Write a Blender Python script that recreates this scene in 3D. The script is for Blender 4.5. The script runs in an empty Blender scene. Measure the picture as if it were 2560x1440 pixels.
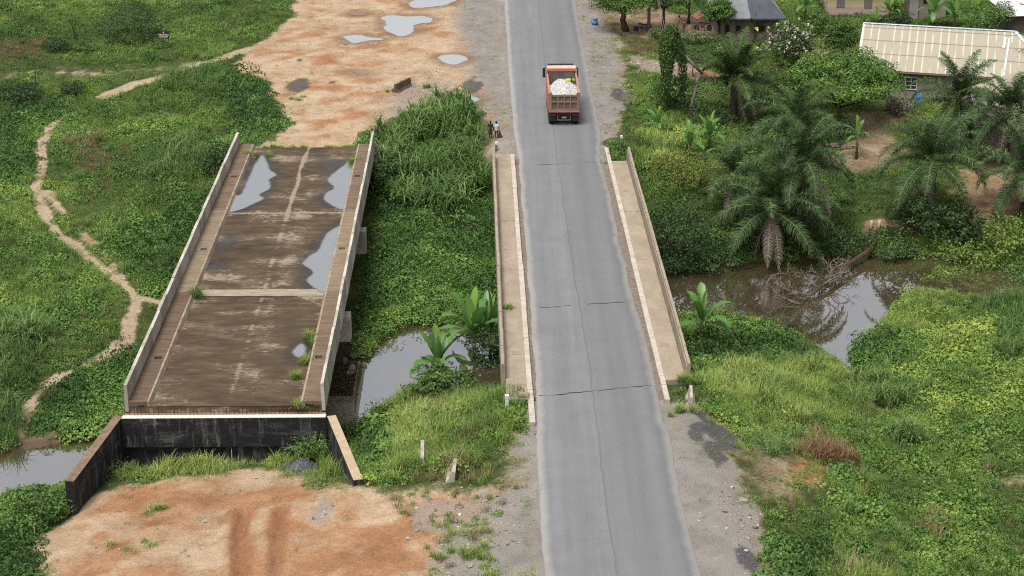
import bpy, math, random
import numpy as np
from mathutils import Vector, Matrix

SC = bpy.context.scene
COL = SC.collection
R = math.radians
rng = np.random.default_rng(7)
random.seed(7)

# ------------------------------------------------------------------ camera, sky, sun, exposure
FPX, CAM_H, PITCH = 4500.0, 41.5, math.atan(1770 / 4500)
CP, SP = math.cos(PITCH), math.sin(PITCH)
cam = bpy.data.cameras.new('camera')
cam.sensor_fit = 'HORIZONTAL'; cam.sensor_width = 36; cam.lens = 36 * FPX / 2560
cam.clip_start = 1; cam.clip_end = 6000
cam_o = bpy.data.objects.new('camera', cam); COL.objects.link(cam_o)
cam_o.location = (0, 0, CAM_H); cam_o.rotation_euler = (math.pi / 2 - PITCH, 0, 0)
SC.camera = cam_o

SUN_EL, SUN_AZ = R(68), R(215)          # azimuth clockwise from +Y: behind the camera, a little to the left
world = bpy.data.worlds.new('World'); SC.world = world; world.use_nodes = True
wn, wl = world.node_tree.nodes, world.node_tree.links
for n in list(wn): wn.remove(n)
w_out = wn.new('ShaderNodeOutputWorld'); w_bg = wn.new('ShaderNodeBackground')
sky = wn.new('ShaderNodeTexSky'); sky.sky_type = 'NISHITA'; sky.sun_disc = False
sky.sun_elevation = SUN_EL; sky.sun_rotation = SUN_AZ
sky.air_density = 1.0; sky.dust_density = 6.0; sky.ozone_density = 1.0
w_hs = wn.new('ShaderNodeHueSaturation'); w_hs.inputs['Saturation'].default_value = 0.22
w_bg.inputs['Strength'].default_value = 0.145
wl.new(sky.outputs[0], w_hs.inputs['Color']); wl.new(w_hs.outputs[0], w_bg.inputs[0]); wl.new(w_bg.outputs[0], w_out.inputs[0])

sun = bpy.data.lights.new('sun', 'SUN'); sun.energy = 2.7; sun.angle = R(20); sun.color = (1, 0.97, 0.92)
sun_o = bpy.data.objects.new('sun', sun); COL.objects.link(sun_o)
sun_o.rotation_euler = (math.pi / 2 - SUN_EL, 0, math.pi - SUN_AZ)   # lamp -Z points away from the sun's place
sd = Vector((math.sin(SUN_AZ) * math.cos(SUN_EL), math.cos(SUN_AZ) * math.cos(SUN_EL), math.sin(SUN_EL)))
sun_o.rotation_euler = sd.to_track_quat('Z', 'Y').to_euler()

SC.view_settings.view_transform = 'Standard'; SC.view_settings.look = 'None'
SC.view_settings.exposure = 0.42; SC.view_settings.gamma = 1; SC.view_settings.use_curve_mapping = False
SC.render.engine = 'CYCLES'
SC.cycles.max_bounces = 6; SC.cycles.diffuse_bounces = 3; SC.cycles.glossy_bounces = 3; SC.cycles.transmission_bounces = 3
SC.cycles.use_denoising = False; SC.cycles.filter_width = 1.15; SC.cycles.sample_clamp_indirect = 4.0

# ------------------------------------------------------------------ the surveyed view: picture point + height -> place
def W(px, py, z=0.0):
    xc, yc = (px - 1280) / FPX, (720 - py) / FPX
    d = (xc, CP + yc * SP, -SP + yc * CP)
    t = (CAM_H - z) / -d[2]
    return (d[0] * t, d[1] * t, z)

def ray_surface(px, py, f, add=0.0):
    xc, yc = (px - 1280) / FPX, (720 - py) / FPX
    d = (xc, CP + yc * SP, -SP + yc * CP)
    z = 0.0
    for _ in range(14):
        t = (CAM_H - z) / -d[2]
        z = z * 0.4 + 0.6 * (float(f(d[0] * t, d[1] * t)) + add)
    t = (CAM_H - z) / -d[2]
    return (d[0] * t, d[1] * t, z - add)

# ------------------------------------------------------------------ numeric helpers
def _hash(ix, iy, seed):
    h = (ix * 374761393 + iy * 668265263 + seed * 1442695041) & 0xFFFFFFFF
    h = ((h ^ (h >> 13)) * 1274126177) & 0xFFFFFFFF
    return ((h ^ (h >> 16)) & 0xFFFF) / 65535.0

def vnoise(x, y, seed=0):
    x = np.asarray(x, float); y = np.asarray(y, float)
    ix = np.floor(x).astype(np.int64); iy = np.floor(y).astype(np.int64)
    fx, fy = x - ix, y - iy
    fx = fx * fx * (3 - 2 * fx); fy = fy * fy * (3 - 2 * fy)
    a, b = _hash(ix, iy, seed), _hash(ix + 1, iy, seed)
    c, d = _hash(ix, iy + 1, seed), _hash(ix + 1, iy + 1, seed)
    return (a * (1 - fx) + b * fx) * (1 - fy) + (c * (1 - fx) + d * fx) * fy

def fbm(x, y, seed=0, oct=4):
    v, a, t = 0.0, 0.5, 0.0
    for o in range(oct):
        v = v + a * vnoise(np.asarray(x) * 2 ** o + 17.3 * o, np.asarray(y) * 2 ** o - 9.1 * o, seed + o); t += a; a *= 0.55
    return v / t

def sdist(X, Y, poly):
    """signed distance to a polygon, negative inside"""
    P = np.asarray(poly, float)[:, :2]; Q = np.roll(P, -1, axis=0)
    d2 = np.full(np.shape(X), 1e18); ins = np.zeros(np.shape(X), bool)
    for (ax, ay), (bx, by) in zip(P, Q):
        ex, ey = bx - ax, by - ay
        t = np.clip(((X - ax) * ex + (Y - ay) * ey) / (ex * ex + ey * ey + 1e-12), 0, 1)
        d2 = np.minimum(d2, (X - ax - t * ex) ** 2 + (Y - ay - t * ey) ** 2)
        c = ((ay > Y) != (by > Y))
        with np.errstate(divide='ignore', invalid='ignore'):
            xi = ax + (Y - ay) / (by - ay if by != ay else 1e-12) * ex
        ins ^= c & (X < xi)
    d = np.sqrt(d2)
    return np.where(ins, -d, d)

def pdist(X, Y, line):
    P = np.asarray(line, float)[:, :2]
    d2 = np.full(np.shape(X), 1e18)
    for (ax, ay), (bx, by) in zip(P[:-1], P[1:]):
        ex, ey = bx - ax, by - ay
        t = np.clip(((X - ax) * ex + (Y - ay) * ey) / (ex * ex + ey * ey + 1e-12), 0, 1)
        d2 = np.minimum(d2, (X - ax - t * ex) ** 2 + (Y - ay - t * ey) ** 2)
    return np.sqrt(d2)

def sstep(a, b, x):
    t = np.clip((x - a) / (b - a), 0, 1); return t * t * (3 - 2 * t)

# ------------------------------------------------------------------ scene helpers
def tag(o, label=None, cat=None, group=None, kind=None):
    if label: o['label'] = label
    if cat: o['category'] = cat
    if group: o['group'] = group
    if kind: o['kind'] = kind
    return o

def thing(name, label, cat, loc=(0, 0, 0), rz=0.0, group=None, kind=None):
    o = bpy.data.objects.new(name, None); COL.objects.link(o)
    o.empty_display_size = 0.3; o.location = loc; o.rotation_euler = (0, 0, rz)
    return tag(o, label, cat, group, kind)

def link(name, me, parent=None, loc=None, rot=None, scl=None):
    o = bpy.data.objects.new(name, me); COL.objects.link(o)
    if parent: o.parent = parent
    if loc is not None: o.location = loc
    if rot is not None: o.rotation_euler = rot
    if scl is not None: o.scale = scl if hasattr(scl, '__len__') else (scl,) * 3
    return o

def copy_tree(o, parent=None):
    c = o.copy(); COL.objects.link(c); c.parent = parent
    for ch in list(o.children): copy_tree(ch, c)
    return c

class MB:
    def __init__(s): s.v = []; s.f = []
    def _a(s, vs, fs):
        b = len(s.v); s.v += [tuple(v) for v in vs]; s.f += [tuple(i + b for i in f) for f in fs]
    def box(s, x0, x1, y0, y1, z0, z1, M=None, taper=None):
        vs = [(x, y, z) for z in (z0, z1) for y in (y0, y1) for x in (x0, x1)]
        if taper: vs = [(x, y, z) if i < 4 else taper(x, y, z) for i, (x, y, z) in enumerate(vs)]
        if M is not None: vs = [M @ Vector(v) for v in vs]
        s._a(vs, [(0, 2, 3, 1), (4, 5, 7, 6), (0, 1, 5, 4), (2, 6, 7, 3), (0, 4, 6, 2), (1, 3, 7, 5)]); return s
    def prism(s, poly, z0, z1, M=None):
        n = len(poly)
        vs = [(p[0], p[1], z0) for p in poly] + [(p[0], p[1], z1) for p in poly]
        if M is not None: vs = [M @ Vector(v) for v in vs]
        s._a(vs, [tuple(range(n - 1, -1, -1)), tuple(range(n, 2 * n))] + [(i, (i + 1) % n, n + (i + 1) % n, n + i) for i in range(n)]); return s
    def hull8(s, pts):      # eight corner points: four of the bottom, four of the top, same order
        s._a(pts, [(3, 2, 1, 0), (4, 5, 6, 7), (0, 1, 5, 4), (1, 2, 6, 5), (2, 3, 7, 6), (3, 0, 4, 7)]); return s
    def tube(s, path, rad, seg=6, cap=True):
        path = [Vector(p) for p in path]; n = len(path)
        if not hasattr(rad, '__len__'): rad = [rad] * n
        b = len(s.v); up = None
        for i, p in enumerate(path):
            d = (path[min(i + 1, n - 1)] - path[max(i - 1, 0)])
            d = d.normalized() if d.length > 1e-9 else Vector((0, 0, 1))
            if up is None: up = Vector((1, 0, 0)) if abs(d.x) < 0.8 else Vector((0, 1, 0))
            a = (up - d * up.dot(d)).normalized(); c = d.cross(a); up = a
            for k in range(seg):
                t = 2 * math.pi * k / seg
                s.v.append(tuple(p + (a * math.cos(t) + c * math.sin(t)) * rad[i]))
        for i in range(n - 1):
            for k in range(seg):
                k2 = (k + 1) % seg
                s.f.append((b + i * seg + k, b + i * seg + k2, b + (i + 1) * seg + k2, b + (i + 1) * seg + k))
        if cap:
            s.f.append(tuple(b + k for k in range(seg - 1, -1, -1))); s.f.append(tuple(b + (n - 1) * seg + k for k in range(seg)))
        return s
    def lathe(s, prof, seg=16, M=None):     # profile of (r, z)
        b = len(s.v); n = len(prof)
        for r, z in prof:
            for k in range(seg):
                t = 2 * math.pi * k / seg
                v = Vector((r * math.cos(t), r * math.sin(t), z))
                s.v.append(tuple(M @ v if M is not None else v))
        for i in range(n - 1):
            for k in range(seg):
                k2 = (k + 1) % seg
                s.f.append((b + i * seg + k, b + i * seg + k2, b + (i + 1) * seg + k2, b + (i + 1) * seg + k))
        s.f.append(tuple(b + k for k in range(seg - 1, -1, -1))); s.f.append(tuple(b + (n - 1) * seg + k for k in range(seg)))
        return s
    def mesh(s, name, mat, smooth=False):
        me = bpy.data.meshes.new(name); me.from_pydata(s.v, [], s.f)
        if mat: me.materials.append(mat)
        if smooth: me.polygons.foreach_set('use_smooth', [True] * len(me.polygons))
        me.update(); return me
    def build(s, name, mat, parent=None, smooth=False, **k):
        return link(name, s.mesh(name, mat, smooth), parent, **k)

def np_mesh(name, V, F, mat, attrs=None, smooth=False):
    """V (n,3), F (m,k) with k = 3 or 4"""
    V = np.asarray(V, np.float32); F = np.asarray(F, np.int32)
    me = bpy.data.meshes.new(name)
    me.vertices.add(len(V)); me.vertices.foreach_set('co', V.ravel())
    k = F.shape[1]
    me.loops.add(F.size); me.loops.foreach_set('vertex_index', F.ravel())
    me.polygons.add(len(F)); me.polygons.foreach_set('loop_start', np.arange(len(F), dtype=np.int32) * k)
    try: me.polygons.foreach_set('loop_total', np.full(len(F), k, np.int32))
    except Exception: pass
    if smooth: me.polygons.foreach_set('use_smooth', np.ones(len(F), bool))
    if attrs:
        for an, av in attrs.items():
            av = np.asarray(av, np.float32)
            if av.ndim == 1:
                a = me.attributes.new(an, 'FLOAT', 'POINT'); a.data.foreach_set('value', av)
            else:
                a = me.attributes.new(an, 'FLOAT_COLOR', 'POINT')
                c = np.ones((len(V), 4), np.float32); c[:, :av.shape[1]] = av; a.data.foreach_set('color', c.ravel())
    if mat: me.materials.append(mat)
    me.update(calc_edges=True); me.validate(); return me

# ------------------------------------------------------------------ material helpers
class NT:
    def __init__(s, name):
        m = bpy.data.materials.new(name); m.use_nodes = True
        s.m = m; s.n = m.node_tree.nodes; s.l = m.node_tree.links
        s.p = s.n['Principled BSDF']; s.out = s.n['Material Output']
        s._pos = None
    def node(s, t, **k):
        n = s.n.new(t)
        for a, b in k.items(): setattr(n, a, b)
        return n
    def sock(s, n, i, v):
        if v is None: return
        if hasattr(v, 'is_output'): s.l.new(v, n.inputs[i])
        else: n.inputs[i].default_value = v if not (isinstance(v, tuple) and len(v) == 3 and n.inputs[i].type == 'RGBA') else (*v, 1)
    def pos(s, stretch=None, obj=True):
        tc = s.node('ShaderNodeTexCoord').outputs['Object'] if obj else s.node('ShaderNodeNewGeometry').outputs['Position']
        if stretch:
            mp = s.node('ShaderNodeMapping'); s.l.new(tc, mp.inputs[0]); mp.inputs['Scale'].default_value = stretch
            return mp.outputs[0]
        return tc
    def noise(s, scale, vec=None, detail=4, rough=0.6, dist=0.0):
        n = s.node('ShaderNodeTexNoise'); n.inputs['Scale'].default_value = scale; n.inputs['Detail'].default_value = detail
        n.inputs['Roughness'].default_value = rough; n.inputs['Distortion'].default_value = dist
        if vec is not None: s.l.new(vec, n.inputs['Vector'])
        return n.outputs['Fac']
    def voro(s, scale, vec=None, out='Distance'):
        n = s.node('ShaderNodeTexVoronoi'); n.inputs['Scale'].default_value = scale
        if vec is not None: s.l.new(vec, n.inputs['Vector'])
        return n.outputs[out]
    def math(s, op, a, b=None, clamp=False):
        n = s.node('ShaderNodeMath', operation=op, use_clamp=clamp); s.sock(n, 0, a); s.sock(n, 1, b); return n.outputs[0]
    def step(s, x, a, b):
        n = s.node('ShaderNodeMapRange', interpolation_type='SMOOTHSTEP'); s.sock(n, 0, x)
        n.inputs[1].default_value = a; n.inputs[2].default_value = b; return n.outputs[0]
    def mix(s, f, a, b, blend='MIX'):
        n = s.node('ShaderNodeMix', data_type='RGBA', blend_type=blend)
        s.sock(n, 0, f); s.sock(n, 6, a); s.sock(n, 7, b); return n.outputs[2]
    def ramp(s, f, stops):
        n = s.node('ShaderNodeValToRGB'); s.l.new(f, n.inputs[0]); e = n.color_ramp.elements
        while len(e) < len(stops): e.new(0.5)
        for x, (p, c) in zip(e, stops): x.position = p; x.color = (*c, 1)
        return n.outputs[0]
    def attr(s, name, kind='GEOMETRY', out='Fac'):
        n = s.node('ShaderNodeAttribute', attribute_name=name, attribute_type=kind); return n.outputs[out]
    def xyz(s, v):
        n = s.node('ShaderNodeSeparateXYZ'); s.l.new(v, n.inputs[0]); return n.outputs
    def bump(s, h, strength=0.4, dist=0.05):
        n = s.node('ShaderNodeBump'); n.inputs['Strength'].default_value = strength; n.inputs['Distance'].default_value = dist
        s.l.new(h, n.inputs['Height']); s.l.new(n.outputs[0], s.p.inputs['Normal']); return s
    def done(s, color=None, rough=0.8, spec=0.3, metal=0.0, k=0.68):
        if color is not None and k != 1: color = s.mix(1.0, color, (k, k, k), 'MULTIPLY')      # real-world albedo level
        s.sock(s.p, 'Base Color', color); s.sock(s.p, 'Roughness', rough)
        s.p.inputs['Specular IOR Level'].default_value = spec; s.p.inputs['Metallic'].default_value = metal
        return s.m

def plain(name, c1, c2=None, scale=3.0, rough=0.7, spec=0.3, metal=0.0, bump=0.0, stretch=None, lo=0.35, hi=0.65):
    t = NT(name); v = t.pos(stretch)
    c2 = c2 or tuple(x * 0.75 for x in c1)
    n = t.noise(scale, v, 5)
    col = t.mix(t.step(n, lo, hi), c1, c2)
    if bump: t.bump(t.noise(scale * 4, v, 3), bump, 0.03)
    return t.done(col, rough, spec, metal)
# ------------------------------------------------------------------ roads and bridges: surveyed lines
ROAD_L = [(1240, -420), (1250, -200), (1260, 0), (1270, 150), (1284, 330), (1291, 370), (1297, 407), (1299, 450), (1303, 490), (1309, 560), (1317, 660), (1325, 760), (1332, 865), (1343, 980), (1341, 1095), (1345, 1200), (1352, 1320), (1362, 1440), (1376, 1600), (1396, 1850)]
ROAD_R = [(1385, -420), (1410, -200), (1437, 0), (1465, 150), (1500, 330), (1501, 370), (1503, 407), (1516, 450), (1524, 490), (1538, 560), (1563, 660), (1587, 760), (1616, 865), (1641, 980), (1676, 1095), (1693, 1200), (1722, 1320), (1753, 1440), (1793, 1600), (1856, 1850)]
roadL = [W(*p) for p in ROAD_L]; roadR = [W(*p) for p in ROAD_R]
def road_x(Yv):
    Yv = np.asarray(Yv, float)
    l = np.array(sorted([(p[1], p[0]) for p in roadL])); r = np.array(sorted([(p[1], p[0]) for p in roadR]))
    return np.interp(Yv, l[:, 0], l[:, 1]), np.interp(Yv, r[:, 0], r[:, 1])
RB_Y0, RB_Y1 = 90.4, 132.6         # the road bridge
LB_Y0, LB_Y1 = 88.1, 135.7         # the unfinished bridge
ZW = -5.0                          # river level

RIVER = [W(x, y, ZW) for x, y in [
    (-500, 1150), (0, 1140), (70, 1122), (150, 1108), (260, 1096), (420, 1040), (640, 975), (820, 925), (862, 892), (905, 905), (940, 868), (985, 830), (1060, 808), (1130, 815), (1180, 842), (1250, 842),
    (1420, 760), (1640, 690), (1800, 672), (2000, 655), (2160, 645), (2300, 648), (2400, 640), (2600, 600), (3200, 560),
    (3200, 760), (2600, 772), (2480, 758), (2360, 742), (2265, 735), (2235, 775), (2190, 820), (2135, 862), (2122, 900), (2160, 965), (2215, 1040), (2190, 1030), (2140, 960), (2085, 900), (1985, 842), (1890, 806), (1820, 800), (1700, 800),
    (1450, 880), (1300, 960), (1180, 985), (1060, 995), (990, 1000), (930, 1030), (880, 1085), (830, 1160), (800, 1200), (300, 1212), (215, 1240), (90, 1236), (0, 1248), (-500, 1275)]]

CTRL = [  # picture x, picture y, ground height
    (-300, -300, -.5), (0, 0, -.6), (300, 60, -.7), (600, 40, -.25), (100, 130, -1.0), (420, 130, -.7), (600, 125, -.35), (0, 185, -1.2), (250, 185, -1.0), (0, 300, -1.7),
    (500, 215, -.8), (570, 260, -.6), (640, 215, -.25), (700, 300, -.2), (620, 350, -.5), (450, 330, -1.5), (300, 300, -1.9), (140, 320, -2.2), (90, 430, -2.6), (250, 430, -2.3), (400, 430, -2.2), (520, 430, -2.2),
    (100, 540, -2.8), (300, 560, -2.7), (430, 560, -2.9), (0, 650, -2.9), (200, 640, -3.0), (340, 740, -3.4), (420, 680, -3.3), (150, 780, -3.2), (0, 850, -3.3), (320, 850, -3.7), (200, 920, -3.7), (60, 1000, -4.1), (150, 1030, -4.2), (280, 1000, -4.3), (40, 1085, -4.7),
    (-300, 700, -2.9), (-300, 1000, -3.6), (-300, 1400, -3), (-300, 300, -1.8),
    (800, 0, -.1), (1000, 0, -.08), (1150, 0, -.08), (800, 120, -.12), (1000, 150, -.1), (1150, 150, -.1), (760, 240, -.12), (900, 240, -.12), (1050, 220, -.1), (770, 350, -.1), (880, 350, -.1), (700, 362, -.12), (640, 364, -.5),
    (1080, 270, -.25), (1160, 250, -.2), (1200, 300, -.15), (1000, 310, -.35), (950, 345, -.7), (960, 400, -2.0), (1080, 380, -1.3), (1200, 380, -.9), (1220, 450, -2.0), (1100, 480, -2.6), (980, 520, -3.2), (1200, 560, -3.2), (1050, 620, -3.7), (930, 680, -4.1), (1200, 700, -4.1), (1050, 760, -4.5),
    (760, 500, -3.0), (760, 640, -4.0), (600, 500, -3.0), (500, 700, -3.8), (700, 800, -4.7), (400, 880, -4.2),
    (1400, 480, -3.0), (1400, 600, -4.2), (1400, 420, -1.6),
    (400, 1165, -2.75), (600, 1150, -2.75), (780, 1165, -2.6), (300, 1180, -2.7), (230, 1255, -2.4), (330, 1260, -2.2), (500, 1230, -2.1), (700, 1230, -1.9), (888, 1214, -.62), (850, 1190, -1.4), (190, 1300, -2.3), (400, 1330, -1.7), (650, 1330, -1.4), (900, 1300, -1.1), (1050, 1260, -.75), (1180, 1250, -.4), (1280, 1200, -.15),
    (120, 1340, -2.6), (0, 1320, -3.9), (0, 1290, -4.4), (60, 1440, -2.4), (300, 1440, -1.4), (600, 1440, -1.0), (900, 1440, -.6), (1150, 1440, -.2), (1280, 1350, -.1), (1300, 1440, -.1), (1250, 1600, -.1), (600, 1700, -.7), (0, 1700, -2.0),
    (1290, 1100, -.2), (1200, 1120, -.7), (1080, 1130, -1.5), (950, 1150, -2.4), (880, 1150, -3.2), (1240, 1040, -1.2), (1120, 1060, -2.6), (1000, 1050, -3.7), (1200, 990, -2.9), (1080, 1000, -4.2),
    (1450, 950, -3.2), (1450, 1000, -1.4), (1560, 990, -1.4),
    (1560, 100, -.15), (1600, 200, -.3), (1580, 300, -.3), (1560, 345, -.2), (1650, 130, -.5), (1700, 60, -.35), (1560, 20, -.2), (1850, 80, -.6), (2000, 120, -.9), (2200, 30, -.9), (2450, 30, -1.0), (2560, 90, -1.2), (2700, 200, -1.5), (2100, 160, -1.1), (2250, 260, -1.3), (2400, 300, -1.5), (2560, 330, -1.7),
    (1700, 230, -.9), (1800, 310, -1.3), (1950, 300, -1.5), (1620, 390, -1.1), (1640, 480, -2.2), (1700, 400, -1.6), (1760, 480, -2.3), (1680, 580, -3.3), (1760, 640, -3.9), (1850, 560, -3.1), (1900, 640, -4.0), (2000, 560, -3.1), (2000, 420, -2.2), (2100, 380, -1.9), (2200, 350, -1.7), (2200, 480, -2.4), (2120, 600, -3.6), (2230, 590, -3.3), (2350, 610, -3.7), (2350, 480, -2.5), (2500, 480, -2.5), (2450, 600, -3.6), (2560, 560, -3.4), (2750, 480, -2.6),
    (1720, 860, -4.2), (1800, 850, -4.3), (1760, 940, -2.9), (1900, 900, -4.0), (1860, 980, -3.2), (2020, 940, -3.9), (2000, 1020, -3.4), (2120, 1060, -3.8), (1730, 1010, -.45), (1705, 975, -.15), (1760, 990, -1.3), (1800, 1040, -1.4), (1900, 1080, -2.4), (2000, 1110, -2.9), (1760, 1100, -.35), (1850, 1120, -.7), (1860, 1200, -.6), (1960, 1180, -1.1), (2060, 1200, -1.8), (2200, 1180, -3.3), (1900, 1300, -.5), (2020, 1330, -1.2), (2200, 1320, -2.4), (1940, 1440, -.35), (2100, 1440, -1.3), (2300, 1440, -2.3), (2560, 1440, -2.8),
    (2240, 1060, -4.1), (2200, 960, -4.1), (2180, 890, -4.3), (2300, 850, -4.1), (2260, 800, -4.5), (2400, 800, -4.2), (2540, 800, -4.2), (2400, 960, -3.7), (2560, 950, -3.6), (2400, 1120, -3.5), (2560, 1200, -3.1), (2800, 900, -3.8), (2800, 1300, -3), (2400, 1290, -2.9), (1900, 1700, -.3), (2500, 1800, -2.2),
    (1500, -400, 0), (900, -400, -.1), (2200, -300, -.6), (3000, -200, -1), (3200, 500, -2.5),
]
cw = np.array([W(*c) for c in CTRL]); nC = len(cw)
_d = np.sqrt(((cw[:, None, :2] - cw[None, :, :2]) ** 2).sum(-1))
_A = np.zeros((nC + 3, nC + 3)); _A[:nC, :nC] = _d - 0.15 * np.eye(nC)
_A[:nC, nC] = 1; _A[:nC, nC + 1:] = cw[:, :2] / 100; _A[nC, :nC] = 1; _A[nC + 1:, :nC] = cw[:, :2].T / 100
_w = np.linalg.solve(_A, np.concatenate([cw[:, 2], [0, 0, 0]]))
def base_h(X, Y):
    X = np.asarray(X, float); Y = np.asarray(Y, float)
    z = _w[nC] + _w[nC + 1] * X / 100 + _w[nC + 2] * Y / 100
    for i in range(nC): z = z + _w[i] * np.sqrt((X - cw[i, 0]) ** 2 + (Y - cw[i, 1]) ** 2)
    return z

PUDDLES = [  # picture outlines of the puddles on the cleared ground
    ([(1016, 12), (1026, 2), (1060, -12), (1120, -18), (1150, -8), (1135, 6), (1100, 16), (1060, 20), (1030, 20)], 'bright puddle cut by the top edge of the photo'),
    ([(948, 45), (962, 38), (990, 37), (1020, 40), (1060, 40), (1085, 46), (1080, 56), (1050, 60), (1036, 66), (1038, 80), (1015, 90), (995, 91), (975, 83), (955, 72), (960, 60), (956, 52)], 'largest bright lobed puddle on the orange ground'),
    ([(853, 92), (875, 87), (900, 86), (930, 92), (962, 96), (955, 101), (920, 103), (890, 108), (870, 106), (858, 98)], 'bright puddle with a weedy far edge on the orange ground'),
    ([(1088, 145), (1098, 138), (1125, 135), (1155, 137), (1171, 147), (1160, 155), (1140, 162), (1110, 157)], 'bright oval puddle near the road shoulder'),
    ([(1126, 232), (1140, 228), (1165, 230), (1190, 240), (1207, 248), (1190, 256), (1172, 262), (1160, 250), (1140, 244)], 'bright puddle behind the tall cane grass'),
    ([(868, 33), (885, 28), (912, 28), (920, 34), (905, 39), (880, 40)], 'small muddy red puddle on the orange ground'),
    ([(878, 180), (893, 178), (921, 183), (918, 187), (895, 188)], 'small reddish wet hollow on the orange ground'),
]
PUD = []
for outl, lab in PUDDLES:
    q = [W(x, y, -0.1) for x, y in outl]
    PUD.append((np.array([(p[0], p[1]) for p in q]), lab))

RUTS = [[(612, 1262), (600, 1320), (600, 1380), (604, 1460), (610, 1560)], [(703, 1272), (697, 1340), (693, 1400), (692, 1460), (690, 1560)]]
rutw = [[W(x, y, -1.3) for x, y in r] for r in RUTS]

def height(X, Y):
    X = np.asarray(X, float); Y = np.asarray(Y, float)
    z = base_h(X, Y)
    z = np.maximum(z, -4.85)
    # hummocks
    z = z + (fbm(X / 5.5, Y / 5.5, 3, 3) - .5) * .5 * sstep(-0.4, -1.6, z) + (fbm(X / 1.6, Y / 1.6, 9, 3) - .5) * .16 * sstep(-0.1, -0.8, z)
    z = z + (fbm(X / 2.2, Y / 2.2, 21, 3) - .5) * .10
    # river
    d = sdist(X, Y, RIVER)
    zr = np.where(d < 0, ZW - np.minimum(1.3, -d * .7) - .03, ZW + .05 + d * .35)
    k = sstep(0, 2.6, d); z = np.where(d < 0, zr, zr * (1 - k) + z * k)
    # road bed
    l, r = road_x(Y)
    off = np.maximum(l - 1.0 - X, X - r - 1.0)
    on = np.maximum(sstep(91.9, 91.3, Y), sstep(RB_Y1 - 0.6, RB_Y1 + 0.2, Y))
    k = (1 - sstep(0, 2.2, off)) * on
    z = z * (1 - k) + (-0.06 + (fbm(X * .9, Y * .9, 5, 2) - .5) * .04) * k
    # nothing may poke through the two decks
    under = (np.abs(Y - 112.0) < 20.1) & (X > l - 2.5) & (X < r + 2.5)
    z = np.where(under, np.minimum(z, -1.2), z)
    lb = (Y > LB_Y0 - .05) & (Y < LB_Y1 - .6) & (X > -22.4) & (X < -9.4)
    z = np.where(lb, np.minimum(z, -1.3), z)
    # cleared approach to the unfinished bridge
    ap = (1 - sstep(0, 1.5, np.abs(X + 16.1) - 4.2)) * sstep(LB_Y1 - .3, LB_Y1 + .2, Y) * (1 - sstep(145, 150, Y))
    z = z * (1 - ap) + -0.08 * ap
    for q, _ in PUD:
        d = sdist(X, Y, q); k = 1 - sstep(0.2, 2.4, d)
        z = z * (1 - k) + (-0.115 - .06 * sstep(.2, -.8, d)) * k
    for rw in rutw:
        d = pdist(X, Y, rw)
        fo = .6 + .8 * fbm(X * .8, Y * .5, 61, 2)
        z = z - .34 * fo * np.exp(-(d / .27) ** 2) + .17 * fo * np.exp(-((d - .58) / .24) ** 2)
    return z

def axis_coords(segs):
    out = [segs[0][0]]
    for a, b, s in segs:
        n = max(1, int(round((b - a) / s))); out += list(a + (b - a) * (np.arange(1, n + 1) / n))
    return np.array(out)
gx = axis_coords([(-1500, -600, 300), (-600, -200, 100), (-200, -90, 22), (-90, -60, 3), (-60, -26, .34), (-26, 26, .26), (26, 60, .34), (60, 90, 3), (90, 200, 22), (200, 600, 100), (600, 1500, 300)])
gy = axis_coords([(-800, 0, 200), (0, 50, 12), (50, 64, 1.4), (64, 100, .24), (100, 140, .36), (140, 200, .5), (200, 230, 3), (230, 400, 24), (400, 1000, 120), (1000, 3000, 400)])
GX, GY = np.meshgrid(gx, gy)
GZ = height(GX, GY)
far_k = sstep(60, 250, np.abs(GX)) + sstep(200, 320, GY) + sstep(50, 0, GY)
GZ = np.where(far_k > 0, GZ * (1 - np.clip(far_k, 0, 1)) + (-1.0) * np.clip(far_k, 0, 1), GZ)
def hs(x, y):
    """ground height, bilinear from the built sheet"""
    x = np.asarray(x, float); y = np.asarray(y, float)
    i = np.clip(np.searchsorted(gx, x) - 1, 0, len(gx) - 2); j = np.clip(np.searchsorted(gy, y) - 1, 0, len(gy) - 2)
    u = (x - gx[i]) / (gx[i + 1] - gx[i]); v = (y - gy[j]) / (gy[j + 1] - gy[j])
    return (GZ[j, i] * (1 - u) + GZ[j, i + 1] * u) * (1 - v) + (GZ[j + 1, i] * (1 - u) + GZ[j + 1, i + 1] * u) * v
def G(px, py, up=0.0):
    """the ground point whose spot `up` metres above shows at the picture point"""
    return ray_surface(px, py, hs, up)
def GP(pts): return [G(x, y) for x, y in pts]

# ------------------------------------------------------------------ what the ground is made of
Z_DIRT_FAR = GP([(742, -90), (735, 40), (690, 80), (640, 105), (612, 124), (590, 170), (620, 192), (680, 212), (665, 240), (700, 272), (732, 308), (705, 342), (650, 362), (640, 376), (890, 376), (905, 345), (955, 330), (968, 300), (1010, 285), (1050, 262), (1090, 252), (1125, 246), (1178, 262), (1203, 300), (1222, 330), (1236, 395), (1290, 395), (1262, -90)])
Z_GRAV_L = GP([(1150, -90), (1140, 60), (1168, 150), (1196, 230), (1218, 330), (1236, 395), (1292, 395), (1262, -90)])
Z_GRAV_R = GP([(1437, -90), (1445, 40), (1500, 350), (1556, 352), (1548, 300), (1572, 232), (1548, 140), (1542, 85), (1512, 30), (1480, -90)])
Z_NEAR_R = GP([(1660, 1015), (1705, 1005), (1745, 1030), (1800, 1068), (1858, 1110), (1835, 1180), (1880, 1245), (1900, 1330), (1915, 1560), (1770, 1560), (1690, 1200)])
Z_NEAR_L = GP([(1342, 1062), (1300, 1095), (1276, 1140), (1272, 1210), (1215, 1270), (1160, 1330), (1100, 1380), (1090, 1580), (1375, 1580), (1346, 1200)])
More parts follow.
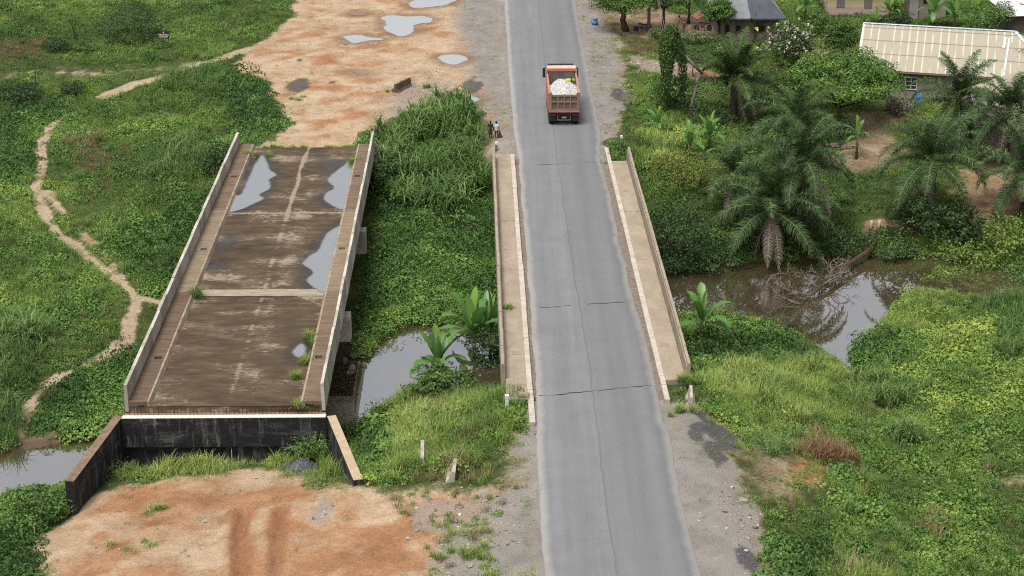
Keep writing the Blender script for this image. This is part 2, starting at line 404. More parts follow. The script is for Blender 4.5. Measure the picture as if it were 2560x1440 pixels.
Z_DIRT_NEAR = GP([(112, 1335), (185, 1292), (245, 1232), (330, 1206), (480, 1190), (620, 1176), (700, 1182), (790, 1204), (870, 1226), (960, 1236), (1060, 1218), (1180, 1225), (1270, 1212), (1235, 1290), (1140, 1370), (1110, 1600), (90, 1600), (112, 1420)])
Z_SANDBANK = GP([(20, 1135), (36, 1090), (90, 1082), (150, 1086), (215, 1094), (215, 1104), (120, 1112), (60, 1128)])
Z_YARD = GP([(1472, 10), (1600, 8), (1700, 34), (1760, 40), (1830, 60), (1810, 96), (1640, 98), (1560, 88), (1535, 80), (1500, 40)])
Z_YARD2 = GP([(2115, 285), (2250, 262), (2290, 300), (2230, 330), (2275, 380), (2210, 425), (2080, 425), (2040, 390), (2060, 365), (2150, 335)])
Z_YARD3 = GP([(2380, 420), (2520, 400), (2640, 430), (2620, 560), (2520, 600), (2430, 620), (2380, 560)])
Z_YARD4 = GP([(1575, 140), (1700, 152), (1790, 176), (1812, 205), (1700, 196), (1600, 180)])
Z_YARD5 = GP([(2010, 120), (2150, 122), (2145, 160), (2040, 150), (1990, 140)])
Z_YARD6 = GP([(2180, 540), (2260, 550), (2290, 600), (2220, 592), (2170, 570)])
Z_DRY1 = GP([(1960, 1150), (2050, 1130), (2095, 1190), (2040, 1235), (1970, 1225)])
Z_DRY2 = GP([(2490, 1195), (2600, 1185), (2600, 1220), (2500, 1218)])
Z_SPARSE_R = GP([(1845, 1095), (1950, 1110), (2010, 1150), (2050, 1200), (2040, 1250), (1960, 1290), (1885, 1235), (1855, 1170)])
Z_TRACK = [G(*p) for p in [(-120, 200), (0, 192), (60, 186), (150, 178), (240, 184), (330, 178), (420, 170), (500, 160)]]
PATH = [G(*p) for p in [(660, 112), (600, 130), (540, 152), (470, 172), (400, 195), (330, 212), (262, 240)]]
PATH2 = [G(*p) for p in [(178, 285), (125, 315), (102, 365), (98, 430), (88, 475), (112, 535), (150, 590), (215, 640), (285, 692), (335, 738), (344, 765), (325, 810), (318, 850), (280, 880), (200, 922), (110, 965), (72, 1020), (45, 1085)]]
PATH3 = [G(*p) for p in [(335, 740), (370, 748), (410, 760)]]
PATH4 = [G(*p) for p in [(120, 480), (160, 540), (215, 590), (270, 640), (320, 715)]]
DARK_SPOTS = [(745, 213, 1.4), (1180, 213, 1.3), (1800, 1085, 1.2), (1835, 1110, 1.0), (1770, 1055, .9), (1790, 1130, .8), (1555, 240, 1.3), (750, 150, .4), (1870, 1400, .8), (1740, 1085, .6), (830, 205, .4)]
darkw = [(*G(a, b)[:2], c) for a, b, c in DARK_SPOTS]
STONY = [(1060, 262, 4.5), (1160, 1330, 2.2), (1220, 1300, 1.8), (800, 1280, .8), (1620, 160, 2.5), (1690, 165, 2.5), (1120, 1390, 1.3), (1060, 1290, 1.0), (1840, 1290, 1.6)]
stonyw = [(*G(a, b)[:2], c) for a, b, c in STONY]

def zones(X, Y):
    n1 = (fbm(X / 2.2, Y / 2.2, 31, 4) - .5); n2 = (fbm(X / .7, Y / .7, 41, 3) - .5)
    jit = n1 * 2.2 + n2 * .9
    def inside(poly, soft=.5): return 1 - sstep(-soft, soft, sdist(X, Y, poly) + jit)
    z = {}
    dirt = np.maximum(inside(Z_DIRT_FAR, 1.1), inside(Z_DIRT_NEAR, 1.5))
    l, r = road_x(Y)
    grav = np.maximum.reduce([inside(Z_GRAV_L, 3.2), inside(Z_GRAV_R, 1.3), inside(Z_NEAR_R, 1.0), inside(Z_NEAR_L, 2.2)])
    yard = np.maximum.reduce([inside(Z_YARD, 1.0), inside(Z_YARD2, 1.6) * .8, inside(Z_YARD3, 1.8) * .85, inside(Z_YARD4, .8), inside(Z_YARD5, 1.0) * .8, inside(Z_YARD6, .8)])
    red = np.maximum.reduce([inside(Z_YARD4, .8), inside(Z_DRY1, .8) * .8, inside(Z_YARD3, 1) * .5])
    track = (1 - sstep(.3, 2.4, pdist(X, Y, Z_TRACK) + jit * 1.1)) * np.clip(.55 + n2 * 2.2 + n1 * 1.2, .15, 1)
    path = np.maximum.reduce([1 - sstep(.3, 1.2, pdist(X, Y, PATH) + jit * .35), 1 - sstep(.0, .85, pdist(X, Y, PATH2) + jit * .35), (1 - sstep(.2, .7, pdist(X, Y, PATH3) + jit * .3)) * .8, (1 - sstep(.0, .6, pdist(X, Y, PATH4) + jit * .5)) * .8])
    sand = np.maximum(inside(Z_SANDBANK, .5), np.maximum(inside(Z_DRY1, .8) * .7, inside(Z_DRY2, .9) * .55)); thin = inside(Z_SPARSE_R, 1.8) * .55
    dark = np.zeros_like(X); stony = np.zeros_like(X)
    for x, y, q in darkw: dark = np.maximum(dark, 1 - sstep(.5, 1.0, np.sqrt((X - x) ** 2 + ((Y - y) * .45) ** 2) / q + n2 * .9))
    for x, y, q in stonyw: stony = np.maximum(stony, 1 - sstep(.4, 1.1, np.sqrt((X - x) ** 2 + ((Y - y) * .4) ** 2) / q + n2 * .9))
    rutm = np.zeros_like(X)
    for rw in rutw: rutm = np.maximum(rutm, np.exp(-(pdist(X, Y, rw) / .38) ** 2) * np.clip(.5 + fbm(X * .7, Y * .5, 62, 3) * .9, 0, 1))
    edge = 1 - sstep(.1, .9, np.maximum(l - X, X - r) + n2 * .5)       # verge of the asphalt
    bare = np.clip(np.maximum.reduce([dirt, grav, yard * .8, track * .75, path, sand, thin, dark, edge * ((Y < RB_Y0) | (Y > RB_Y1))]), 0, 1)
    z['bare'] = bare; z['grav'] = np.clip(np.maximum.reduce([grav, track * .9, edge, path * .5]), 0, 1); z['orange'] = np.clip(dirt * (.35 + n1 * 1.6) + red + .22 * inside(Z_DIRT_NEAR, 1.5) + rutm, 0, 1)
    damp = np.zeros_like(X)
    for q, _ in PUD: damp = np.maximum(damp, 1 - sstep(.1, 1.6, sdist(X, Y, q) + n2 * .8))
    z['damp'] = damp; z['way'] = np.maximum(path, track); z['rut'] = rutm; z['dark'] = dark; z['stony'] = stony; z['yard'] = np.clip(np.maximum(yard, thin) - red * .6, 0, 1); z['dirt'] = dirt; z['path'] = np.maximum(path, sand); z['edge'] = edge
    return z

ZN = zones(GX, GY)
# ------------------------------------------------------------------ ground material
t = NT('ground_soil'); pos = t.pos(obj=False)
za = t.attr('zone_a', out='Color'); zb = t.attr('zone_b', out='Color')
def rgb(tt, c):
    n = tt.node('ShaderNodeSeparateColor'); tt.l.new(c, n.inputs[0]); return n.outputs
a_bare, a_grav, a_orange = rgb(t, za)[:3]; a_dark, a_stony, a_yard = rgb(t, zb)[:3]
nb = t.noise(.16, pos, 6, .6, .4); nm = t.noise(.55, pos, 8, .62, .25); nf = t.noise(5, pos, 6, .7); nff = t.noise(22, pos, 4, .7)
mixn = t.math('ADD', t.math('ADD', t.math('MULTIPLY', nm, .42), t.math('MULTIPLY', nb, .22)), t.math('MULTIPLY', nf, .36))
sand_c = t.ramp(mixn, [(.34, (.23, .145, .085)), (.45, (.365, .25, .155)), (.54, (.46, .345, .23)), (.66, (.57, .465, .34))])
or_c = t.ramp(mixn, [(.34, (.18, .084, .04)), (.5, (.335, .172, .085)), (.64, (.46, .285, .165))])
of = t.step(t.math('ADD', a_orange, t.math('MULTIPLY', t.math('SUBTRACT', nb, .5), .9)), .25, .75)
soil = t.mix(of, sand_c, or_c)
gr_c = t.ramp(t.math('ADD', t.math('MULTIPLY', nff, .55), t.math('MULTIPLY', nm, .45)), [(.3, (.145, .135, .122)), (.5, (.305, .28, .248)), (.66, (.425, .39, .345)), (.8, (.56, .53, .48))])
gf = t.step(t.math('ADD', a_grav, t.math('MULTIPLY', t.math('SUBTRACT', nm, .5), .8)), .25, .85)
soil = t.mix(gf, soil, t.mix(1.0, gr_c, (.78, .78, .79), 'MULTIPLY'))
ya_c = t.ramp(nm, [(.3, (.10, .062, .04)), (.5, (.19, .125, .08)), (.7, (.30, .215, .15))])
soil = t.mix(t.math('MULTIPLY', a_yard, .85), soil, ya_c)
st_c = t.ramp(nff, [(.3, (.09, .08, .07)), (.5, (.27, .24, .21)), (.7, (.5, .45, .39))])
soil = t.mix(t.math('MULTIPLY', t.step(t.math('ADD', a_stony, t.math('MULTIPLY', t.math('SUBTRACT', nf, .5), 1.4)), .3, .95), .7), soil, st_c)
dk_c = t.ramp(nff, [(.3, (.025, .025, .028)), (.55, (.075, .073, .075)), (.75, (.2, .19, .19))])
soil = t.mix(t.math('MULTIPLY', t.step(t.math('ADD', a_dark, t.math('MULTIPLY', t.math('SUBTRACT', nf, .5), 1.2)), .2, .9), .85), soil, dk_c)
soil = t.mix(t.math('MULTIPLY', t.step(nff, .52, .75), .22), soil, (.12, .08, .05))
vg_c = t.ramp(nm, [(.3, (.030, .042, .012)), (.55, (.055, .075, .020)), (.75, (.10, .095, .035))])  # overgrown soil; its dark green also carries the shade beneath the plants
bf = t.step(t.math('ADD', a_bare, t.math('MULTIPLY', t.math('SUBTRACT', nf, .5), .7)), .25, .75)
hz_ = t.xyz(pos)[2]
wet = t.math('MULTIPLY', t.step(hz_, -4.35, -4.85), .8)
soil = t.mix(t.math('MULTIPLY', t.attr('way'), .75), soil, t.ramp(mixn, [(.36, (.23, .175, .11)), (.5, (.38, .30, .20)), (.64, (.50, .42, .30))])); soil = t.mix(t.math('MULTIPLY', t.attr('damp'), .6), soil, (.16, .095, .055)); soil = t.mix(t.math('MULTIPLY', t.attr('rut'), .6), soil, (.22, .095, .045))
col = t.mix(bf, vg_c, soil)
col = t.mix(wet, col, (.055, .038, .02))
t.bump(t.math('ADD', nff, t.math('MULTIPLY', nf, 1.2)), .5, .06)
M_GROUND = t.done(col, .95, .15)

idx = np.arange(GX.size).reshape(GX.shape)
F = np.stack([idx[:-1, :-1], idx[:-1, 1:], idx[1:, 1:], idx[1:, :-1]], -1).reshape(-1, 4)
me = np_mesh('ground', np.stack([GX, GY, GZ], -1).reshape(-1, 3), F, M_GROUND, {
    'zone_a': np.stack([ZN['bare'], ZN['grav'], ZN['orange']], -1).reshape(-1, 3),
    'zone_b': np.stack([ZN['dark'], ZN['stony'], ZN['yard']], -1).reshape(-1, 3), 'damp': ZN['damp'].reshape(-1), 'rut': ZN['rut'].reshape(-1), 'way': ZN['way'].reshape(-1)}, smooth=True)
ground = tag(link('ground', me), 'rolling ground of orange soil, gravel and overgrown earth', 'ground', kind='structure')

# ------------------------------------------------------------------ river and puddles
def water_mat(name, deep, gloss, rough=.02, tint=(.9, .93, .96), ripple=.0, rim=False):
    t = NT(name); pos = t.pos(obj=False)
    n = t.noise(.5, pos, 3)
    d = t.node('ShaderNodeBsdfDiffuse'); t.sock(d, 0, t.mix(n, deep, tuple(c * .75 for c in deep)))
    g = t.node('ShaderNodeBsdfGlossy'); t.sock(g, 'Color', tint); g.inputs['Roughness'].default_value = rough
    if ripple:
        b = t.node('ShaderNodeBump'); b.inputs['Strength'].default_value = ripple; b.inputs['Distance'].default_value = .02
        t.l.new(t.noise(3.0, t.pos((1, .5, 1), obj=False), 2), b.inputs['Height']); t.l.new(b.outputs[0], g.inputs['Normal'])
    m = t.node('ShaderNodeMixShader'); t.sock(m, 0, gloss); t.l.new(d.outputs[0], m.inputs[1]); t.l.new(g.outputs[0], m.inputs[2])
    if rim:
        tr = t.node('ShaderNodeBsdfTransparent'); k = t.node('ShaderNodeMixShader')
        dp = t.math('ADD', t.attr('depth'), t.math('MULTIPLY', t.math('SUBTRACT', t.noise(3.5, pos, 4, .7), .5), .7)); t.sock(k, 0, t.step(t.math('MULTIPLY', dp, t.step(t.attr('depth'), 0, .12)), .12, .7))
        t.l.new(tr.outputs[0], k.inputs[1]); t.l.new(m.outputs[0], k.inputs[2]); m = k
    t.l.new(m.outputs[0], t.out.inputs[0]); return t.m
M_RIVER = water_mat('river_water', (.075, .058, .030), .60, .02, (.94, .96, 1.0), .06)
M_PUDDLE = water_mat('puddle_water', (.60, .56, .50), .86, .03, rim=True)
M_MUD = water_mat('muddy_water', (.20, .10, .06), .25, .08, rim=True)
M_DECKWATER = water_mat('deck_water', (.13, .125, .11), .62, .04, (.93, .96, 1.0), rim=True)
rv = [p for p in RIVER]
x0, x1, y0, y1 = -140, 140, 80, 150
me = MB(); me.v = [(x0, y0, ZW), (x1, y0, ZW), (x1, y1, ZW), (x0, y1, ZW)]; me.f = [(0, 1, 2, 3)]
tag(me.build('river_water', M_RIVER), 'still brown river winding under both bridges', 'river', kind='structure')

def rough_outline(poly, step=.25, amp=.25, seed=1, freq=1.0):
    P = np.asarray(poly, float)[:, :2]; out = []
    # smooth closed curve through the points, then a ragged edge
    n = len(P)
    for i in range(n):
        a, b, c, d = P[i - 1], P[i], P[(i + 1) % n], P[(i + 2) % n]
        m = max(2, int(np.linalg.norm(c - b) / step))
        for k in range(m):
            s = k / m
            out.append(.5 * ((2 * b) + (-a + c) * s + (2 * a - 5 * b + 4 * c - d) * s * s + (-a + 3 * b - 3 * c + d) * s ** 3))
    out = np.array(out)
    c = out.mean(0); dirs = out - c; L = np.linalg.norm(dirs, axis=1, keepdims=True); dirs = dirs / np.maximum(L, 1e-6)
    j = (fbm(out[:, 0] * freq + seed * 9, out[:, 1] * freq, seed, 4) - .5) * 2 * amp
    return out + dirs * j[:, None]
def sheet(name, outline, z, mat, parent=None, rim=.4, cell=.14):
    """a thin film of water: deep inside, fading to nothing at its ragged margin"""
    P = np.asarray(outline, float); lo, hi = P.min(0), P.max(0)
    xs = np.arange(lo[0], hi[0] + cell, cell); ys_ = np.arange(lo[1], hi[1] + cell, cell); XX, YY = np.meshgrid(xs, ys_)
    d = -sdist(XX, YY, P); idx = np.arange(XX.size).reshape(XX.shape); ins = d > -.02
    F = np.stack([idx[:-1, :-1], idx[:-1, 1:], idx[1:, 1:], idx[1:, :-1]], -1).reshape(-1, 4)
    F = F[ins.ravel()[F].any(1)]; u, inv = np.unique(F, return_inverse=True)
    V = np.stack([XX.ravel()[u], YY.ravel()[u], np.full(len(u), z)], -1)
    me = np_mesh(name, V, inv.reshape(F.shape), mat, {'depth': np.clip(d.ravel()[u] / rim, 0, 1)})
    return link(name, me, parent)
for i, (q, lab) in enumerate(PUD):
    tag(sheet('puddle', rough_outline(q, .3, .3, i + 3), -0.105, M_MUD if i >= 5 else M_PUDDLE), lab, 'puddle', kind='structure')

# ------------------------------------------------------------------ the asphalt road
ys = np.arange(56, 262, .5); l, r = road_x(ys)
onb = ((ys > RB_Y0 - 6) & (ys < RB_Y1 + 1))
jl = (fbm(ys * .3, ys * 0, 51, 4) - .5) * np.where(onb, .22, .14) + (fbm(ys * 2, ys * 0, 52, 2) - .5) * .06
jr = (fbm(ys * .3, ys * 0 + 3, 53, 4) - .5) * np.where(onb, .26, .14) + (fbm(ys * 2, ys * 0 + 5, 54, 2) - .5) * .06
l = l + jl; r = r + jr
cols = np.linspace(0, 1, 13); V = []; U = []
for c in cols:
    V.append(np.stack([l + (r - l) * c, ys, np.full_like(ys, .012)], -1)); U.append(np.full_like(ys, c))
V = np.stack(V, 1); U = np.stack(U, 1)
V[:, 0, 2] = -.07; V[:, -1, 2] = -.07                  # broken edge drops to the shoulder
V[:, 1, 0] = V[:, 0, 0] + .03; V[:, -2, 0] = V[:, -1, 0] - .03
U[:, 1] = .004; U[:, -2] = .996
n, k = V.shape[:2]; idx = np.arange(n * k).reshape(n, k)
F = np.stack([idx[:-1, :-1], idx[:-1, 1:], idx[1:, 1:], idx[1:, :-1]], -1).reshape(-1, 4)
t = NT('asphalt'); pos = t.pos(obj=False); u = t.attr('across')
str_ = t.pos((1.6, .05, 1), obj=False)
n1 = t.noise(1.0, str_, 5, .6); n2 = t.noise(.5, pos, 5, .6); nf = t.noise(14, pos, 5, .85)
base = t.ramp(t.math('ADD', t.math('MULTIPLY', n1, .6), t.math('MULTIPLY', n2, .4)), [(.32, (.158, .160, .167)), (.5, (.188, .191, .199)), (.68, (.22, .222, .231))])
seam_u = t.math('ADD', u, t.math('MULTIPLY', t.math('SUBTRACT', t.noise(.35, t.pos((.02, 1, 1), obj=False), 4, .7), .5), .035))
side = t.step(seam_u, .455, .48)
base = t.mix(t.math('MULTIPLY', side, .34), base, (.155, .155, .157))
tr = t.math('MULTIPLY', t.step(t.math('ABSOLUTE', t.math('SUBTRACT', u, .70)), .13, .03), .18)
base = t.mix(tr, base, (.10, .098, .095))
tr2 = t.math('MULTIPLY', t.step(t.math('ABSOLUTE', t.math('SUBTRACT', u, .25)), .13, .03), .08)
base = t.mix(tr2, base, (.12, .12, .12))
seam = t.math('MULTIPLY', t.step(t.math('ABSOLUTE', t.math('SUBTRACT', seam_u, .467)), .012, .002), .45)
base = t.mix(seam, base, (.10, .10, .102))
ed = t.math('SUBTRACT', .5, t.math('ABSOLUTE', t.math('SUBTRACT', u, .5)))
ed = t.math('ADD', ed, t.math('MULTIPLY', t.math('SUBTRACT', t.noise(.6, pos, 5), .5), .06))
base = t.mix(t.math('MULTIPLY', t.step(ed, .08, .015), .6), base, (.42, .40, .36))
base = t.mix(t.math('MULTIPLY', t.step(nf, .5, .8), .5), base, (.38, .375, .37))
base = t.mix(t.math('MULTIPLY', t.step(nf, .47, .2), .5), base, (.07, .07, .07))
pt = t.noise(.22, pos, 7, .7); base = t.mix(t.math('MULTIPLY', t.step(pt, .55, .68), .22), base, (.13, .128, .125))
t.bump(nf, .25, .02)
M_ASPHALT = t.done(base, .85, .25)
me = np_mesh('road', V.reshape(-1, 3), F, M_ASPHALT, {'across': U.reshape(-1)})
tag(link('road', me), 'worn grey two lane asphalt road with dusty edges', 'road', kind='structure')
# transverse cracks over the bridge joints
M_CRACK = plain('crack_black', (.016, .015, .014), (.05, .05, .05), 6)
def crack(px0, px1, py0, py1, name='crack', wd=.05, gaps=(), seed=0):
    a = np.array(W(px0, py0, .0)[:2]); b = np.array(W(px1, py1, .0)[:2]); m = MB(); k = 70; off = 0
    rr = np.random.default_rng(seed)
    for i in range(k):
        s0, s1 = i / k, (i + 1) / k
        if any(g0 <= s0 < g1 for g0, g1 in gaps): continue
        w0 = wd * (.25 + 1.1 * vnoise(s0 * 16, seed, 3)); w1 = wd * (.25 + 1.1 * vnoise(s1 * 16, seed, 3))
        o0 = (vnoise(s0 * 22, seed + 5, 4) - .5) * .16; o1 = (vnoise(s1 * 22, seed + 5, 4) - .5) * .16
        p0 = a + (b - a) * s0; p1 = a + (b - a) * s1
        m._a([(p0[0], p0[1] + o0 - w0, .017), (p1[0], p1[1] + o1 - w1, .017), (p1[0], p1[1] + o1 + w1, .017), (p0[0], p0[1] + o0 + w0, .017)], [(0, 1, 2, 3)])
    o = m.build(name, M_CRACK); return o
for a in [((1348, 1630, 991, 963), (), 1, 'long dark crack across the road at the near end of the bridge', .05), ((1332, 1590, 771, 753), ((.0, .06), (.26, .3), (.36, .52), (.88, 1)), 2, 'broken dark crack across the middle of the bridge road', .05), ((1340, 1492, 413, 405), ((.55, .78),), 3, 'faint dark crack across the road at the far end of the bridge', .06)]:
    tag(crack(*(a[0][0], a[0][1], a[0][2], a[0][3]), 'road_crack', a[4], a[1], a[2]), a[3], 'crack', kind='structure')
# ------------------------------------------------------------------ concrete
def concrete(name, c1, c2, dark, scale=1.0, stretch=(1, 1, 1), dk=.4, bump=.3, lo=.35, hi=.65, drips=0.0):
    t = NT(name); v = t.pos(stretch); o = t.pos()
    n = t.noise(scale, v, 6, .65); f = t.noise(18, o, 4, .7)
    c = t.mix(t.step(n, lo, hi), c1, c2)
    c = t.mix(t.math('MULTIPLY', t.step(t.noise(scale * 2.3, v, 6, .7, .6), .52, .75), dk), c, dark)
    if drips:
        d = t.noise(2.2, t.pos((2.5, 2.5, .22)), 5, .7)
        c = t.mix(t.math('MULTIPLY', t.step(d, .5, .72), drips), c, dark)
    c = t.mix(t.math('MULTIPLY', t.step(f, .55, .8), .25), c, dark)
    t.bump(f, bump, .03); return t.done(c, .9, .2)
M_PARAPET = concrete('weathered_concrete', (.62, .58, .50), (.50, .46, .39), (.14, .12, .10), .7, drips=.55, dk=.3)
M_PARAPET2 = concrete('stained_concrete', (.50, .46, .39), (.37, .335, .28), (.11, .095, .08), .7, drips=.65, dk=.35)
M_WALK = concrete('brown_walkway', (.145, .10, .066), (.205, .15, .103), (.085, .056, .037), 1.0, (.5, 3.0, 1), .5)
M_WALK2 = concrete('tan_walkway', (.205, .15, .103), (.28, .215, .15), (.12, .082, .055), 1.0, (.5, 3.0, 1), .5)
M_WALK3 = concrete('dark_walkway', (.115, .077, .05), (.17, .118, .078), (.06, .04, .027), 1.0, (.5, 3.0, 1), .5)
M_TAN = concrete('sandy_concrete', (.385, .315, .235), (.31, .25, .185), (.19, .15, .108), .8, (1, .6, 1), .5)
M_TANWALL = concrete('tan_wall', (.385, .32, .24), (.30, .25, .19), (.15, .12, .09), .8, (1, 1, .7), .6, drips=.5)
M_KERB = concrete('pale_kerb', (.56, .50, .42), (.45, .39, .32), (.22, .18, .14), 1.6, dk=.45)
M_KERB2 = concrete('stained_kerb', (.42, .35, .27), (.26, .20, .14), (.12, .085, .055), 1.8, (1, .8, 1), .6)
M_LEDGE = concrete('rusty_ledge', (.23, .15, .09), (.36, .25, .16), (.09, .05, .03), 2.0, (.4, 2, 1), .6)
M_WHITE = concrete('lime_strip', (.72, .68, .60), (.62, .58, .50), (.3, .26, .2), 3.0, dk=.3)
M_WINGTOP = concrete('wing_top_brown', (.17, .115, .075), (.26, .18, .12), (.07, .05, .035), 2.0, dk=.6)
M_WINGTOP2 = concrete('wing_top_sand', (.50, .40, .27), (.42, .32, .21), (.24, .17, .1), 2.0, dk=.5)
M_GRIME = concrete('gutter_grime', (.17, .135, .105), (.24, .195, .155), (.08, .065, .05), 3.0, dk=.5, bump=.8)
M_RUST = plain('rebar_rust', (.085, .035, .018), (.05, .02, .012), 9)
M_HOLE = plain('dark_hole', (.008, .007, .006), (.014, .012, .01), 9)
# black bitumen-painted wall with lime drips
t = NT('bitumen_wall'); o = t.pos()
d = t.noise(1.6, t.pos((1.6, 1.6, .22)), 6, .75); b = t.noise(.8, t.pos((.6, .6, 3.0)), 5, .7); f = t.noise(14, o, 4, .8)
c = t.mix(t.step(d, .50, .74), (.014, .014, .016), (.22, .215, .20))
c = t.mix(t.math('MULTIPLY', t.step(t.math('ADD', t.math('MULTIPLY', b, .6), t.math('MULTIPLY', f, .4)), .50, .66), .6), c, (.22, .215, .20))
t.bump(f, .4, .03); M_BITUMEN = t.done(c, .8, .25)
# the stained deck
t = NT('stained_deck'); o = t.pos(); X_, Y_, Z_ = t.xyz(o)[:3]
s1 = t.noise(1.0, t.pos((.6, 1.7, 1)), 7, .72); s2 = t.noise(1.0, t.pos((.18, .35, 1)), 4, .6); f = t.noise(2.4, t.pos((.8, 1.8, 1)), 10, .8); ff = t.noise(30, o, 3, .8)
c = t.ramp(t.math('ADD', t.math('MULTIPLY', s1, .5), t.math('MULTIPLY', s2, .5)), [(.36, (.034, .022, .012)), (.5, (.085, .056, .031)), (.63, (.165, .118, .074))])
xc = t.math('SUBTRACT', X_, t.math('ADD', t.math('MULTIPLY', t.math('SUBTRACT', t.noise(.10, t.pos((.01, 1, 1)), 2), .5), .7), .15))
cl = t.math('MULTIPLY', t.step(t.math('ABSOLUTE', xc), .26, .02), t.math('ADD', .45, t.math('MULTIPLY', t.step(Y_, 28, 36), .9)))
cl2 = t.step(t.math('ABSOLUTE', t.math('SUBTRACT', xc, .9)), .9, .1)
jn = t.attr('joint'); kb = t.step(t.math('ABSOLUTE', X_), 3.3, 4.15)
pale = t.math('ADD', t.math('MULTIPLY', cl, .20), t.math('MULTIPLY', cl2, .05))
pale = t.math('ADD', pale, t.math('MULTIPLY', jn, .13)); pale = t.math('ADD', pale, t.math('MULTIPLY', kb, .07))
pale = t.math('ADD', pale, t.math('MULTIPLY', t.math('SUBTRACT', s2, .49), .9))
pm = t.step(t.math('ADD', f, pale), .60, .68)
c = t.mix(t.math('MULTIPLY', pm, .85), c, t.mix(s1, (.38, .315, .235), (.24, .19, .135)))
c = t.mix(t.math('MULTIPLY', t.step(ff, .5, .8), .3), c, (.16, .115, .075))
wet = t.attr('wet'); c = t.mix(t.math('MULTIPLY', wet, .75), c, (.02, .017, .014))
t.bump(t.math('ADD', ff, f), .25, .02)
rr = t.math('SUBTRACT', .9, t.math('MULTIPLY', wet, .6)); M_DECK = t.done(c, rr, .3)
M_STRIP = concrete('pale_strip', (.42, .35, .26), (.26, .21, .15), (.12, .09, .06), 3, (.4, 2, 1), .6)

# ------------------------------------------------------------------ the unfinished bridge on the left
LBX0, LBX1 = -15.49, -16.18
LBL = LB_Y1 - LB_Y0
lb_rz = math.atan2(LBX0 - LBX1, LBL)
LB = thing('unfinished_bridge', 'unfinished brown concrete bridge with standing puddles and a black end wall', 'bridge', (LBX0, LB_Y0, 0), lb_rz)
LBi = (Matrix.Translation((LBX0, LB_Y0, 0)) @ Matrix.Rotation(lb_rz, 4, 'Z')).inverted()
def loc_lb(p): v = LBi @ Vector((p[0], p[1], 0)); return (v.x, v.y)
J1, J2 = 16.0, 31.8
SPANS = [(0.0, J1 - .03), (J1 + .03, J2 - .03), (J2 + .03, LBL)]
DECKP = [[(640, 398), (655, 386), (672, 400), (680, 425), (698, 437), (680, 450), (682, 470), (655, 487), (666, 496), (640, 510), (604, 526), (580, 528), (606, 470), (630, 415)],
         [(872, 400), (884, 392), (880, 425), (872, 470), (860, 522), (832, 519), (805, 500), (811, 482), (829, 471), (815, 450), (826, 435), (846, 420)],
         [(846, 560), (852, 575), (838, 640), (824, 690), (812, 736), (782, 722), (760, 702), (776, 682), (750, 660), (765, 642), (790, 626), (802, 600), (816, 580)],
         [(725, 884), (736, 866), (756, 856), (772, 868), (766, 890), (742, 896)]]
DP = [np.array([loc_lb(W(x, y, 0.0)) for x, y in q]) for q in DECKP]
DP = [np.stack([np.where(np.abs(q[:, 0]) > 3.8, np.sign(q[:, 0]) * 4.05, q[:, 0]), q[:, 1]], -1) for q in DP]
WETS = [np.array([loc_lb(W(x, y, 0.0)) for x, y in q]) for q in [[(545, 610), (575, 590), (590, 600), (570, 620), (540, 630)], [(520, 665), (545, 655), (550, 670), (525, 675)], [(800, 395), (830, 400), (860, 400), (850, 425), (820, 430)]]]
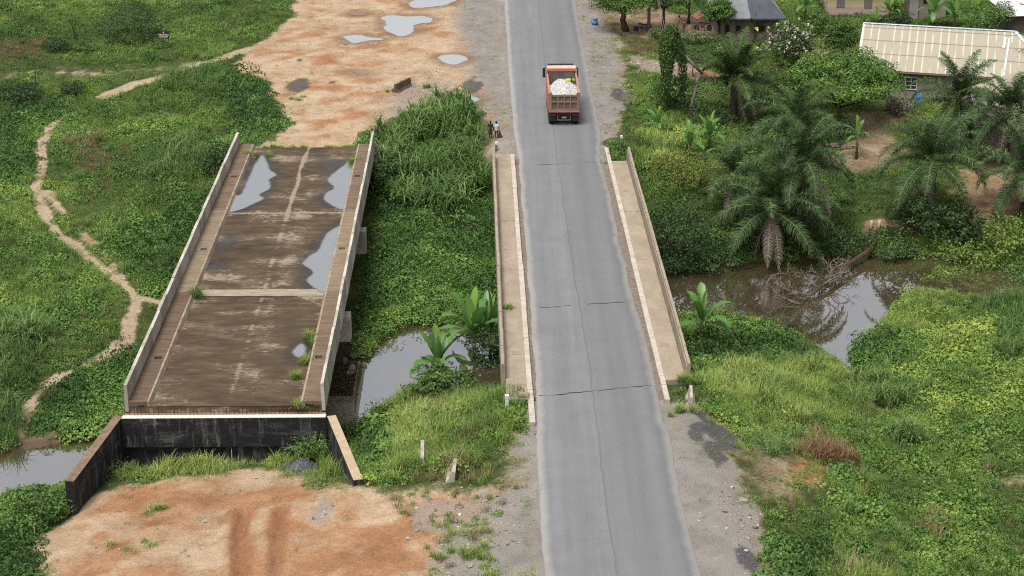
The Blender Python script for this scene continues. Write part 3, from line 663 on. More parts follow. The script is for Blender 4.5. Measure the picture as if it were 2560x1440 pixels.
for si, (a, b) in enumerate(SPANS):
    nx, ny = 28, int((b - a) / .3)
    xs = np.linspace(-4.0, 4.0, nx); yy = np.linspace(a, b, ny); XX, YY = np.meshgrid(xs, yy)
    wetv = np.zeros_like(XX)
    for q in DP + WETS: wetv = np.maximum(wetv, 1 - sstep(-.1, .9, sdist(XX, YY, q) + (fbm(XX * 1.5, YY * 1.5, 3, 3) - .5) * .8))
    jv = np.maximum(np.exp(-((YY - a) / 1.1) ** 2) if si else 0 * YY, np.exp(-((YY - b) / .8) ** 2) if si < 2 else 0 * YY)
    idx = np.arange(XX.size).reshape(XX.shape)
    F = np.stack([idx[:-1, :-1], idx[:-1, 1:], idx[1:, 1:], idx[1:, :-1]], -1).reshape(-1, 4)
    V = np.stack([XX, YY, 0 * XX], -1).reshape(-1, 3); nb_ = len(V)
    V = np.concatenate([V, [(-5.2, a, -.02), (5.2, a, -.02), (5.2, b, -.02), (-5.2, b, -.02), (-5.2, a, -.95), (5.2, a, -.95), (5.2, b, -.95), (-5.2, b, -.95)]])
    q = nb_; F = np.concatenate([F, [(q, q + 1, q + 5, q + 4), (q + 1, q + 2, q + 6, q + 5), (q + 2, q + 3, q + 7, q + 6), (q + 3, q, q + 4, q + 7), (q + 7, q + 6, q + 5, q + 4)]])
    z8 = np.zeros(8)
    link('deck_slab', np_mesh('deck_slab', V, F, M_DECK, {'wet': np.concatenate([wetv.ravel(), z8]), 'joint': np.concatenate([jv.ravel(), z8])}), LB)
    for sx in (-1, 1):
        mt = (M_WALK3, M_WALK2, M_WALK)[si] if sx < 0 else (M_WALK, M_WALK2, M_WALK)[si]
        # walkway with an open drain pit
        hy = {0: 5.7, 1: 23.6, 2: 39.2}[si]; m = MB()
        def bx(x0, x1, y0, y1): m.box(min(sx * x0, sx * x1), max(sx * x0, sx * x1), y0, y1, .0, .28)
        bx(4.2, 5.2, a, hy); bx(4.2, 5.2, hy + .42, b); bx(4.2, 4.36, hy, hy + .42); bx(4.78, 5.2, hy, hy + .42)
        wk = m.build('walkway_slab', mt, LB)
        MB().box(min(sx * 4.36, sx * 4.78), max(sx * 4.36, sx * 4.78), hy, hy + .42, .005, .12).build('drain_pit', M_HOLE, wk)
        # sloping kerb in lengths
        nk = 4
        for k in range(nk):
            k0, k1 = a + (b - a) * k / nk + .01, a + (b - a) * (k + 1) / nk - .01
            e = .02 * random.random()
            pts = [(sx * (3.98 + e), k0, -.01), (sx * 4.197, k0, -.01), (sx * 4.197, k1, -.01), (sx * (3.98 + e), k1, -.01), (sx * 4.10, k0, .27), (sx * 4.197, k0, .284), (sx * 4.197, k1, .284), (sx * 4.10, k1, .27)]
            if sx < 0: pts = [pts[i] for i in (1, 0, 3, 2, 5, 4, 7, 6)]
            MB().hull8(pts).build('kerb', M_KERB2, LB)
        # parapet panels
        npn = 6
        for k in range(npn):
            k0, k1 = a + (b - a) * k / npn + .008, a + (b - a) * (k + 1) / npn - .008
            dz = random.uniform(-.025, .025); dx = random.uniform(-.02, .02)
            pts = [(5.203 + dx, k0, -.3), (5.42 + dx, k0, -.3), (5.42 + dx, k1, -.3), (5.203 + dx, k1, -.3), (5.203 + dx, k0, 1.27 + dz), (5.37 + dx, k0, 1.30 + dz), (5.37 + dx, k1, 1.30 + dz), (5.203 + dx, k1, 1.27 + dz)]
            pts = [(sx * p[0], p[1], p[2]) for p in pts]
            if sx < 0: pts = [pts[i] for i in (1, 0, 3, 2, 5, 4, 7, 6)]
            MB().hull8(pts).build('parapet_panel', M_PARAPET if (k + (sx > 0)) % 2 else M_PARAPET2, LB)
MB().box(-3.97, 3.97, J1 + .05, J1 + 1.15, -.0, .012).build('joint_strip', M_STRIP, LB)
MB().box(-3.97, 3.97, J2 - .08, J2 + .1, -.0, .014).build('joint_strip', M_STRIP, LB)
# end wall, ledge, wing walls, bars
lw = LBL
MB().box(-5.42, 5.42, -.38, -.01, -1.2, -.40).build('bearing_ledge', M_LEDGE, LB)
aw = MB().box(-5.5, 5.5, -.80, -.38, -2.05, -.34).build('end_wall', M_BITUMEN, LB)
MB().box(-5.45, 5.45, -.60, -.39, -6.2, -2.06).build('lower_wall', M_BITUMEN, LB)
MB().box(-5.46, 5.46, -.79, -.40, -.34, -.325).build('wall_top_strip', M_WHITE, LB)
MB().box(-5.1, 5.1, .0, .6, -6.2, -.97).build('abutment', M_BITUMEN, LB)
MB().box(-5.6, 5.6, LBL - .9, LBL + .5, -6.0, -.97).build('abutment', M_PARAPET2, LB)
MB().box(-4.0, 4.0, LBL + .01, LBL + .28, -.9, -.03).build('approach_lip', M_STRIP, LB)
bars = MB()
for k in range(48):
    x = -5.1 + k * 10.2 / 47 + random.uniform(-.03, .03)
    bars.tube([(x, -.30, -.38), (x + random.uniform(-.03, .03), -.31, .02)], .013, 4)
for zz in (-.22, -.05): bars.tube([(-5.15, -.30, zz), (0, -.295, zz + .02), (5.15, -.30, zz)], .012, 4)
tag(bars.build('rebar', M_RUST, LB), kind='stuff')
for sx, xs in ((-1, (4.45, 4.62, 4.3)), (1, (4.4, 4.55, 4.7))):
    for x in xs[:3 if sx > 0 else 2]:
        MB().lathe([(.055, 0), (.055, .012)], 12, Matrix.Translation((sx * x, -.004, .04)) @ Matrix.Rotation(R(90), 4, 'X')).build('duct', M_HOLE, LB)
def wing(a_px, b_px, top_mat, inner, out_dir):
    a = Vector(loc_lb(W(*a_px, -.33)) + (0,)); b = Vector(loc_lb(W(*b_px, -.45)) + (0,))
    d = (b - a).normalized(); n = Vector((-d.y, d.x, 0)) * out_dir; th = .46
    def q(p, z, o): return (p.x + n.x * o, p.y + n.y * o, z)
    pts = [q(a, -6, 0), q(b, -6, 0), q(b, -6, th), q(a, -6, th), q(a, -.36, 0), q(b, -.48, 0), q(b, -.48, th), q(a, -.36, th)]
    if out_dir < 0: pts = [pts[i] for i in (3, 2, 1, 0, 7, 6, 5, 4)]
    w_ = MB().hull8(pts).build('wing_wall', M_BITUMEN, LB)
    pts = [q(a, -.356, .0), q(b, -.476, .0), q(b, -.476, th), q(a, -.356, th), q(a, -.335, -.01), q(b, -.455, -.01), q(b, -.455, th + .01), q(a, -.335, th + .01)]
    if out_dir < 0: pts = [pts[i] for i in (3, 2, 1, 0, 7, 6, 5, 4)]
    MB().hull8(pts).build('wing_coping', top_mat, w_)
wing((306, 1040), (184, 1203), M_WINGTOP, None, -1)
wing((818, 1040), (884, 1200), M_WINGTOP2, None, 1)
for jy in (J1, J2):
    p_ = MB().box(-5.62, 5.62, jy - .5, jy + .5, -2.9, -1.25).build('pier_cap', M_PARAPET2, LB)
    for x in (-3.3, 0, 3.3):
        MB().lathe([(.5, -7.5), (.5, -2.9)], 14, Matrix.Translation((x, jy, 0))).build('pier_column', M_PARAPET2, LB)
for sx in (-1, 1):
    for yy_, h_ in ((-.8, .2),): pass
# puddles lying on the deck
DLAB = ['long grey puddle along the left kerb at the far end of the brown deck', 'grey puddle along the right kerb at the far end of the brown deck', 'lobed grey puddle along the right kerb mid deck', 'small shallow puddle by the right kerb near the tufts on the deck']
for i, q in enumerate(DP):
    o_ = rough_outline(q, .2, .12, i + 30, 1.6)
    o_[:, 0] = np.where(np.abs(o_[:, 0]) > 3.85, np.sign(o_[:, 0]) * 4.3, o_[:, 0])
    Mx = LBi.inverted(); ow = np.array([(Mx @ Vector((p[0], p[1], 0)))[:2] for p in o_])
    tag(sheet('puddle', ow, .018, M_DECKWATER), DLAB[i], 'puddle', kind='structure')

# ------------------------------------------------------------------ the road bridge
n0l, n0r = W(1330, 960, 0), W(1650, 960, 0); f0l, f0r = W(1287, 400, 0), W(1516, 400, 0)
mx0, mx1 = (n0l[0] + n0r[0]) / 2, (f0l[0] + f0r[0]) / 2; my0, my1 = n0l[1], f0l[1]
rb_rz = math.atan2(mx0 - mx1, my1 - my0)
RB = thing('road_bridge', 'sandy concrete road bridge with kerbs, walkways and low parapets', 'bridge', (mx0, my0, 0), rb_rz)
RBi = (Matrix.Translation((mx0, my0, 0)) @ Matrix.Rotation(rb_rz, 4, 'Z')).inverted()
def ly(py, z=.15, px=1450): v = RBi @ Vector(W(px, py, z)); return v.y
KX = 3.55
MB().box(-KX - .02, KX + .02, ly(992), ly(405), -.9, -.035).build('deck_slab', M_GRIME, RB)
KL = [1056, 975, 960, 845, 767, 660, 560, 470, 412, 385]; KRr = [1000, 962, 940, 843, 743, 640, 545, 470, 409, 367]
WL = [1000, 962, 770, 552, 414, 384]; WRr = [952, 745, 528, 402]
for sx, ks, wsl, side in ((-1, KL, WL, 'l'), (1, KRr, WRr, 'r')):
    px = 1310 if sx < 0 else 1590
    for i, (a, b) in enumerate(zip(ks[:-1], ks[1:])):
        y0, y1 = ly(a, .18, px) + .02, ly(b, .18, px) - .02; e = random.uniform(-.02, .02); dz = random.uniform(-.015, .015)
        x0, x1 = sx * (KX + e), sx * (KX + .30)
        MB().box(min(x0, x1), max(x0, x1), y0, y1, -.5, .19 + dz).build('kerb_stone', M_KERB, RB)
    for i, (a, b) in enumerate(zip(wsl[:-1], wsl[1:])):
        y0, y1 = ly(a, .2, px) + .025, ly(b, .2, px) - .025
        x0, x1 = sx * (KX + .305), sx * (KX + 1.45)
        sl = MB().box(min(x0, x1), max(x0, x1), y0, y1, -.4, .205 + random.uniform(-.01, .012)).build('walkway_slab', M_TAN, RB)
        if y1 - y0 > 6:
            cx = sx * (KX + .75); cy = (y0 + y1) / 2 - 1.5
            MB().box(cx - .26, cx + .26, cy, cy + .55, .19, .224).build('access_cover', M_TANWALL, sl)
    y0, y1 = (ly(948, .2, px), ly(397, .2, px)); npn = 16
    for k in range(npn):
        k0, k1 = y0 + (y1 - y0) * k / npn + .008, y0 + (y1 - y0) * (k + 1) / npn - .008
        dx = random.uniform(-.012, .012); dz = random.uniform(-.02, .02); a0 = KX + 1.455 + dx
        pts = [(a0, k0, -.7), (a0 + .26, k0, -.7), (a0 + .26, k1, -.7), (a0, k1, -.7), (a0 + .03, k0, .98 + dz), (a0 + .26, k0, .98 + dz), (a0 + .26, k1, .98 + dz), (a0 + .03, k1, .98 + dz)]
        pts = [(sx * p[0], p[1], p[2]) for p in pts]
        if sx < 0: pts = [pts[i] for i in (1, 0, 3, 2, 5, 4, 7, 6)]
        pn = MB().hull8(pts).build('parapet_panel', M_TANWALL, RB)
        x0, x1 = sx * (a0 + .085), sx * (a0 + .245)
        MB().box(min(x0, x1), max(x0, x1), k0, k1, .982 + dz, 1.14 + dz).build('coping', M_TAN if k % 3 else M_TANWALL, pn)
for jy in (ly(985), ly(760), ly(575), ly(407)):
    MB().box(-5.0, 5.0, jy - .5, jy + .5, -7, -.92).build('pier_wall', M_TANWALL, RB)
# ------------------------------------------------------------------ leaves
def leafmat(name, stops, inst=0.0, rough=.55, trans=.22, spec=.25, bias=0.0):
    """colour along a ramp: per-plant tint (instances) and per-leaf tint together"""
    t = NT(name); lv = t.attr('lv')
    if inst:
        ti = t.attr('tint', 'INSTANCER'); f = t.math('ADD', t.math('MULTIPLY', ti, inst), t.math('MULTIPLY', lv, 1 - inst))
    else: f = lv
    if bias: f = t.math('ADD', f, bias)
    c = t.ramp(f, stops)
    t.done(c, rough, spec, k=1)
    tl = t.node('ShaderNodeBsdfTranslucent'); t.l.new(c, tl.inputs[0])
    m = t.node('ShaderNodeMixShader'); m.inputs[0].default_value = trans
    t.l.new(t.p.outputs[0], m.inputs[1]); t.l.new(tl.outputs[0], m.inputs[2]); t.l.new(m.outputs[0], t.out.inputs[0])
    return t.m
def sc(c, k): return tuple(x * k for x in c)
R_VINE = [(0, (0.0224, 0.0538, 0.0134)), (0.35, (0.0538, 0.1142, 0.0235)), (0.65, (0.103, 0.196, 0.0381)), (1, (0.1904, 0.28, 0.0616))]
R_GRASS = [(0, (0.0624, 0.1056, 0.024)), (0.35, (0.126, 0.198, 0.0408)), (0.65, (0.204, 0.288, 0.06)), (1, (0.36, 0.396, 0.12))]
R_CANE = [(0, (.026, .058, .014)), (.35, (.064, .126, .028)), (.7, (.12, .195, .048)), (1, (.27, .33, .14))]
R_WEED = [(0, (0.0415, 0.0854, 0.0195)), (0.4, (0.1037, 0.183, 0.0342)), (0.7, (0.183, 0.2684, 0.0488)), (1, (0.3294, 0.366, 0.0793))]
R_DRY = [(0, (.105, .072, .035)), (.4, (.18, .13, .065)), (.7, (.25, .195, .10)), (1, (.34, .28, .16))]
M_VINE = leafmat('vine_leaf', R_VINE, .72); M_GRASS = leafmat('grass_blade', R_GRASS, .75, trans=.3); M_CANE = leafmat('cane_blade', R_CANE, .5, trans=.3)
M_WEED = leafmat('weed_leaf', R_WEED, .74); M_DRY = leafmat('dry_blade', R_DRY, .6)

def leaf_geo(C, T, N, L, Wd, r, fold=.25, lobes=False):
    """leaf rhombi: centres C, tip directions T, normals N, lengths L, widths Wd -> V, F, lv"""
    n = len(C)
    T = T / np.linalg.norm(T, axis=1, keepdims=True); S = np.cross(N, T); S /= np.maximum(np.linalg.norm(S, axis=1, keepdims=True), 1e-6)
    U = np.cross(T, S)
    L = L[:, None]; Wd = Wd[:, None]
    b = C - T * L * .5; tip = C + T * L * .5 - U * L * .12
    l = C - T * L * .08 + S * Wd * .5 + U * Wd * fold; rr = C - T * L * .08 - S * Wd * .5 + U * Wd * fold
    V = np.stack([b, l, tip, rr], 1).reshape(-1, 3)
    i = np.arange(n)[:, None] * 4
    F = np.concatenate([i + [0, 2, 1], i + [0, 3, 2]], 0)
    return V, F, np.repeat(r, 4)
def rand_dirs(n, g, up=0.0, spread=1.0):
    d = g.normal(size=(n, 3)) * spread; d[:, 2] += up
    return d / np.linalg.norm(d, axis=1, keepdims=True)
def cat_geo(parts):
    V, F, A, o = [], [], [], 0
    for v, f, a in parts: V.append(v); F.append(f + o); A.append(a); o += len(v)
    return np.concatenate(V), np.concatenate(F), np.concatenate(A)
def blades(n, g, L, wd, spread, droop, base_r, segs=3, z0=0.0, stem=0.0):
    """arching grass blades"""
    Ls = g.uniform(*L, n); az = g.uniform(0, 2 * np.pi, n); tilt = np.abs(g.normal(0, spread, n)); ws = g.uniform(*wd, n)
    bx, by = base_r * g.normal(size=n) * .6, base_r * g.normal(size=n) * .6
    ss = np.linspace(0, 1, segs + 1); ca, sa = np.cos(az), np.sin(az)
    lines = []
    p = np.stack([bx, by, np.full(n, z0) + g.uniform(0, 1, n) * stem], -1); ang = tilt.copy()
    pts = [p.copy()]
    dr = g.uniform(.4, 1.5, n) * droop
    for k in range(segs):
        st = Ls / segs; p = p + np.stack([np.sin(ang) * ca * st, np.sin(ang) * sa * st, np.cos(ang) * st], -1); pts.append(p.copy()); ang = ang + dr / segs * (1 + k * .7)
    side = np.stack([-sa, ca, np.zeros(n)], -1)
    V = []
    for k, s in enumerate(ss[:-1]):
        w = (ws * (1 - s ** 1.6) * (.6 + .4 * min(1, s * 4 + .2)))[:, None]; V += [pts[k] - side * w / 2, pts[k] + side * w / 2]
    V.append(pts[-1]); V = np.stack(V, 1); m = V.shape[1]
    i = np.arange(n)[:, None] * m; F = []
    for k in range(segs - 1):
        a = 2 * k; F += [i + [a, a + 1, a + 3], i + [a, a + 3, a + 2]]
    a = 2 * (segs - 1); F.append(i + [a, a + 1, m - 1])
    lv = np.repeat(g.uniform(0, 1, n), m)
    lv = lv.reshape(n, m); lv = np.clip(lv * .7 + .3 * np.linspace(0, 1, m)[None, :], 0, 1).ravel()
    return V.reshape(-1, 3), np.concatenate(F), lv
PROTO = {}
def proto(kind, geos, mat):
    c = bpy.data.collections.new('proto_' + kind); PROTO[kind] = (c, len(geos))
    for i, (v, f, a) in enumerate(geos):
        me = np_mesh(f'{kind}_{i:02d}', v, f, mat, {'lv': a}); o = bpy.data.objects.new(f'{kind}_{i:02d}', me); c.objects.link(o)
def vine_clump(seed, n=62, rad=.55, h=.38, L=(.10, .18), tilt=.6):
    g = np.random.default_rng(seed)
    rr = rad * np.sqrt(g.uniform(0, 1, n)); a = g.uniform(0, 2 * np.pi, n)
    z = h * (1 - (rr / rad) ** 2) * g.uniform(.35, 1.1, n) + .03
    C = np.stack([rr * np.cos(a), rr * np.sin(a), z], -1)
    N = rand_dirs(n, g, 1.6, tilt); N[:, 0] += np.cos(a) * rr / rad * .5; N[:, 1] += np.sin(a) * rr / rad * .5
    T = np.stack([np.cos(a + g.normal(0, 1.0, n)), np.sin(a + g.normal(0, 1.0, n)), g.normal(-.25, .3, n)], -1)
    Ls = g.uniform(*L, n)
    return leaf_geo(C, T, N, Ls, Ls * g.uniform(.75, 1.0, n), g.uniform(.1, .9, n))
proto('vine', [vine_clump(i) for i in range(5)], M_VINE)
proto('weed', [vine_clump(20 + i, 50, .5, .5, (.09, .17), .8) for i in range(3)] + [cat_geo([vine_clump(30 + i, 26, .45, .45, (.10, .18), .8), blades(22, np.random.default_rng(i + 60), (.35, .75), (.016, .028), .4, .9, .3)]) for i in range(2)], M_WEED)
proto('bigleaf', [vine_clump(40 + i, 46, .6, .5, (.12, .23), .7) for i in range(4)], M_WEED)
def mound(seed, n=270, rad=1.1, h=.95, L=(.09, .17), tilt=.65):
    g = np.random.default_rng(seed); a = g.uniform(0, 6.28, n); u = np.sqrt(g.uniform(0, 1, n)); lob = 1 + .25 * np.sin(a * 3 + seed) + .15 * np.sin(a * 5 + 2 * seed)
    rr = rad * u * lob; z = h * np.sqrt(np.clip(1 - u ** 2, 0, 1)) * g.uniform(.75, 1.12, n) * (.8 + .3 * np.sin(a * 2 + seed))
    C = np.stack([rr * np.cos(a), rr * np.sin(a), z], -1); N = np.stack([np.cos(a) * u, np.sin(a) * u, 1 - .6 * u], -1) + rand_dirs(n, g) * tilt
    T = np.stack([np.cos(a), np.sin(a), -.6 - g.uniform(0, .6, n)], -1) + g.normal(0, .5, (n, 3)); Ls = g.uniform(*L, n)
    return leaf_geo(C, T, N, Ls, Ls * g.uniform(.7, 1.0, n), g.uniform(.05, .95, n))
proto('vinemound', [mound(200 + i) for i in range(5)], M_VINE)
proto('shrublet', [cat_geo([mound(220 + i, 150, .8, 1.0, (.08, .16), .9), blades(14, np.random.default_rng(i + 230), (.8, 1.5), (.02, .035), .3, .8, .4)]) for i in range(4)], M_WEED)
proto('grass', [blades(46, np.random.default_rng(70 + i), (.4, .85), (.02, .035), .38, 1.0, .26) for i in range(5)], M_GRASS)
proto('shortgrass', [blades(40, np.random.default_rng(90 + i), (.14, .34), (.018, .03), .6, .8, .34, 2) for i in range(3)], M_GRASS)
proto('cane', [blades(54, np.random.default_rng(110 + i), (1.3, 2.5), (.065, .12), .45, 2.0, .42, 5, 0, .9) for i in range(4)], M_CANE)
proto('midcane', [blades(46, np.random.default_rng(130 + i), (.8, 1.5), (.03, .055), .42, 1.5, .35, 4, 0, .3) for i in range(4)], M_CANE)
proto('dry', [blades(60, np.random.default_rng(150 + i), (.4, .9), (.018, .034), .45, .9, .35) for i in range(3)], M_DRY)

def scatter(name, kind, P, rot, scl, tint, label, cat):
    c, nvar = PROTO[kind]; n = len(P)
    me = bpy.data.meshes.new(name); me.vertices.add(n); me.vertices.foreach_set('co', np.asarray(P, np.float32).ravel())
    a = me.attributes.new('rot', 'FLOAT_VECTOR', 'POINT'); a.data.foreach_set('vector', np.asarray(rot, np.float32).ravel())
    a = me.attributes.new('scl', 'FLOAT_VECTOR', 'POINT'); a.data.foreach_set('vector', np.asarray(scl, np.float32).ravel())
    a = me.attributes.new('tint', 'FLOAT', 'POINT'); a.data.foreach_set('value', np.asarray(tint, np.float32))
    a = me.attributes.new('idx', 'INT', 'POINT'); a.data.foreach_set('value', rng.integers(0, nvar, n).astype(np.int32))
    o = link(name, me); tag(o, label, cat, kind='stuff')
    ng = bpy.data.node_groups.new(name + '_spread', 'GeometryNodeTree')
    ng.interface.new_socket('Geometry', in_out='INPUT', socket_type='NodeSocketGeometry'); ng.interface.new_socket('Geometry', in_out='OUTPUT', socket_type='NodeSocketGeometry')
    N = ng.nodes; gi, go = N.new('NodeGroupInput'), N.new('NodeGroupOutput')
    ci = N.new('GeometryNodeCollectionInfo'); ci.inputs['Collection'].default_value = c; ci.inputs['Separate Children'].default_value = True; ci.inputs['Reset Children'].default_value = True
    ip = N.new('GeometryNodeInstanceOnPoints'); ip.inputs['Pick Instance'].default_value = True
    def na(nm, dt):
        q = N.new('GeometryNodeInputNamedAttribute'); q.data_type = dt; q.inputs['Name'].default_value = nm; return q.outputs[0]
    er = N.new('FunctionNodeEulerToRotation'); L = ng.links
    L.new(gi.outputs[0], ip.inputs['Points']); L.new(ci.outputs[0], ip.inputs['Instance'])
    L.new(na('idx', 'INT'), ip.inputs['Instance Index']); L.new(na('rot', 'FLOAT_VECTOR'), er.inputs[0]); L.new(er.outputs[0], ip.inputs['Rotation'])
    L.new(na('scl', 'FLOAT_VECTOR'), ip.inputs['Scale']); L.new(ip.outputs[0], go.inputs[0])
    md = o.modifiers.new('spread', 'NODES'); md.node_group = ng
    return o

# ------------------------------------------------------------------ where the green things grow
def jit_grid(sp, seed):
    g = np.random.default_rng(seed); P = []
    for y in np.arange(66, 203, sp):
        hw = (y / CP + 8) * (1280 / FPX) * 1.04 + 5.0
        x = np.arange(-hw, hw, sp); P.append(np.stack([x, np.full_like(x, y)], -1))
    P = np.concatenate(P); return P + g.uniform(-.5, .5, P.shape) * sp * 1.15
_m = LBi.inverted()
LBPOLY = [(_m @ Vector((x, y, 0)))[:2] for x, y in [(-5.6, -.9), (5.6, -.9), (5.6, LBL + .1), (-5.6, LBL + .1)]]
LBROOF = [(_m @ Vector((x, y, 0)))[:2] for x, y in [(-4.6, 1.), (4.6, 1.), (4.6, LBL + .1), (-4.6, LBL + .1)]]
WINGL = [W(306, 1040, -.4), W(172, 1206, -.4)]; WINGR = [W(822, 1040, -.4), W(895, 1202, -.4)]
KEEPOUT = []      # (polygon) footprints of houses, filled by the builders before the scatter runs
def free(P, m_road=.15):
    X, Y = P[:, 0], P[:, 1]; l, r = road_x(Y)
    ok = ~((X > l - m_road) & (X < r + m_road) & ((Y < RB_Y0 + 1) | (Y > RB_Y1 - 2)))
    ok &= ~((np.abs(Y - 111.3) < 21.3) & (X > l - 1.95) & (X < r + 1.95))
    ok &= sdist(X, Y, LBPOLY) > .05
    ok &= sdist(X, Y, RIVER) > .15
    ok &= (pdist(X, Y, WINGL) > .5) & (pdist(X, Y, WINGR) > .5)
    for q, _ in PUD: ok &= sdist(X, Y, q) > .25
    sx_, sy_, _z = G(411, 122); ok &= ~((np.abs(X - sx_) < .9) & (Y > sy_ - 3.2) & (Y < sy_ + .4))
    hx_, hy_, _z = G(757, 1166); ok &= (X - hx_) ** 2 + (Y - hy_) ** 2 > 1.3
    hx_, hy_, _z = G(1231, 352); ok &= (X - hx_) ** 2 + ((Y - hy_) * .35) ** 2 > .8
    for k in KEEPOUT: ok &= sdist(X, Y, k) > 0
    return ok
def Z(px): return [G(x, y) for x, y in px]
A_VINE = [Z(p) for p in [
    [(900, 480), (1000, 430), (1040, 560), (1240, 460), (1250, 840), (1130, 805), (1000, 815), (850, 900), (880, 640)],
    [(55, 1070), (130, 960), (260, 900), (360, 870), (330, 960), (300, 1040), (200, 1095), (150, 1080)],
    [(590, 190), (680, 212), (665, 240), (735, 310), (640, 365), (560, 350), (560, 240)],
    [(300, 590), (440, 530), (530, 520), (430, 700), (360, 720), (300, 650)],
    [(-40, 205), (90, 210), (110, 260), (60, 275), (-40, 265)],
    [(-60, 1330), (90, 1325), (115, 1400), (90, 1480), (-60, 1500)],
    [(20, 1250), (140, 1240), (150, 1300), (60, 1310)],
    [(1700, 840), (1830, 800), (1990, 850), (2000, 900), (1800, 900), (1720, 980)],
    [(900, 340), (960, 330), (980, 400), (940, 460), (900, 420)],
    [(1900, 1370), (2020, 1340), (2100, 1440), (1900, 1560)],
    [(2130, 880), (2300, 820), (2300, 900), (2160, 950)],
    [(870, 1080), (960, 1020), (1000, 1060), (960, 1150), (880, 1160)],
    [(0, 260), (160, 280), (90, 400), (70, 460), (-60, 480), (-60, 280)],
    [(1640, 560), (1800, 560), (1850, 650), (1700, 690), (1640, 680)]]]
A_CANE = [Z(p) for p in [
    [(950, 330), (1060, 310), (1100, 250), (1170, 266), (1180, 350), (1228, 480), (1130, 560), (1010, 520), (930, 430)],
]]
A_MIDC = [Z(p) for p in [
    [(390, 235), (430, 190), (560, 180), (570, 230), (480, 245)], [(-40, 800), (60, 780), (120, 850), (110, 950), (0, 960)], [(350, 400), (500, 330), (560, 360), (500, 450), (380, 450)],
    [(2200, 930), (2260, 930), (2260, 1040), (2190, 1010)], [(2480, 760), (2600, 740), (2600, 900), (2500, 900)], [(0, 1050), (40, 1000), (40, 1100), (0, 1120)]]]
A_BRIGHT = [Z(p) for p in [
    [(1720, 960), (1900, 900), (2060, 900), (2140, 990), (2150, 1060), (1980, 1060), (1800, 1040)],
    [(930, 1080), (1060, 980), (1290, 960), (1320, 1060), (1270, 1110), (1150, 1180), (1000, 1190)],
    [(1560, 340), (1700, 350), (1700, 420), (1580, 420)], [(230, 1215), (300, 1120), (640, 1140), (860, 1160), (880, 1215), (640, 1172), (330, 1195)], [(1900, 1420), (2100, 1380), (2200, 1500), (1900, 1600)]]]
A_BIG = [Z(p) for p in [[(2190, 860), (2400, 800), (2640, 820), (2640, 1320), (2320, 1300), (2180, 1240), (2200, 1180), (2300, 1120), (2230, 1010)]]]
A_DRY = [Z(p) for p in [
    [(2010, 1080), (2060, 1060), (2095, 1150), (2070, 1200), (2020, 1180)], [(2270, 1290), (2350, 1290), (2360, 1350), (2300, 1370)], [(1540, 90), (1640, 105), (1640, 135), (1570, 140)],
    [(1100, 1195), (1270, 1150), (1280, 1260), (1190, 1320), (1060, 1280), (1020, 1230)], [(170, 350), (260, 330), (280, 420), (200, 440)], [(1960, 1160), (2030, 1150), (2020, 1220)], [(0, 110), (110, 100), (100, 140), (0, 150)], [(1880, 180), (2040, 150), (2140, 160), (2020, 180)]]]
A_SPARSE = [Z(p) for p in [[(960, 1205), (1080, 1185), (1280, 1130), (1290, 1260), (1235, 1330), (1240, 1470), (1090, 1470), (1060, 1330), (980, 1270)], [(1840, 1090), (1960, 1100), (2080, 1180), (2060, 1260), (1960, 1300), (1880, 1240), (1850, 1170)], [(1000, 300), (1060, 240), (1130, 240), (1140, 270), (1080, 300)]]]
A_SHORT = [Z(p) for p in [
    [(0, 90), (130, 100), (200, 165), (480, 150), (560, 150), (350, 215), (260, 250), (0, 215)], [(1545, 180), (1640, 190), (1640, 250), (1560, 240)], [(2060, 270), (2300, 250), (2300, 420), (2060, 440)], [(100, 480), (240, 460), (300, 600), (240, 610)],
    [(1640, 10), (1750, 10), (1750, 36), (1660, 34)], [(2000, 60), (2150, 40), (2150, 130), (2010, 120)], [(300, 1170), (800, 1165), (900, 1215), (600, 1190), (330, 1205)], [(960, 1190), (1270, 1190), (1200, 1300), (1000, 1300)], [(1540, 85), (1700, 100), (1850, 150), (1850, 190), (1560, 140)], [(330, 750), (410, 750), (400, 850), (330, 860)], [(2150, 470), (2260, 470), (2290, 600), (2150, 580)]]]
def inpoly(P, polys, soft=0.0, jit=None):
    m = np.full(len(P), 1e9)
    for q in polys: m = np.minimum(m, sdist(P[:, 0], P[:, 1], q))
    if jit is not None: m = m + jit
    return m < soft
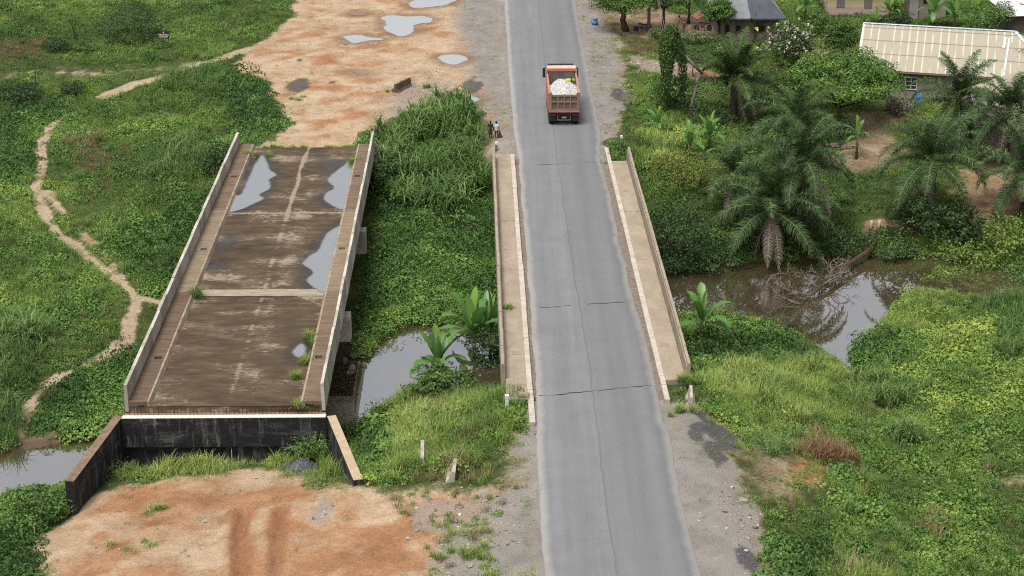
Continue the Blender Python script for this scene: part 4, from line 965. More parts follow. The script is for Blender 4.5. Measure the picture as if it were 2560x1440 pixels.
def grow():
    P = jit_grid(.37, 5); P = P[free(P)]; n = len(P); X, Y = P[:, 0], P[:, 1]; g = np.random.default_rng(11)
    z = zones(X, Y); b = z['bare']; u = g.uniform(0, 1, n); jit = (fbm(X / 1.8, Y / 1.8, 77, 3) - .5) * 3.0
    big = fbm(X / 7, Y / 7, 81, 3); mid = fbm(X / 2.0, Y / 2.0, 83, 3)
    keep = (u > b ** .8 * 1.06) | ((b > .6) & (u < .02 + .30 * sstep(.54, .70, mid) * np.clip(1.15 - z['dirt'], .12, 1)))
    keep &= ~((z['edge'] > .5) & (u > .05)) | (b < .3)
    spz = inpoly(P, A_SPARSE, 0, jit * .5); keep = np.where(spz, g.uniform(0, 1, n) < .12 + .55 * sstep(.44, .60, mid), keep)
    sp = np.full(n, 'grass', object)
    v = mid * .6 + g.uniform(0, 1, n) * .4
    sp[v > .47] = 'weed'; sp[v > .60] = 'vine'
    lone = b > .5; sp[lone] = 'shortgrass'
    br = inpoly(P, A_BRIGHT, 0, jit); sp[br] = np.where(u[br] < .85, 'grass', 'weed')
    bg = inpoly(P, A_BIG, 0, jit); sp[bg & (g.uniform(0, 1, n) < .30 + .5 * sstep(.4, .6, big))] = 'bigleaf'
    vi = inpoly(P, A_VINE, 0, jit); sp[vi & (g.uniform(0, 1, n) < .93)] = 'vine'
    sh = inpoly(P, A_SHORT, 0, jit); s2 = sh & (g.uniform(0, 1, n) < .85); sp[s2 & ~vi] = 'shortgrass'
    dr = inpoly(P, A_DRY, 0, jit * .6); sp[dr & (g.uniform(0, 1, n) < .42)] = 'dry'
    edge_sh = (b > .12) & (b <= .5) & ~vi; sp[edge_sh & (g.uniform(0, 1, n) < .6)] = 'shortgrass'
    k3 = g.uniform(0, 1, n); sp[spz] = np.where(k3[spz] < .45, 'shortgrass', np.where(k3[spz] < .72, 'grass', np.where(k3[spz] < .86, 'dry', 'weed')))
    rare = (sp == 'weed') & (g.uniform(0, 1, n) < .035); sp[rare] = 'midcane'
    rare = (sp == 'grass') & (big > .55) & (g.uniform(0, 1, n) < .02); sp[rare] = 'midcane'
    rare = (sp == 'grass') & (g.uniform(0, 1, n) < .05) & (big < .5); sp[rare] = 'dry'
    hgt = .75 + .75 * (mid - .5) * 1.6 + .35 * (big - .5)
    hgt = np.clip(hgt, .45, 1.35) * (1 + .55 * br) * (1 - .35 * np.clip(b, 0, 1))
    tint = np.clip(.40 + (big - .5) * 1.5 + (mid - .5) * .7 + g.normal(0, .13, n) + .14 * br + .06 * bg - .12 * (vi & (X > -11) & (X < 2)), 0, 1)
    zz = hs(X, Y) - .03
    LBL_ = {'grass': ('meadow_grass', 'mid height green grass over the banks and fields', 'grass'), 'weed': ('leafy_weeds', 'small leaved green weeds over the banks and fields', 'weeds'), 'vine': ('creeping_vines', 'dark green creeping vines over the slopes', 'vines'),
            'bigleaf': ('broadleaf_cover', 'yellow green broad leaved ground cover on the right bank', 'ground cover'), 'shortgrass': ('short_grass', 'short thin grass beside the paths and bare soil', 'grass'), 'dry': ('dry_grass', 'brown dry grass in scattered patches', 'dry grass'), 'midcane': ('tall_grass', 'scattered taller arching grass in the fields', 'grass')}
    def put(kind, sel, smul=1.0, dup=None):
        nm, lab, cat = LBL_[kind]
        k = sel.sum(); s = hgt[sel] * smul * g.uniform(.8, 1.25, k)
        rot = np.stack([g.normal(0, .10, k), g.normal(0, .10, k), g.uniform(0, 6.28, k)], -1)
        scatter(nm, kind, np.stack([X[sel], Y[sel], zz[sel]], -1), rot, np.stack([s, s, s * g.uniform(.85, 1.2, k)], -1), tint[sel], lab, cat)
    for kind, sm in (('grass', 1.0), ('weed', 1.0), ('vine', 1.1), ('bigleaf', 1.0), ('shortgrass', 1.1), ('dry', 1.0), ('midcane', 1.0)):
        put(kind, keep & (sp == kind), sm)
    # taller stands
    P = jit_grid(.75, 6); P = P[free(P, .6)]; jit = (fbm(P[:, 0] / 1.8, P[:, 1] / 1.8, 78, 3) - .5) * 2.0
    def stand(kind, polys, name, lab, dens, s0, s1):
        q = P[inpoly(P, polys, 0, jit) & (g.uniform(0, 1, len(P)) < dens)]; k = len(q); s = g.uniform(s0, s1, k)
        scatter(name, kind, np.stack([q[:, 0], q[:, 1], hs(q[:, 0], q[:, 1]) - .05], -1), np.stack([g.normal(0, .12, k), g.normal(0, .12, k), g.uniform(0, 6.28, k)], -1), np.stack([s, s, s], -1), np.clip(g.normal(.42, .2, k) + (fbm(q[:, 0] / 3, q[:, 1] / 3, 5, 2) - .5) * .8, 0, 1), lab, 'cane grass')
    # mounds of creepers and little shrubs that break up the carpet
    Q = jit_grid(1.25, 16); Q = Q[free(Q, 1.2)]; X, Y = Q[:, 0], Q[:, 1]; zq = zones(X, Y); n = len(Q); u = g.uniform(0, 1, n); jq = (fbm(X / 1.8, Y / 1.8, 77, 3) - .5) * 3.0
    far = np.minimum(np.abs(sdist(X, Y, RIVER)), 9); okb = (zq['bare'] < .12) & ~inpoly(Q, A_SHORT, .6)
    viq = inpoly(Q, A_VINE, 0, jq); brq = inpoly(Q, A_BRIGHT, .5, jq); pn = fbm(X / 4.5, Y / 4.5, 91, 3)
    def lumps(kind, sel, name, lab, cat, s0, s1, dt):
        q = Q[sel]; k = len(q); s = g.uniform(s0, s1, k); tt = np.clip(.34 + dt + (fbm(q[:, 0] / 7, q[:, 1] / 7, 81, 3) - .5) * 1.1 + g.normal(0, .16, k), 0, 1)
        scatter(name, kind, np.stack([q[:, 0], q[:, 1], hs(q[:, 0], q[:, 1]) - .12], -1), np.stack([g.normal(0, .12, k), g.normal(0, .12, k), g.uniform(0, 6.28, k)], -1), np.stack([s, s, s * g.uniform(.6, 1.25, k)], -1), tt, lab, cat)
    lumps('vinemound', okb & viq & (u < .62), 'vine_mounds', 'mounded creepers on the slopes and banks', 'vines', .6, 1.5, -.12)
    lumps('shrublet', okb & ~viq & ~brq & (u < .12 + .55 * sstep(.5, .64, pn)), 'wild_shrubs', 'knee high wild shrubs scattered through the fields', 'weeds', .5, 1.15, 0.0)
    stand('cane', A_CANE, 'cane_thicket', 'tall cane grass thicket on the slope between the bridges', .52, .75, 1.25)
    stand('midcane', A_MIDC, 'tall_grass_stand', 'stands of tall arching grass in the left field and right bank', .8, .8, 1.3)
# ------------------------------------------------------------------ bark and leaf materials of single plants
M_BARK = plain('bark_brown', (.10, .07, .045), (.05, .036, .025), 5, .9, .1, bump=.6, stretch=(2, 2, .5))
M_BARKG = plain('bark_grey', (.20, .165, .12), (.11, .09, .065), 5, .9, .1, bump=.6, stretch=(2, 2, .5))
M_DEADWOOD = plain('dead_wood', (.27, .235, .19), (.13, .105, .08), 4, .9, .1, bump=.5, stretch=(1, 1, 1))
M_PALMTRUNK = plain('palm_trunk', (.055, .045, .035), (.10, .085, .065), 6, .95, .1, bump=1.0, stretch=(1, 1, 2.5))
def L_(name, stops, **k): return leafmat(name, stops, 0, **k)
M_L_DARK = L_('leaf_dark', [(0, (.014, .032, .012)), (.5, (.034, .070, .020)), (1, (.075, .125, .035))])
M_L_MID = L_('leaf_mid', [(0, (.026, .060, .014)), (.5, (.066, .132, .026)), (1, (.14, .215, .046))])
M_L_BRIGHT = L_('leaf_bright', [(0, (.035, .08, .016)), (.5, (.085, .165, .03)), (1, (.17, .26, .05))])
M_L_MOUND = L_('leaf_mound', [(0, (.022, .046, .016)), (.5, (.05, .095, .028)), (1, (.10, .155, .045))])
M_L_LIGHT = L_('leaf_light', [(0, (.045, .09, .016)), (.5, (.10, .17, .028)), (1, (.20, .26, .05))])
M_L_OLIVE = L_('leaf_olive', [(0, (.05, .07, .016)), (.5, (.10, .125, .025)), (1, (.20, .20, .05))])
M_L_VARIEG = L_('leaf_variegated', [(0, (.04, .075, .02)), (.5, (.09, .14, .045)), (.8, (.22, .26, .13)), (1, (.42, .42, .28))])
M_FLOWER = L_('flower_white', [(0, (.55, .47, .33)), (.6, (.75, .70, .55)), (1, (.85, .82, .72))])
M_FROND = L_('palm_frond', [(0, (.014, .032, .013)), (.5, (.038, .072, .024)), (.85, (.082, .125, .042)), (1, (.18, .21, .075))], rough=.6, spec=.15, trans=.15)
M_COCO = L_('coconut_frond', [(0, (.020, .038, .012)), (.5, (.044, .075, .022)), (1, (.10, .135, .042))], rough=.6, spec=.15, trans=.15)
M_FRONDDEAD = L_('dead_frond', [(0, (.07, .055, .04)), (.5, (.14, .115, .085)), (1, (.26, .22, .17))], trans=.1)
M_SPEAR = L_('young_frond', [(0, (.08, .13, .02)), (.5, (.15, .20, .03)), (1, (.24, .27, .05))])
def banana_mat(name, a, b):
    t = NT(name); o = t.pos(); n = t.noise(1.5, t.pos((1, 14, 1)), 3); lv = t.attr('lv')
    c = t.mix(t.math('ADD', t.math('MULTIPLY', n, .5), t.math('MULTIPLY', lv, .5)), a, b); t.done(c, .4, .4, k=1)
    tl = t.node('ShaderNodeBsdfTranslucent'); t.l.new(c, tl.inputs[0]); m = t.node('ShaderNodeMixShader'); m.inputs[0].default_value = .3
    t.l.new(t.p.outputs[0], m.inputs[1]); t.l.new(tl.outputs[0], m.inputs[2]); t.l.new(m.outputs[0], t.out.inputs[0]); return t.m
M_BAN = banana_mat('banana_leaf', (.045, .115, .025), (.11, .23, .05)); M_BANL = banana_mat('banana_leaf_young', (.12, .24, .035), (.24, .38, .08)); M_BANY = banana_mat('banana_leaf_yellow', (.28, .20, .03), (.45, .34, .05))
M_BANSTEM = plain('banana_stem', (.12, .13, .06), (.10, .07, .035), 4, .8)

# ------------------------------------------------------------------ trees and shrubs
def crown_geo(rx, ry, rz, ncl, per, leaf, g, flat=1.0, droop=.2, hollow=.55, low=-.6, ragged=.25):
    C0 = []
    while len(C0) < ncl:
        d = g.normal(size=3); d /= np.linalg.norm(d)
        if d[2] < low: continue
        rr = (hollow + (1 - hollow) * g.uniform() ** .6) * (1 + g.normal(0, ragged) * .5)
        C0.append(d * rr)
    C0 = np.array(C0); parts = []
    rc = 1.9 * (rx * ry * rz) ** (1 / 3) / ncl ** (1 / 3)
    C = C0 * [rx, ry, rz]
    for c, d0 in zip(C, C0):
        n = int(per * g.uniform(.6, 1.3)); d = rand_dirs(n, g, .55); r = rc * g.uniform(.55, 1.0, (n, 1)) * g.uniform(.7, 1.2)
        P = c + d * r * [1, 1, .6 * flat]
        N = d + rand_dirs(n, g, .6) * .7 + d0 * .3
        T = np.stack([d[:, 0], d[:, 1], -droop + d[:, 2] * .3], -1) + g.normal(0, .5, (n, 3))
        Ls = leaf * g.uniform(.65, 1.3, n); cl = g.uniform(0, 1)
        parts.append(leaf_geo(P, T, N, Ls, Ls * g.uniform(.45, .7, n), np.clip(cl * .45 + g.uniform(0, .55, n), 0, 1)))
    return cat_geo(parts), C
def tree(name, label, cat, px, py, h, rx, rz, leaf=.2, mat=None, ncl=40, per=40, ry=None, group=None, trunk=.12, bark=None, base=None, flowers=0, seed=0, low=-.6, hollow=.5, flat=1.0, ragged=.3, parts=('trunk', 'crown')):
    """crown centre, h metres above its ground, shows at (px, py)"""
    g = np.random.default_rng(seed + int(px * 7 + py)); ry = ry or rx
    p = G(px, py, h) if base is None else None
    if base is not None:
        b = G(*base); p = b
    root = thing(name, label, cat, p, g.uniform(0, 6.28) if base is None else 0, group)
    off = Vector((0, 0, 0))
    if base is not None:
        q = G(px, py, h); off = Vector((q[0] - p[0], q[1] - p[1], 0)); h = h + q[2] - p[2]
    (V, F, lv), C = crown_geo(rx, ry, rz, ncl, per, leaf, g, flat, low=low, hollow=hollow, ragged=ragged)
    link(parts[1], np_mesh(parts[1], V + [off.x, off.y, h], F, mat or M_L_MID, {'lv': lv}), root)
    m = MB(); top = Vector((off.x * .6, off.y * .6, max(.2, h - rz * .55)))
    mid = top * .5 + Vector((g.normal(0, .08), g.normal(0, .08), 0)) * h
    m.tube([(0, 0, -.25), (mid.x * .5, mid.y * .5, mid.z * .5), mid, top], [trunk * 1.35, trunk * 1.05, trunk * .95, trunk * .75], 8)
    for i in range(min(7, len(C))):
        c = Vector(C[i]) * .85 + Vector((off.x, off.y, h))
        k = top * .8 + c * .2 if i % 2 else top
        k2 = (k + c) * .5 + Vector((g.normal(0, .12), g.normal(0, .12), -.06)) * rx
        m.tube([mid * .4 + top * .6 if i % 3 else top, k2, c], [trunk * .5, trunk * .33, trunk * .12], 5)
    m.build(parts[0], bark or M_BARK, root, smooth=True)
    if flowers:
        ii = g.integers(0, len(V) // 4, flowers * 4); ctr = V.reshape(-1, 4, 3).mean(1)
        pr = []
        top_i = ii[(ctr[ii, 2] > -rz * .4)][:flowers]
        for c in ctr[top_i]:
            n = 9; d = rand_dirs(n, g, .8); Ls = g.uniform(.10, .19, n)
            pr.append(leaf_geo(c * 1.04 + d * .10, d, rand_dirs(n, g, 1), Ls, Ls * .7, g.uniform(0, 1, n)))
        v, f, a = cat_geo(pr); link('flowers', np_mesh('flowers', v + [off.x, off.y, h], f, M_FLOWER, {'lv': a}), root)
    return root
SH = ('stem', 'foliage')
tree('umbrella_tree', 'wide flat topped green tree in the yard left of the beige roofed house', 'tree', 2095, 216, 3.1, 4.7, 2.6, .22, M_L_BRIGHT, 260, 72, 4.0, trunk=.22, base=(2092, 305), low=-.15, hollow=.72, flat=.7)
tree('round_tree', 'small round dark green tree standing at the left end of the beige roof', 'tree', 2103, 97, 1.9, 1.6, 1.75, .17, M_L_MID, 130, 64, base=(2106, 146), trunk=.10)
tree('flowering_shrub', 'bushy shrub covered in cream white flowers behind the coconut palm', 'shrub', 1975, 108, 2.25, 2.1, 1.6, .2, M_L_DARK, 110, 44, trunk=.09, base=(1952, 168), flowers=230)
tree('roadside_tree', 'leafy tree with a thick trunk beside the far road shoulder', 'tree', 1562, 2, 3.0, 2.9, 1.5, .2, M_L_MID, 140, 56, trunk=.30, base=(1566, 78), low=-.5)
tree('yard_tree', 'dense small tree in front of the grey metal roof', 'tree', 1797, 32, 2.95, 1.5, 1.3, .17, M_L_MID, 130, 60, trunk=.10, base=(1795, 106))
tree('dark_tree', 'dark crowned tree cut by the top edge beside the utility pole', 'tree', 1660, -8, 3.4, 2.2, 1.2, .24, M_L_DARK, 34, 40, trunk=.16)
tree('dark_tree', 'dark crowned tree cut by the top edge left of the grey roof', 'tree', 1722, -4, 2.6, 1.9, 1.2, .24, M_L_MID, 34, 40, trunk=.14)
tree('yard_bush', 'olive green bushy tree at the right edge in front of the roof', 'tree', 2552, 175, 2.6, 1.6, 1.6, .22, M_L_OLIVE, 40, 44, trunk=.12)
tree('bank_tree', 'light green leafy tree at the right edge on the river bank', 'tree', 2515, 610, 2.4, 2.5, 2.2, .24, M_L_LIGHT, 70, 46, trunk=.13, low=-.85)
tree('bank_shrub', 'light green shrub leaning over the water left of the bank tree', 'shrub', 2420, 655, 1.4, 2.0, 1.2, .22, M_L_LIGHT, 44, 42, trunk=.08, low=-.8, parts=SH)
tree('bank_shrub', 'low light green shrub at the water edge below the bank tree', 'shrub', 2345, 700, .8, 1.5, .7, .22, M_L_LIGHT, 30, 40, trunk=.06, low=-.8, parts=SH)
tree('bank_shrub', 'dark leafy shrub below the bank tree at the right edge', 'shrub', 2560, 700, 1.0, 1.8, 1.2, .22, M_L_MID, 36, 40, trunk=.06, low=-.8, parts=SH)
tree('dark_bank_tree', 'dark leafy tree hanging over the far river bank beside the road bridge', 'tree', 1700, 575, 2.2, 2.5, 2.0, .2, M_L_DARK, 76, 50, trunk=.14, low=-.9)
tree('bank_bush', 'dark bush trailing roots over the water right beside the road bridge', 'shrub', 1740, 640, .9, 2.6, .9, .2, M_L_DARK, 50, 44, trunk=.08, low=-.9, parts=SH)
tree('feathery_shrub', 'yellow green feathery shrub beside the road bridge below the banana plants', 'shrub', 1715, 428, 1.3, 2.9, 1.15, .17, M_L_OLIVE, 64, 52, trunk=.09, low=-.6, parts=SH)
tree('palm_foot_bush', 'dark green bush at the foot of the palm by the right bank', 'shrub', 2292, 545, 1.4, 1.6, 1.5, .24, M_L_DARK, 44, 42, trunk=.08, low=-.9, parts=SH)
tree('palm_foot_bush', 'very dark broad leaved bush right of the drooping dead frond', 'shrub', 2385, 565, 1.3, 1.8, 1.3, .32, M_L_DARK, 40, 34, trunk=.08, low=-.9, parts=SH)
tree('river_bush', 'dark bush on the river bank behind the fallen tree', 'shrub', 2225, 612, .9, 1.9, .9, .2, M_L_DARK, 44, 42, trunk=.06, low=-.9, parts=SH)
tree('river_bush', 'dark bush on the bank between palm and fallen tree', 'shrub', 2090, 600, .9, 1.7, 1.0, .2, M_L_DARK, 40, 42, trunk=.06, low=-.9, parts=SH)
tree('vine_shrub', 'leafy shrub at the foot of the vine covered pole', 'shrub', 1690, 228, 1.6, 1.9, 1.5, .18, M_L_DARK, 56, 46, trunk=.08, low=-.9, parts=SH)
tree('vine_shrub', 'dark low shrub between the broken pole and the coconut palm', 'shrub', 1770, 290, .8, 2.0, .8, .18, M_L_DARK, 44, 44, trunk=.06, low=-.9, parts=SH)
tree('young_tree', 'small open tree right of the broken pole top', 'tree', 1735, 150, 1.6, 1.2, .8, .16, M_L_DARK, 26, 40, trunk=.05)
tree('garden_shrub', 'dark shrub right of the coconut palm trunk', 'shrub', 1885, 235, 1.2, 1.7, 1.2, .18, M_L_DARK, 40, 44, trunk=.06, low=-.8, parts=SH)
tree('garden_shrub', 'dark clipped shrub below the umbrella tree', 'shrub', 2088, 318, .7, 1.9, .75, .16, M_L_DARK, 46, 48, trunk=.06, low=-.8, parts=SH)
tree('garden_shrub', 'leafy cassava like shrub beside the white flowering shrub', 'shrub', 2040, 55, 1.0, 1.6, 1.0, .24, M_L_MID, 36, 36, trunk=.06, low=-.8, parts=SH)
tree('garden_shrub', 'dark shrub behind the ridge of the beige roof', 'shrub', 2248, 52, .9, 1.2, 1.0, .2, M_L_DARK, 34, 40, trunk=.06, low=-.8, parts=SH)
tree('garden_tree', 'mid green bushy tree behind the right part of the beige ridge', 'tree', 2470, 45, 1.8, 2.4, 1.4, .22, M_L_MID, 50, 46, trunk=.1, low=-.8)
tree('hedge', 'variegated clipped hedge in front of the village yard', 'hedge', 1738, 96, .55, 2.7, .62, .14, M_L_VARIEG, 70, 48, .9, trunk=.05, base=(1738, 112), low=-.9, parts=SH)
tree('hedge', 'short piece of hedge at the foot of the utility pole', 'hedge', 1648, 84, .45, .9, .5, .14, M_L_VARIEG, 30, 44, .8, trunk=.04, base=(1648, 96), low=-.9, parts=SH)
tree('bush_mound', 'large rounded bushy mound in the far left field beside the sign', 'shrub', 330, 64, 1.5, 3.5, 2.3, .15, M_L_MOUND, 170, 64, 2.6, trunk=.08, low=-.8, hollow=.7, ragged=.2, parts=SH)
tree('field_bush', 'dark small bush left of the bushy mound', 'shrub', 150, 115, .5, 1.3, .65, .16, M_L_DARK, 36, 44, trunk=.04, low=-.9, parts=SH)
tree('field_bush', 'dark small bush in front of the bushy mound', 'shrub', 212, 120, .5, 1.2, .6, .16, M_L_MID, 36, 44, trunk=.04, low=-.9, parts=SH)
tree('field_bush', 'dark round bush beside the grey gravel track', 'shrub', 182, 222, .5, 1.1, .6, .16, M_L_DARK, 34, 44, trunk=.04, low=-.9, parts=SH)
tree('field_bush', 'wide dark bush at the left edge below the gravel track', 'shrub', 40, 232, .5, 2.3, .75, .16, M_L_DARK, 60, 46, trunk=.04, low=-.9, parts=SH)
tree('pond_bush', 'vine covered bush beside the left pool and the wing wall', 'shrub', 92, 1278, .9, 1.35, .95, .18, M_L_MID, 46, 44, trunk=.05, low=-.9, parts=SH)
tree('wall_weeds', 'tall leafy weeds growing against the black end wall', 'weeds', 780, 1126, .8, 1.1, .85, .17, M_L_MID, 30, 34, trunk=.04, low=-.9, ragged=.9, hollow=.2, parts=SH)
tree('cassava_shrub', 'dark green leafy shrub below the banana plant by the pool', 'shrub', 1090, 962, .8, 1.7, .95, .24, M_L_MID, 46, 44, trunk=.06, low=-.8, ragged=.7, hollow=.3, parts=SH)
tree('pool_bush', 'dark vine hung bush beside the road bridge wall above the pool', 'shrub', 1215, 890, 1.7, .95, 1.8, .2, M_L_DARK, 50, 42, trunk=.07, low=-.95, parts=SH)
tree('slope_bush', 'leafy bush at the far end of the unfinished bridge parapet', 'shrub', 958, 440, 1.0, 1.4, 1.1, .22, M_L_DARK, 40, 40, trunk=.05, low=-.9, parts=SH)
tree('slope_bush', 'small leafy bush left of the far parapet end', 'shrub', 555, 395, .9, 1.5, 1.0, .2, M_L_DARK, 40, 42, trunk=.05, low=-.9, parts=SH)
tree('brush_heap', 'brown heap of cut brush against the house wall', 'brush', 2250, 268, .45, 1.3, .6, .2, M_FRONDDEAD, 34, 40, trunk=.04, low=-.9, parts=SH)

# ------------------------------------------------------------------ palms
def frond_geo(seed, L, e0, droop, ll, nl, wd=.045, hang=.8, tw=.0):
    g = np.random.default_rng(seed); n = 16; p = Vector((0, 0, 0)); pts = [p.copy()]; e = e0; yaw = 0.0; yw = g.normal(0, .25)
    for i in range(n):
        s = (i + 1) / n; p = p + Vector((math.cos(e) * math.cos(yaw), math.cos(e) * math.sin(yaw), math.sin(e))) * (L / n); pts.append(p.copy())
        e -= droop / n * (.45 + 1.5 * s); yaw += yw / n
        e = max(e, -1.45)
    P = np.array([tuple(q) for q in pts]); ss = np.linspace(0, 1, n + 1)
    def at(s): return np.stack([np.interp(s, ss, P[:, k]) for k in range(3)], -1)
    st = np.linspace(.14, .995, nl); V, F, A = [], [], []
    for side in (-1, 1):
        s = np.clip(st + g.normal(0, .006, nl), .12, 1.0); c = at(s); tg = at(np.minimum(s + .03, 1)) - at(s - .03); tg /= np.linalg.norm(tg, axis=1, keepdims=True)
        up = np.tile([0, 0, 1.0], (nl, 1)); sd = np.cross(tg, up); sd /= np.maximum(np.linalg.norm(sd, axis=1, keepdims=True), .2); nn = np.cross(sd, tg)
        fa = .35 + .6 * s[:, None] ** 2
        d1 = side * sd + tg * fa + nn * g.normal(.25, .28, (nl, 1)); d1 /= np.linalg.norm(d1, axis=1, keepdims=True)
        le = (ll * (np.sin(np.clip(s * 1.02, 0, 1) * np.pi) ** .55 * .75 + .3 * (1 - s)) * g.uniform(.85, 1.15, nl))[:, None]
        m = c + d1 * le * .5; d2 = d1 + np.array([0, 0, -1.0]) * hang * g.uniform(.5, 1.5, (nl, 1)); d2 /= np.linalg.norm(d2, axis=1, keepdims=True)
        tip = m + d2 * le * .5; wv = tg * (wd * .5)
        v = np.stack([c - wv, c + wv, m - wv * .9, m + wv * .9, tip], 1).reshape(-1, 3); i = np.arange(nl)[:, None] * 5
        f = np.concatenate([i + [0, 1, 3], i + [0, 3, 2], i + [2, 3, 4]]); V.append(v); F.append(f); A.append(np.repeat(np.clip(g.normal(.45, .2, nl), 0, 1), 5))
    # midrib
    mb = MB(); mb.tube([tuple(q) for q in P], list(np.linspace(.055, .008, n + 1)), 4, cap=False)
    v = np.array(mb.v); f = np.array([q for a in mb.f for q in ((a[0], a[1], a[2]), (a[0], a[2], a[3]))])
    V.append(v); F.append(f); A.append(np.full(len(v), .9))
    return cat_geo([(V[0], F[0], A[0]), (V[1], F[1], A[1]), (V[2], F[2], A[2])])
ELEV = [(R(78), .9), (R(62), 1.3), (R(45), 1.6), (R(25), 1.7), (R(5), 1.5), (R(-25), 1.1), (R(-55), .6)]
FR = {}
for kind, mt, L, ll, nl, hang, wd in (('oil', M_FROND, 4.7, .95, 84, .95, .055), ('dead', M_FRONDDEAD, 4.2, .65, 56, 1.2, .05), ('coco', M_COCO, 4.8, 1.0, 105, .9, .07), ('young', M_SPEAR, 2.6, .5, 40, .3, .05)):
    for e, (e0, dr) in enumerate(ELEV):
        for q in range(2):
            v, f, a = frond_geo(e * 10 + q + len(kind) * 100, L, e0, dr * (.65 if kind == 'coco' else .88), ll, nl, wd, hang)
            FR[kind, e, q] = np_mesh('frond', v, f, mt, {'lv': a})
def palm(name, label, px, py, h, size=1.0, nfr=34, kind='oil', dead=4, seed=0, rad=.28, group='oil palms along the river bank', lean=(0, 0)):
    g = np.random.default_rng(seed); p = G(px, py, h); root = thing(name, label, 'palm tree', p, 0, group)
    m = MB(); n = 9; path, rr = [], []
    for i in range(n + 1):
        s = i / n; path.append((lean[0] * s * s * h - lean[0] * h, lean[1] * s * s * h - lean[1] * h, -.3 + (h + .3) * s)); rr.append(rad * (1.15 - .25 * s + (.16 if i % 2 else 0)))
    m.tube(path, rr, 10); m.build('trunk', M_PALMTRUNK, root)
    for i in range(nfr):
        s = (i + .5) / nfr; e = min(6, int(s ** 1.05 * 5.5 + g.uniform(-.3, .4))) if kind == 'oil' else min(5, int(s * 4.6 + g.uniform(-.3, .4))); e = max(0, e)
        link('frond', FR[kind, e, int(g.integers(0, 2))], root, (0, 0, h + .1 - .35 * s), (g.normal(0, .08), g.normal(0, .06), i * 2.39996 + g.normal(0, .2)), size * g.uniform(.85, 1.1) * (.8 + .25 * min(1, s * 2)))
    for i in range(dead):
        link('dead_frond', FR['dead', 5 + int(g.integers(0, 2)), int(g.integers(0, 2))], root, (0, 0, h - .3), (0, g.normal(0, .1), g.uniform(0, 6.28) if i > 1 else -1.57 + g.normal(0, .5)), size * g.uniform(.8, 1.0))
    if kind == 'oil' and seed % 2: link('young_frond', FR['young', 0, 0], root, (0, 0, h + .1), (0, 0, g.uniform(0, 6)), size)
    return root
palm('oil_palm', 'oil palm leaning over the river with long brown drooping fronds', 1930, 520, 3.4, 1.14, 27, dead=10, seed=3)
palm('oil_palm', 'oil palm with a thick dark trunk behind the one leaning over the river', 2004, 405, 5.2, 1.12, 25, dead=6, seed=4)
palm('oil_palm', 'oil palm nearest the umbrella tree with leaves up to its crown', 1988, 305, 3.8, 1.0, 22, dead=2, seed=6)
palm('oil_palm', 'low oil palm left of the thick trunked palm', 1838, 440, 3.0, .9, 20, dead=2, seed=8)
palm('oil_palm', 'oil palm with a bright upright young frond and one hanging dead frond', 2335, 402, 4.4, 1.14, 27, dead=2, seed=5)
palm('oil_palm', 'oil palm in front of the house window and blue cloth', 2398, 250, 3.6, 1.1, 25, dead=1, seed=10)
palm('oil_palm', 'oil palm at the right edge below the roof corner', 2525, 275, 4.6, 1.05, 26, dead=2, seed=12)
palm('oil_palm', 'oil palm cut by the right edge above the bank tree', 2570, 430, 4.6, 1.1, 27, dead=3, seed=14)
palm('coconut_palm', 'coconut palm with upswept fronds beside the broken pole', 1838, 196, 4.0, 1.1, 20, 'coco', 2, 21, .3, None, (0, 0))

# ------------------------------------------------------------------ banana plants
def banana_leaf_mesh(seed, L, wd, e0, droop, mat, torn=.25):
    g = np.random.default_rng(seed); n = 14; p = Vector((0, 0, 0)); e = e0; C = [p.copy()]
    for i in range(n):
        p = p + Vector((math.cos(e), 0, math.sin(e))) * L / n; C.append(p.copy()); e -= droop / n * (.3 + 1.6 * i / n); e = max(e, -1.4)
    V, F, A = [], [], []
    for i, c in enumerate(C):
        s = i / n; w = wd * (0.04 if s < .12 else math.sin(min(1, (s - .10) / .9 * .96 + .04) * math.pi) ** .45) * .5
        ns = C[min(i + 1, n)] - C[max(i - 1, 0)]; nrm = Vector((-ns.z, 0, ns.x)).normalized()
        dz = nrm * (.22 * w)
        l = 1 - torn * g.uniform() * (g.uniform() < .5); r = 1 - torn * g.uniform() * (g.uniform() < .5)
        V += [c + Vector((0, w * l, 0)) + dz * l, c, c + Vector((0, -w * r, 0)) + dz * r]; A += [.3, 1.0, .3]
    for i in range(n):
        a = i * 3; F += [(a, a + 3, a + 4, a + 1), (a + 1, a + 4, a + 5, a + 2)]
    return np_mesh('leaf', np.array([tuple(v) for v in V]), np.array(F), mat, {'lv': np.array(A)})
BL = {}
for e, (e0, dr) in enumerate([(R(84), .25), (R(72), .7), (R(58), 1.3), (R(45), 1.9), (R(25), 2.0)]):
    for q in range(2): BL['g', e, q] = banana_leaf_mesh(e * 5 + q, 2.1, .56, e0, dr, M_BAN, .35)
    BL['y', e, 0] = banana_leaf_mesh(e * 5 + 50, 2.1, .5, e0, dr, M_BANL, .05); BL['d', e, 0] = banana_leaf_mesh(e * 5 + 70, 1.9, .5, e0, dr, M_BANY, .5)
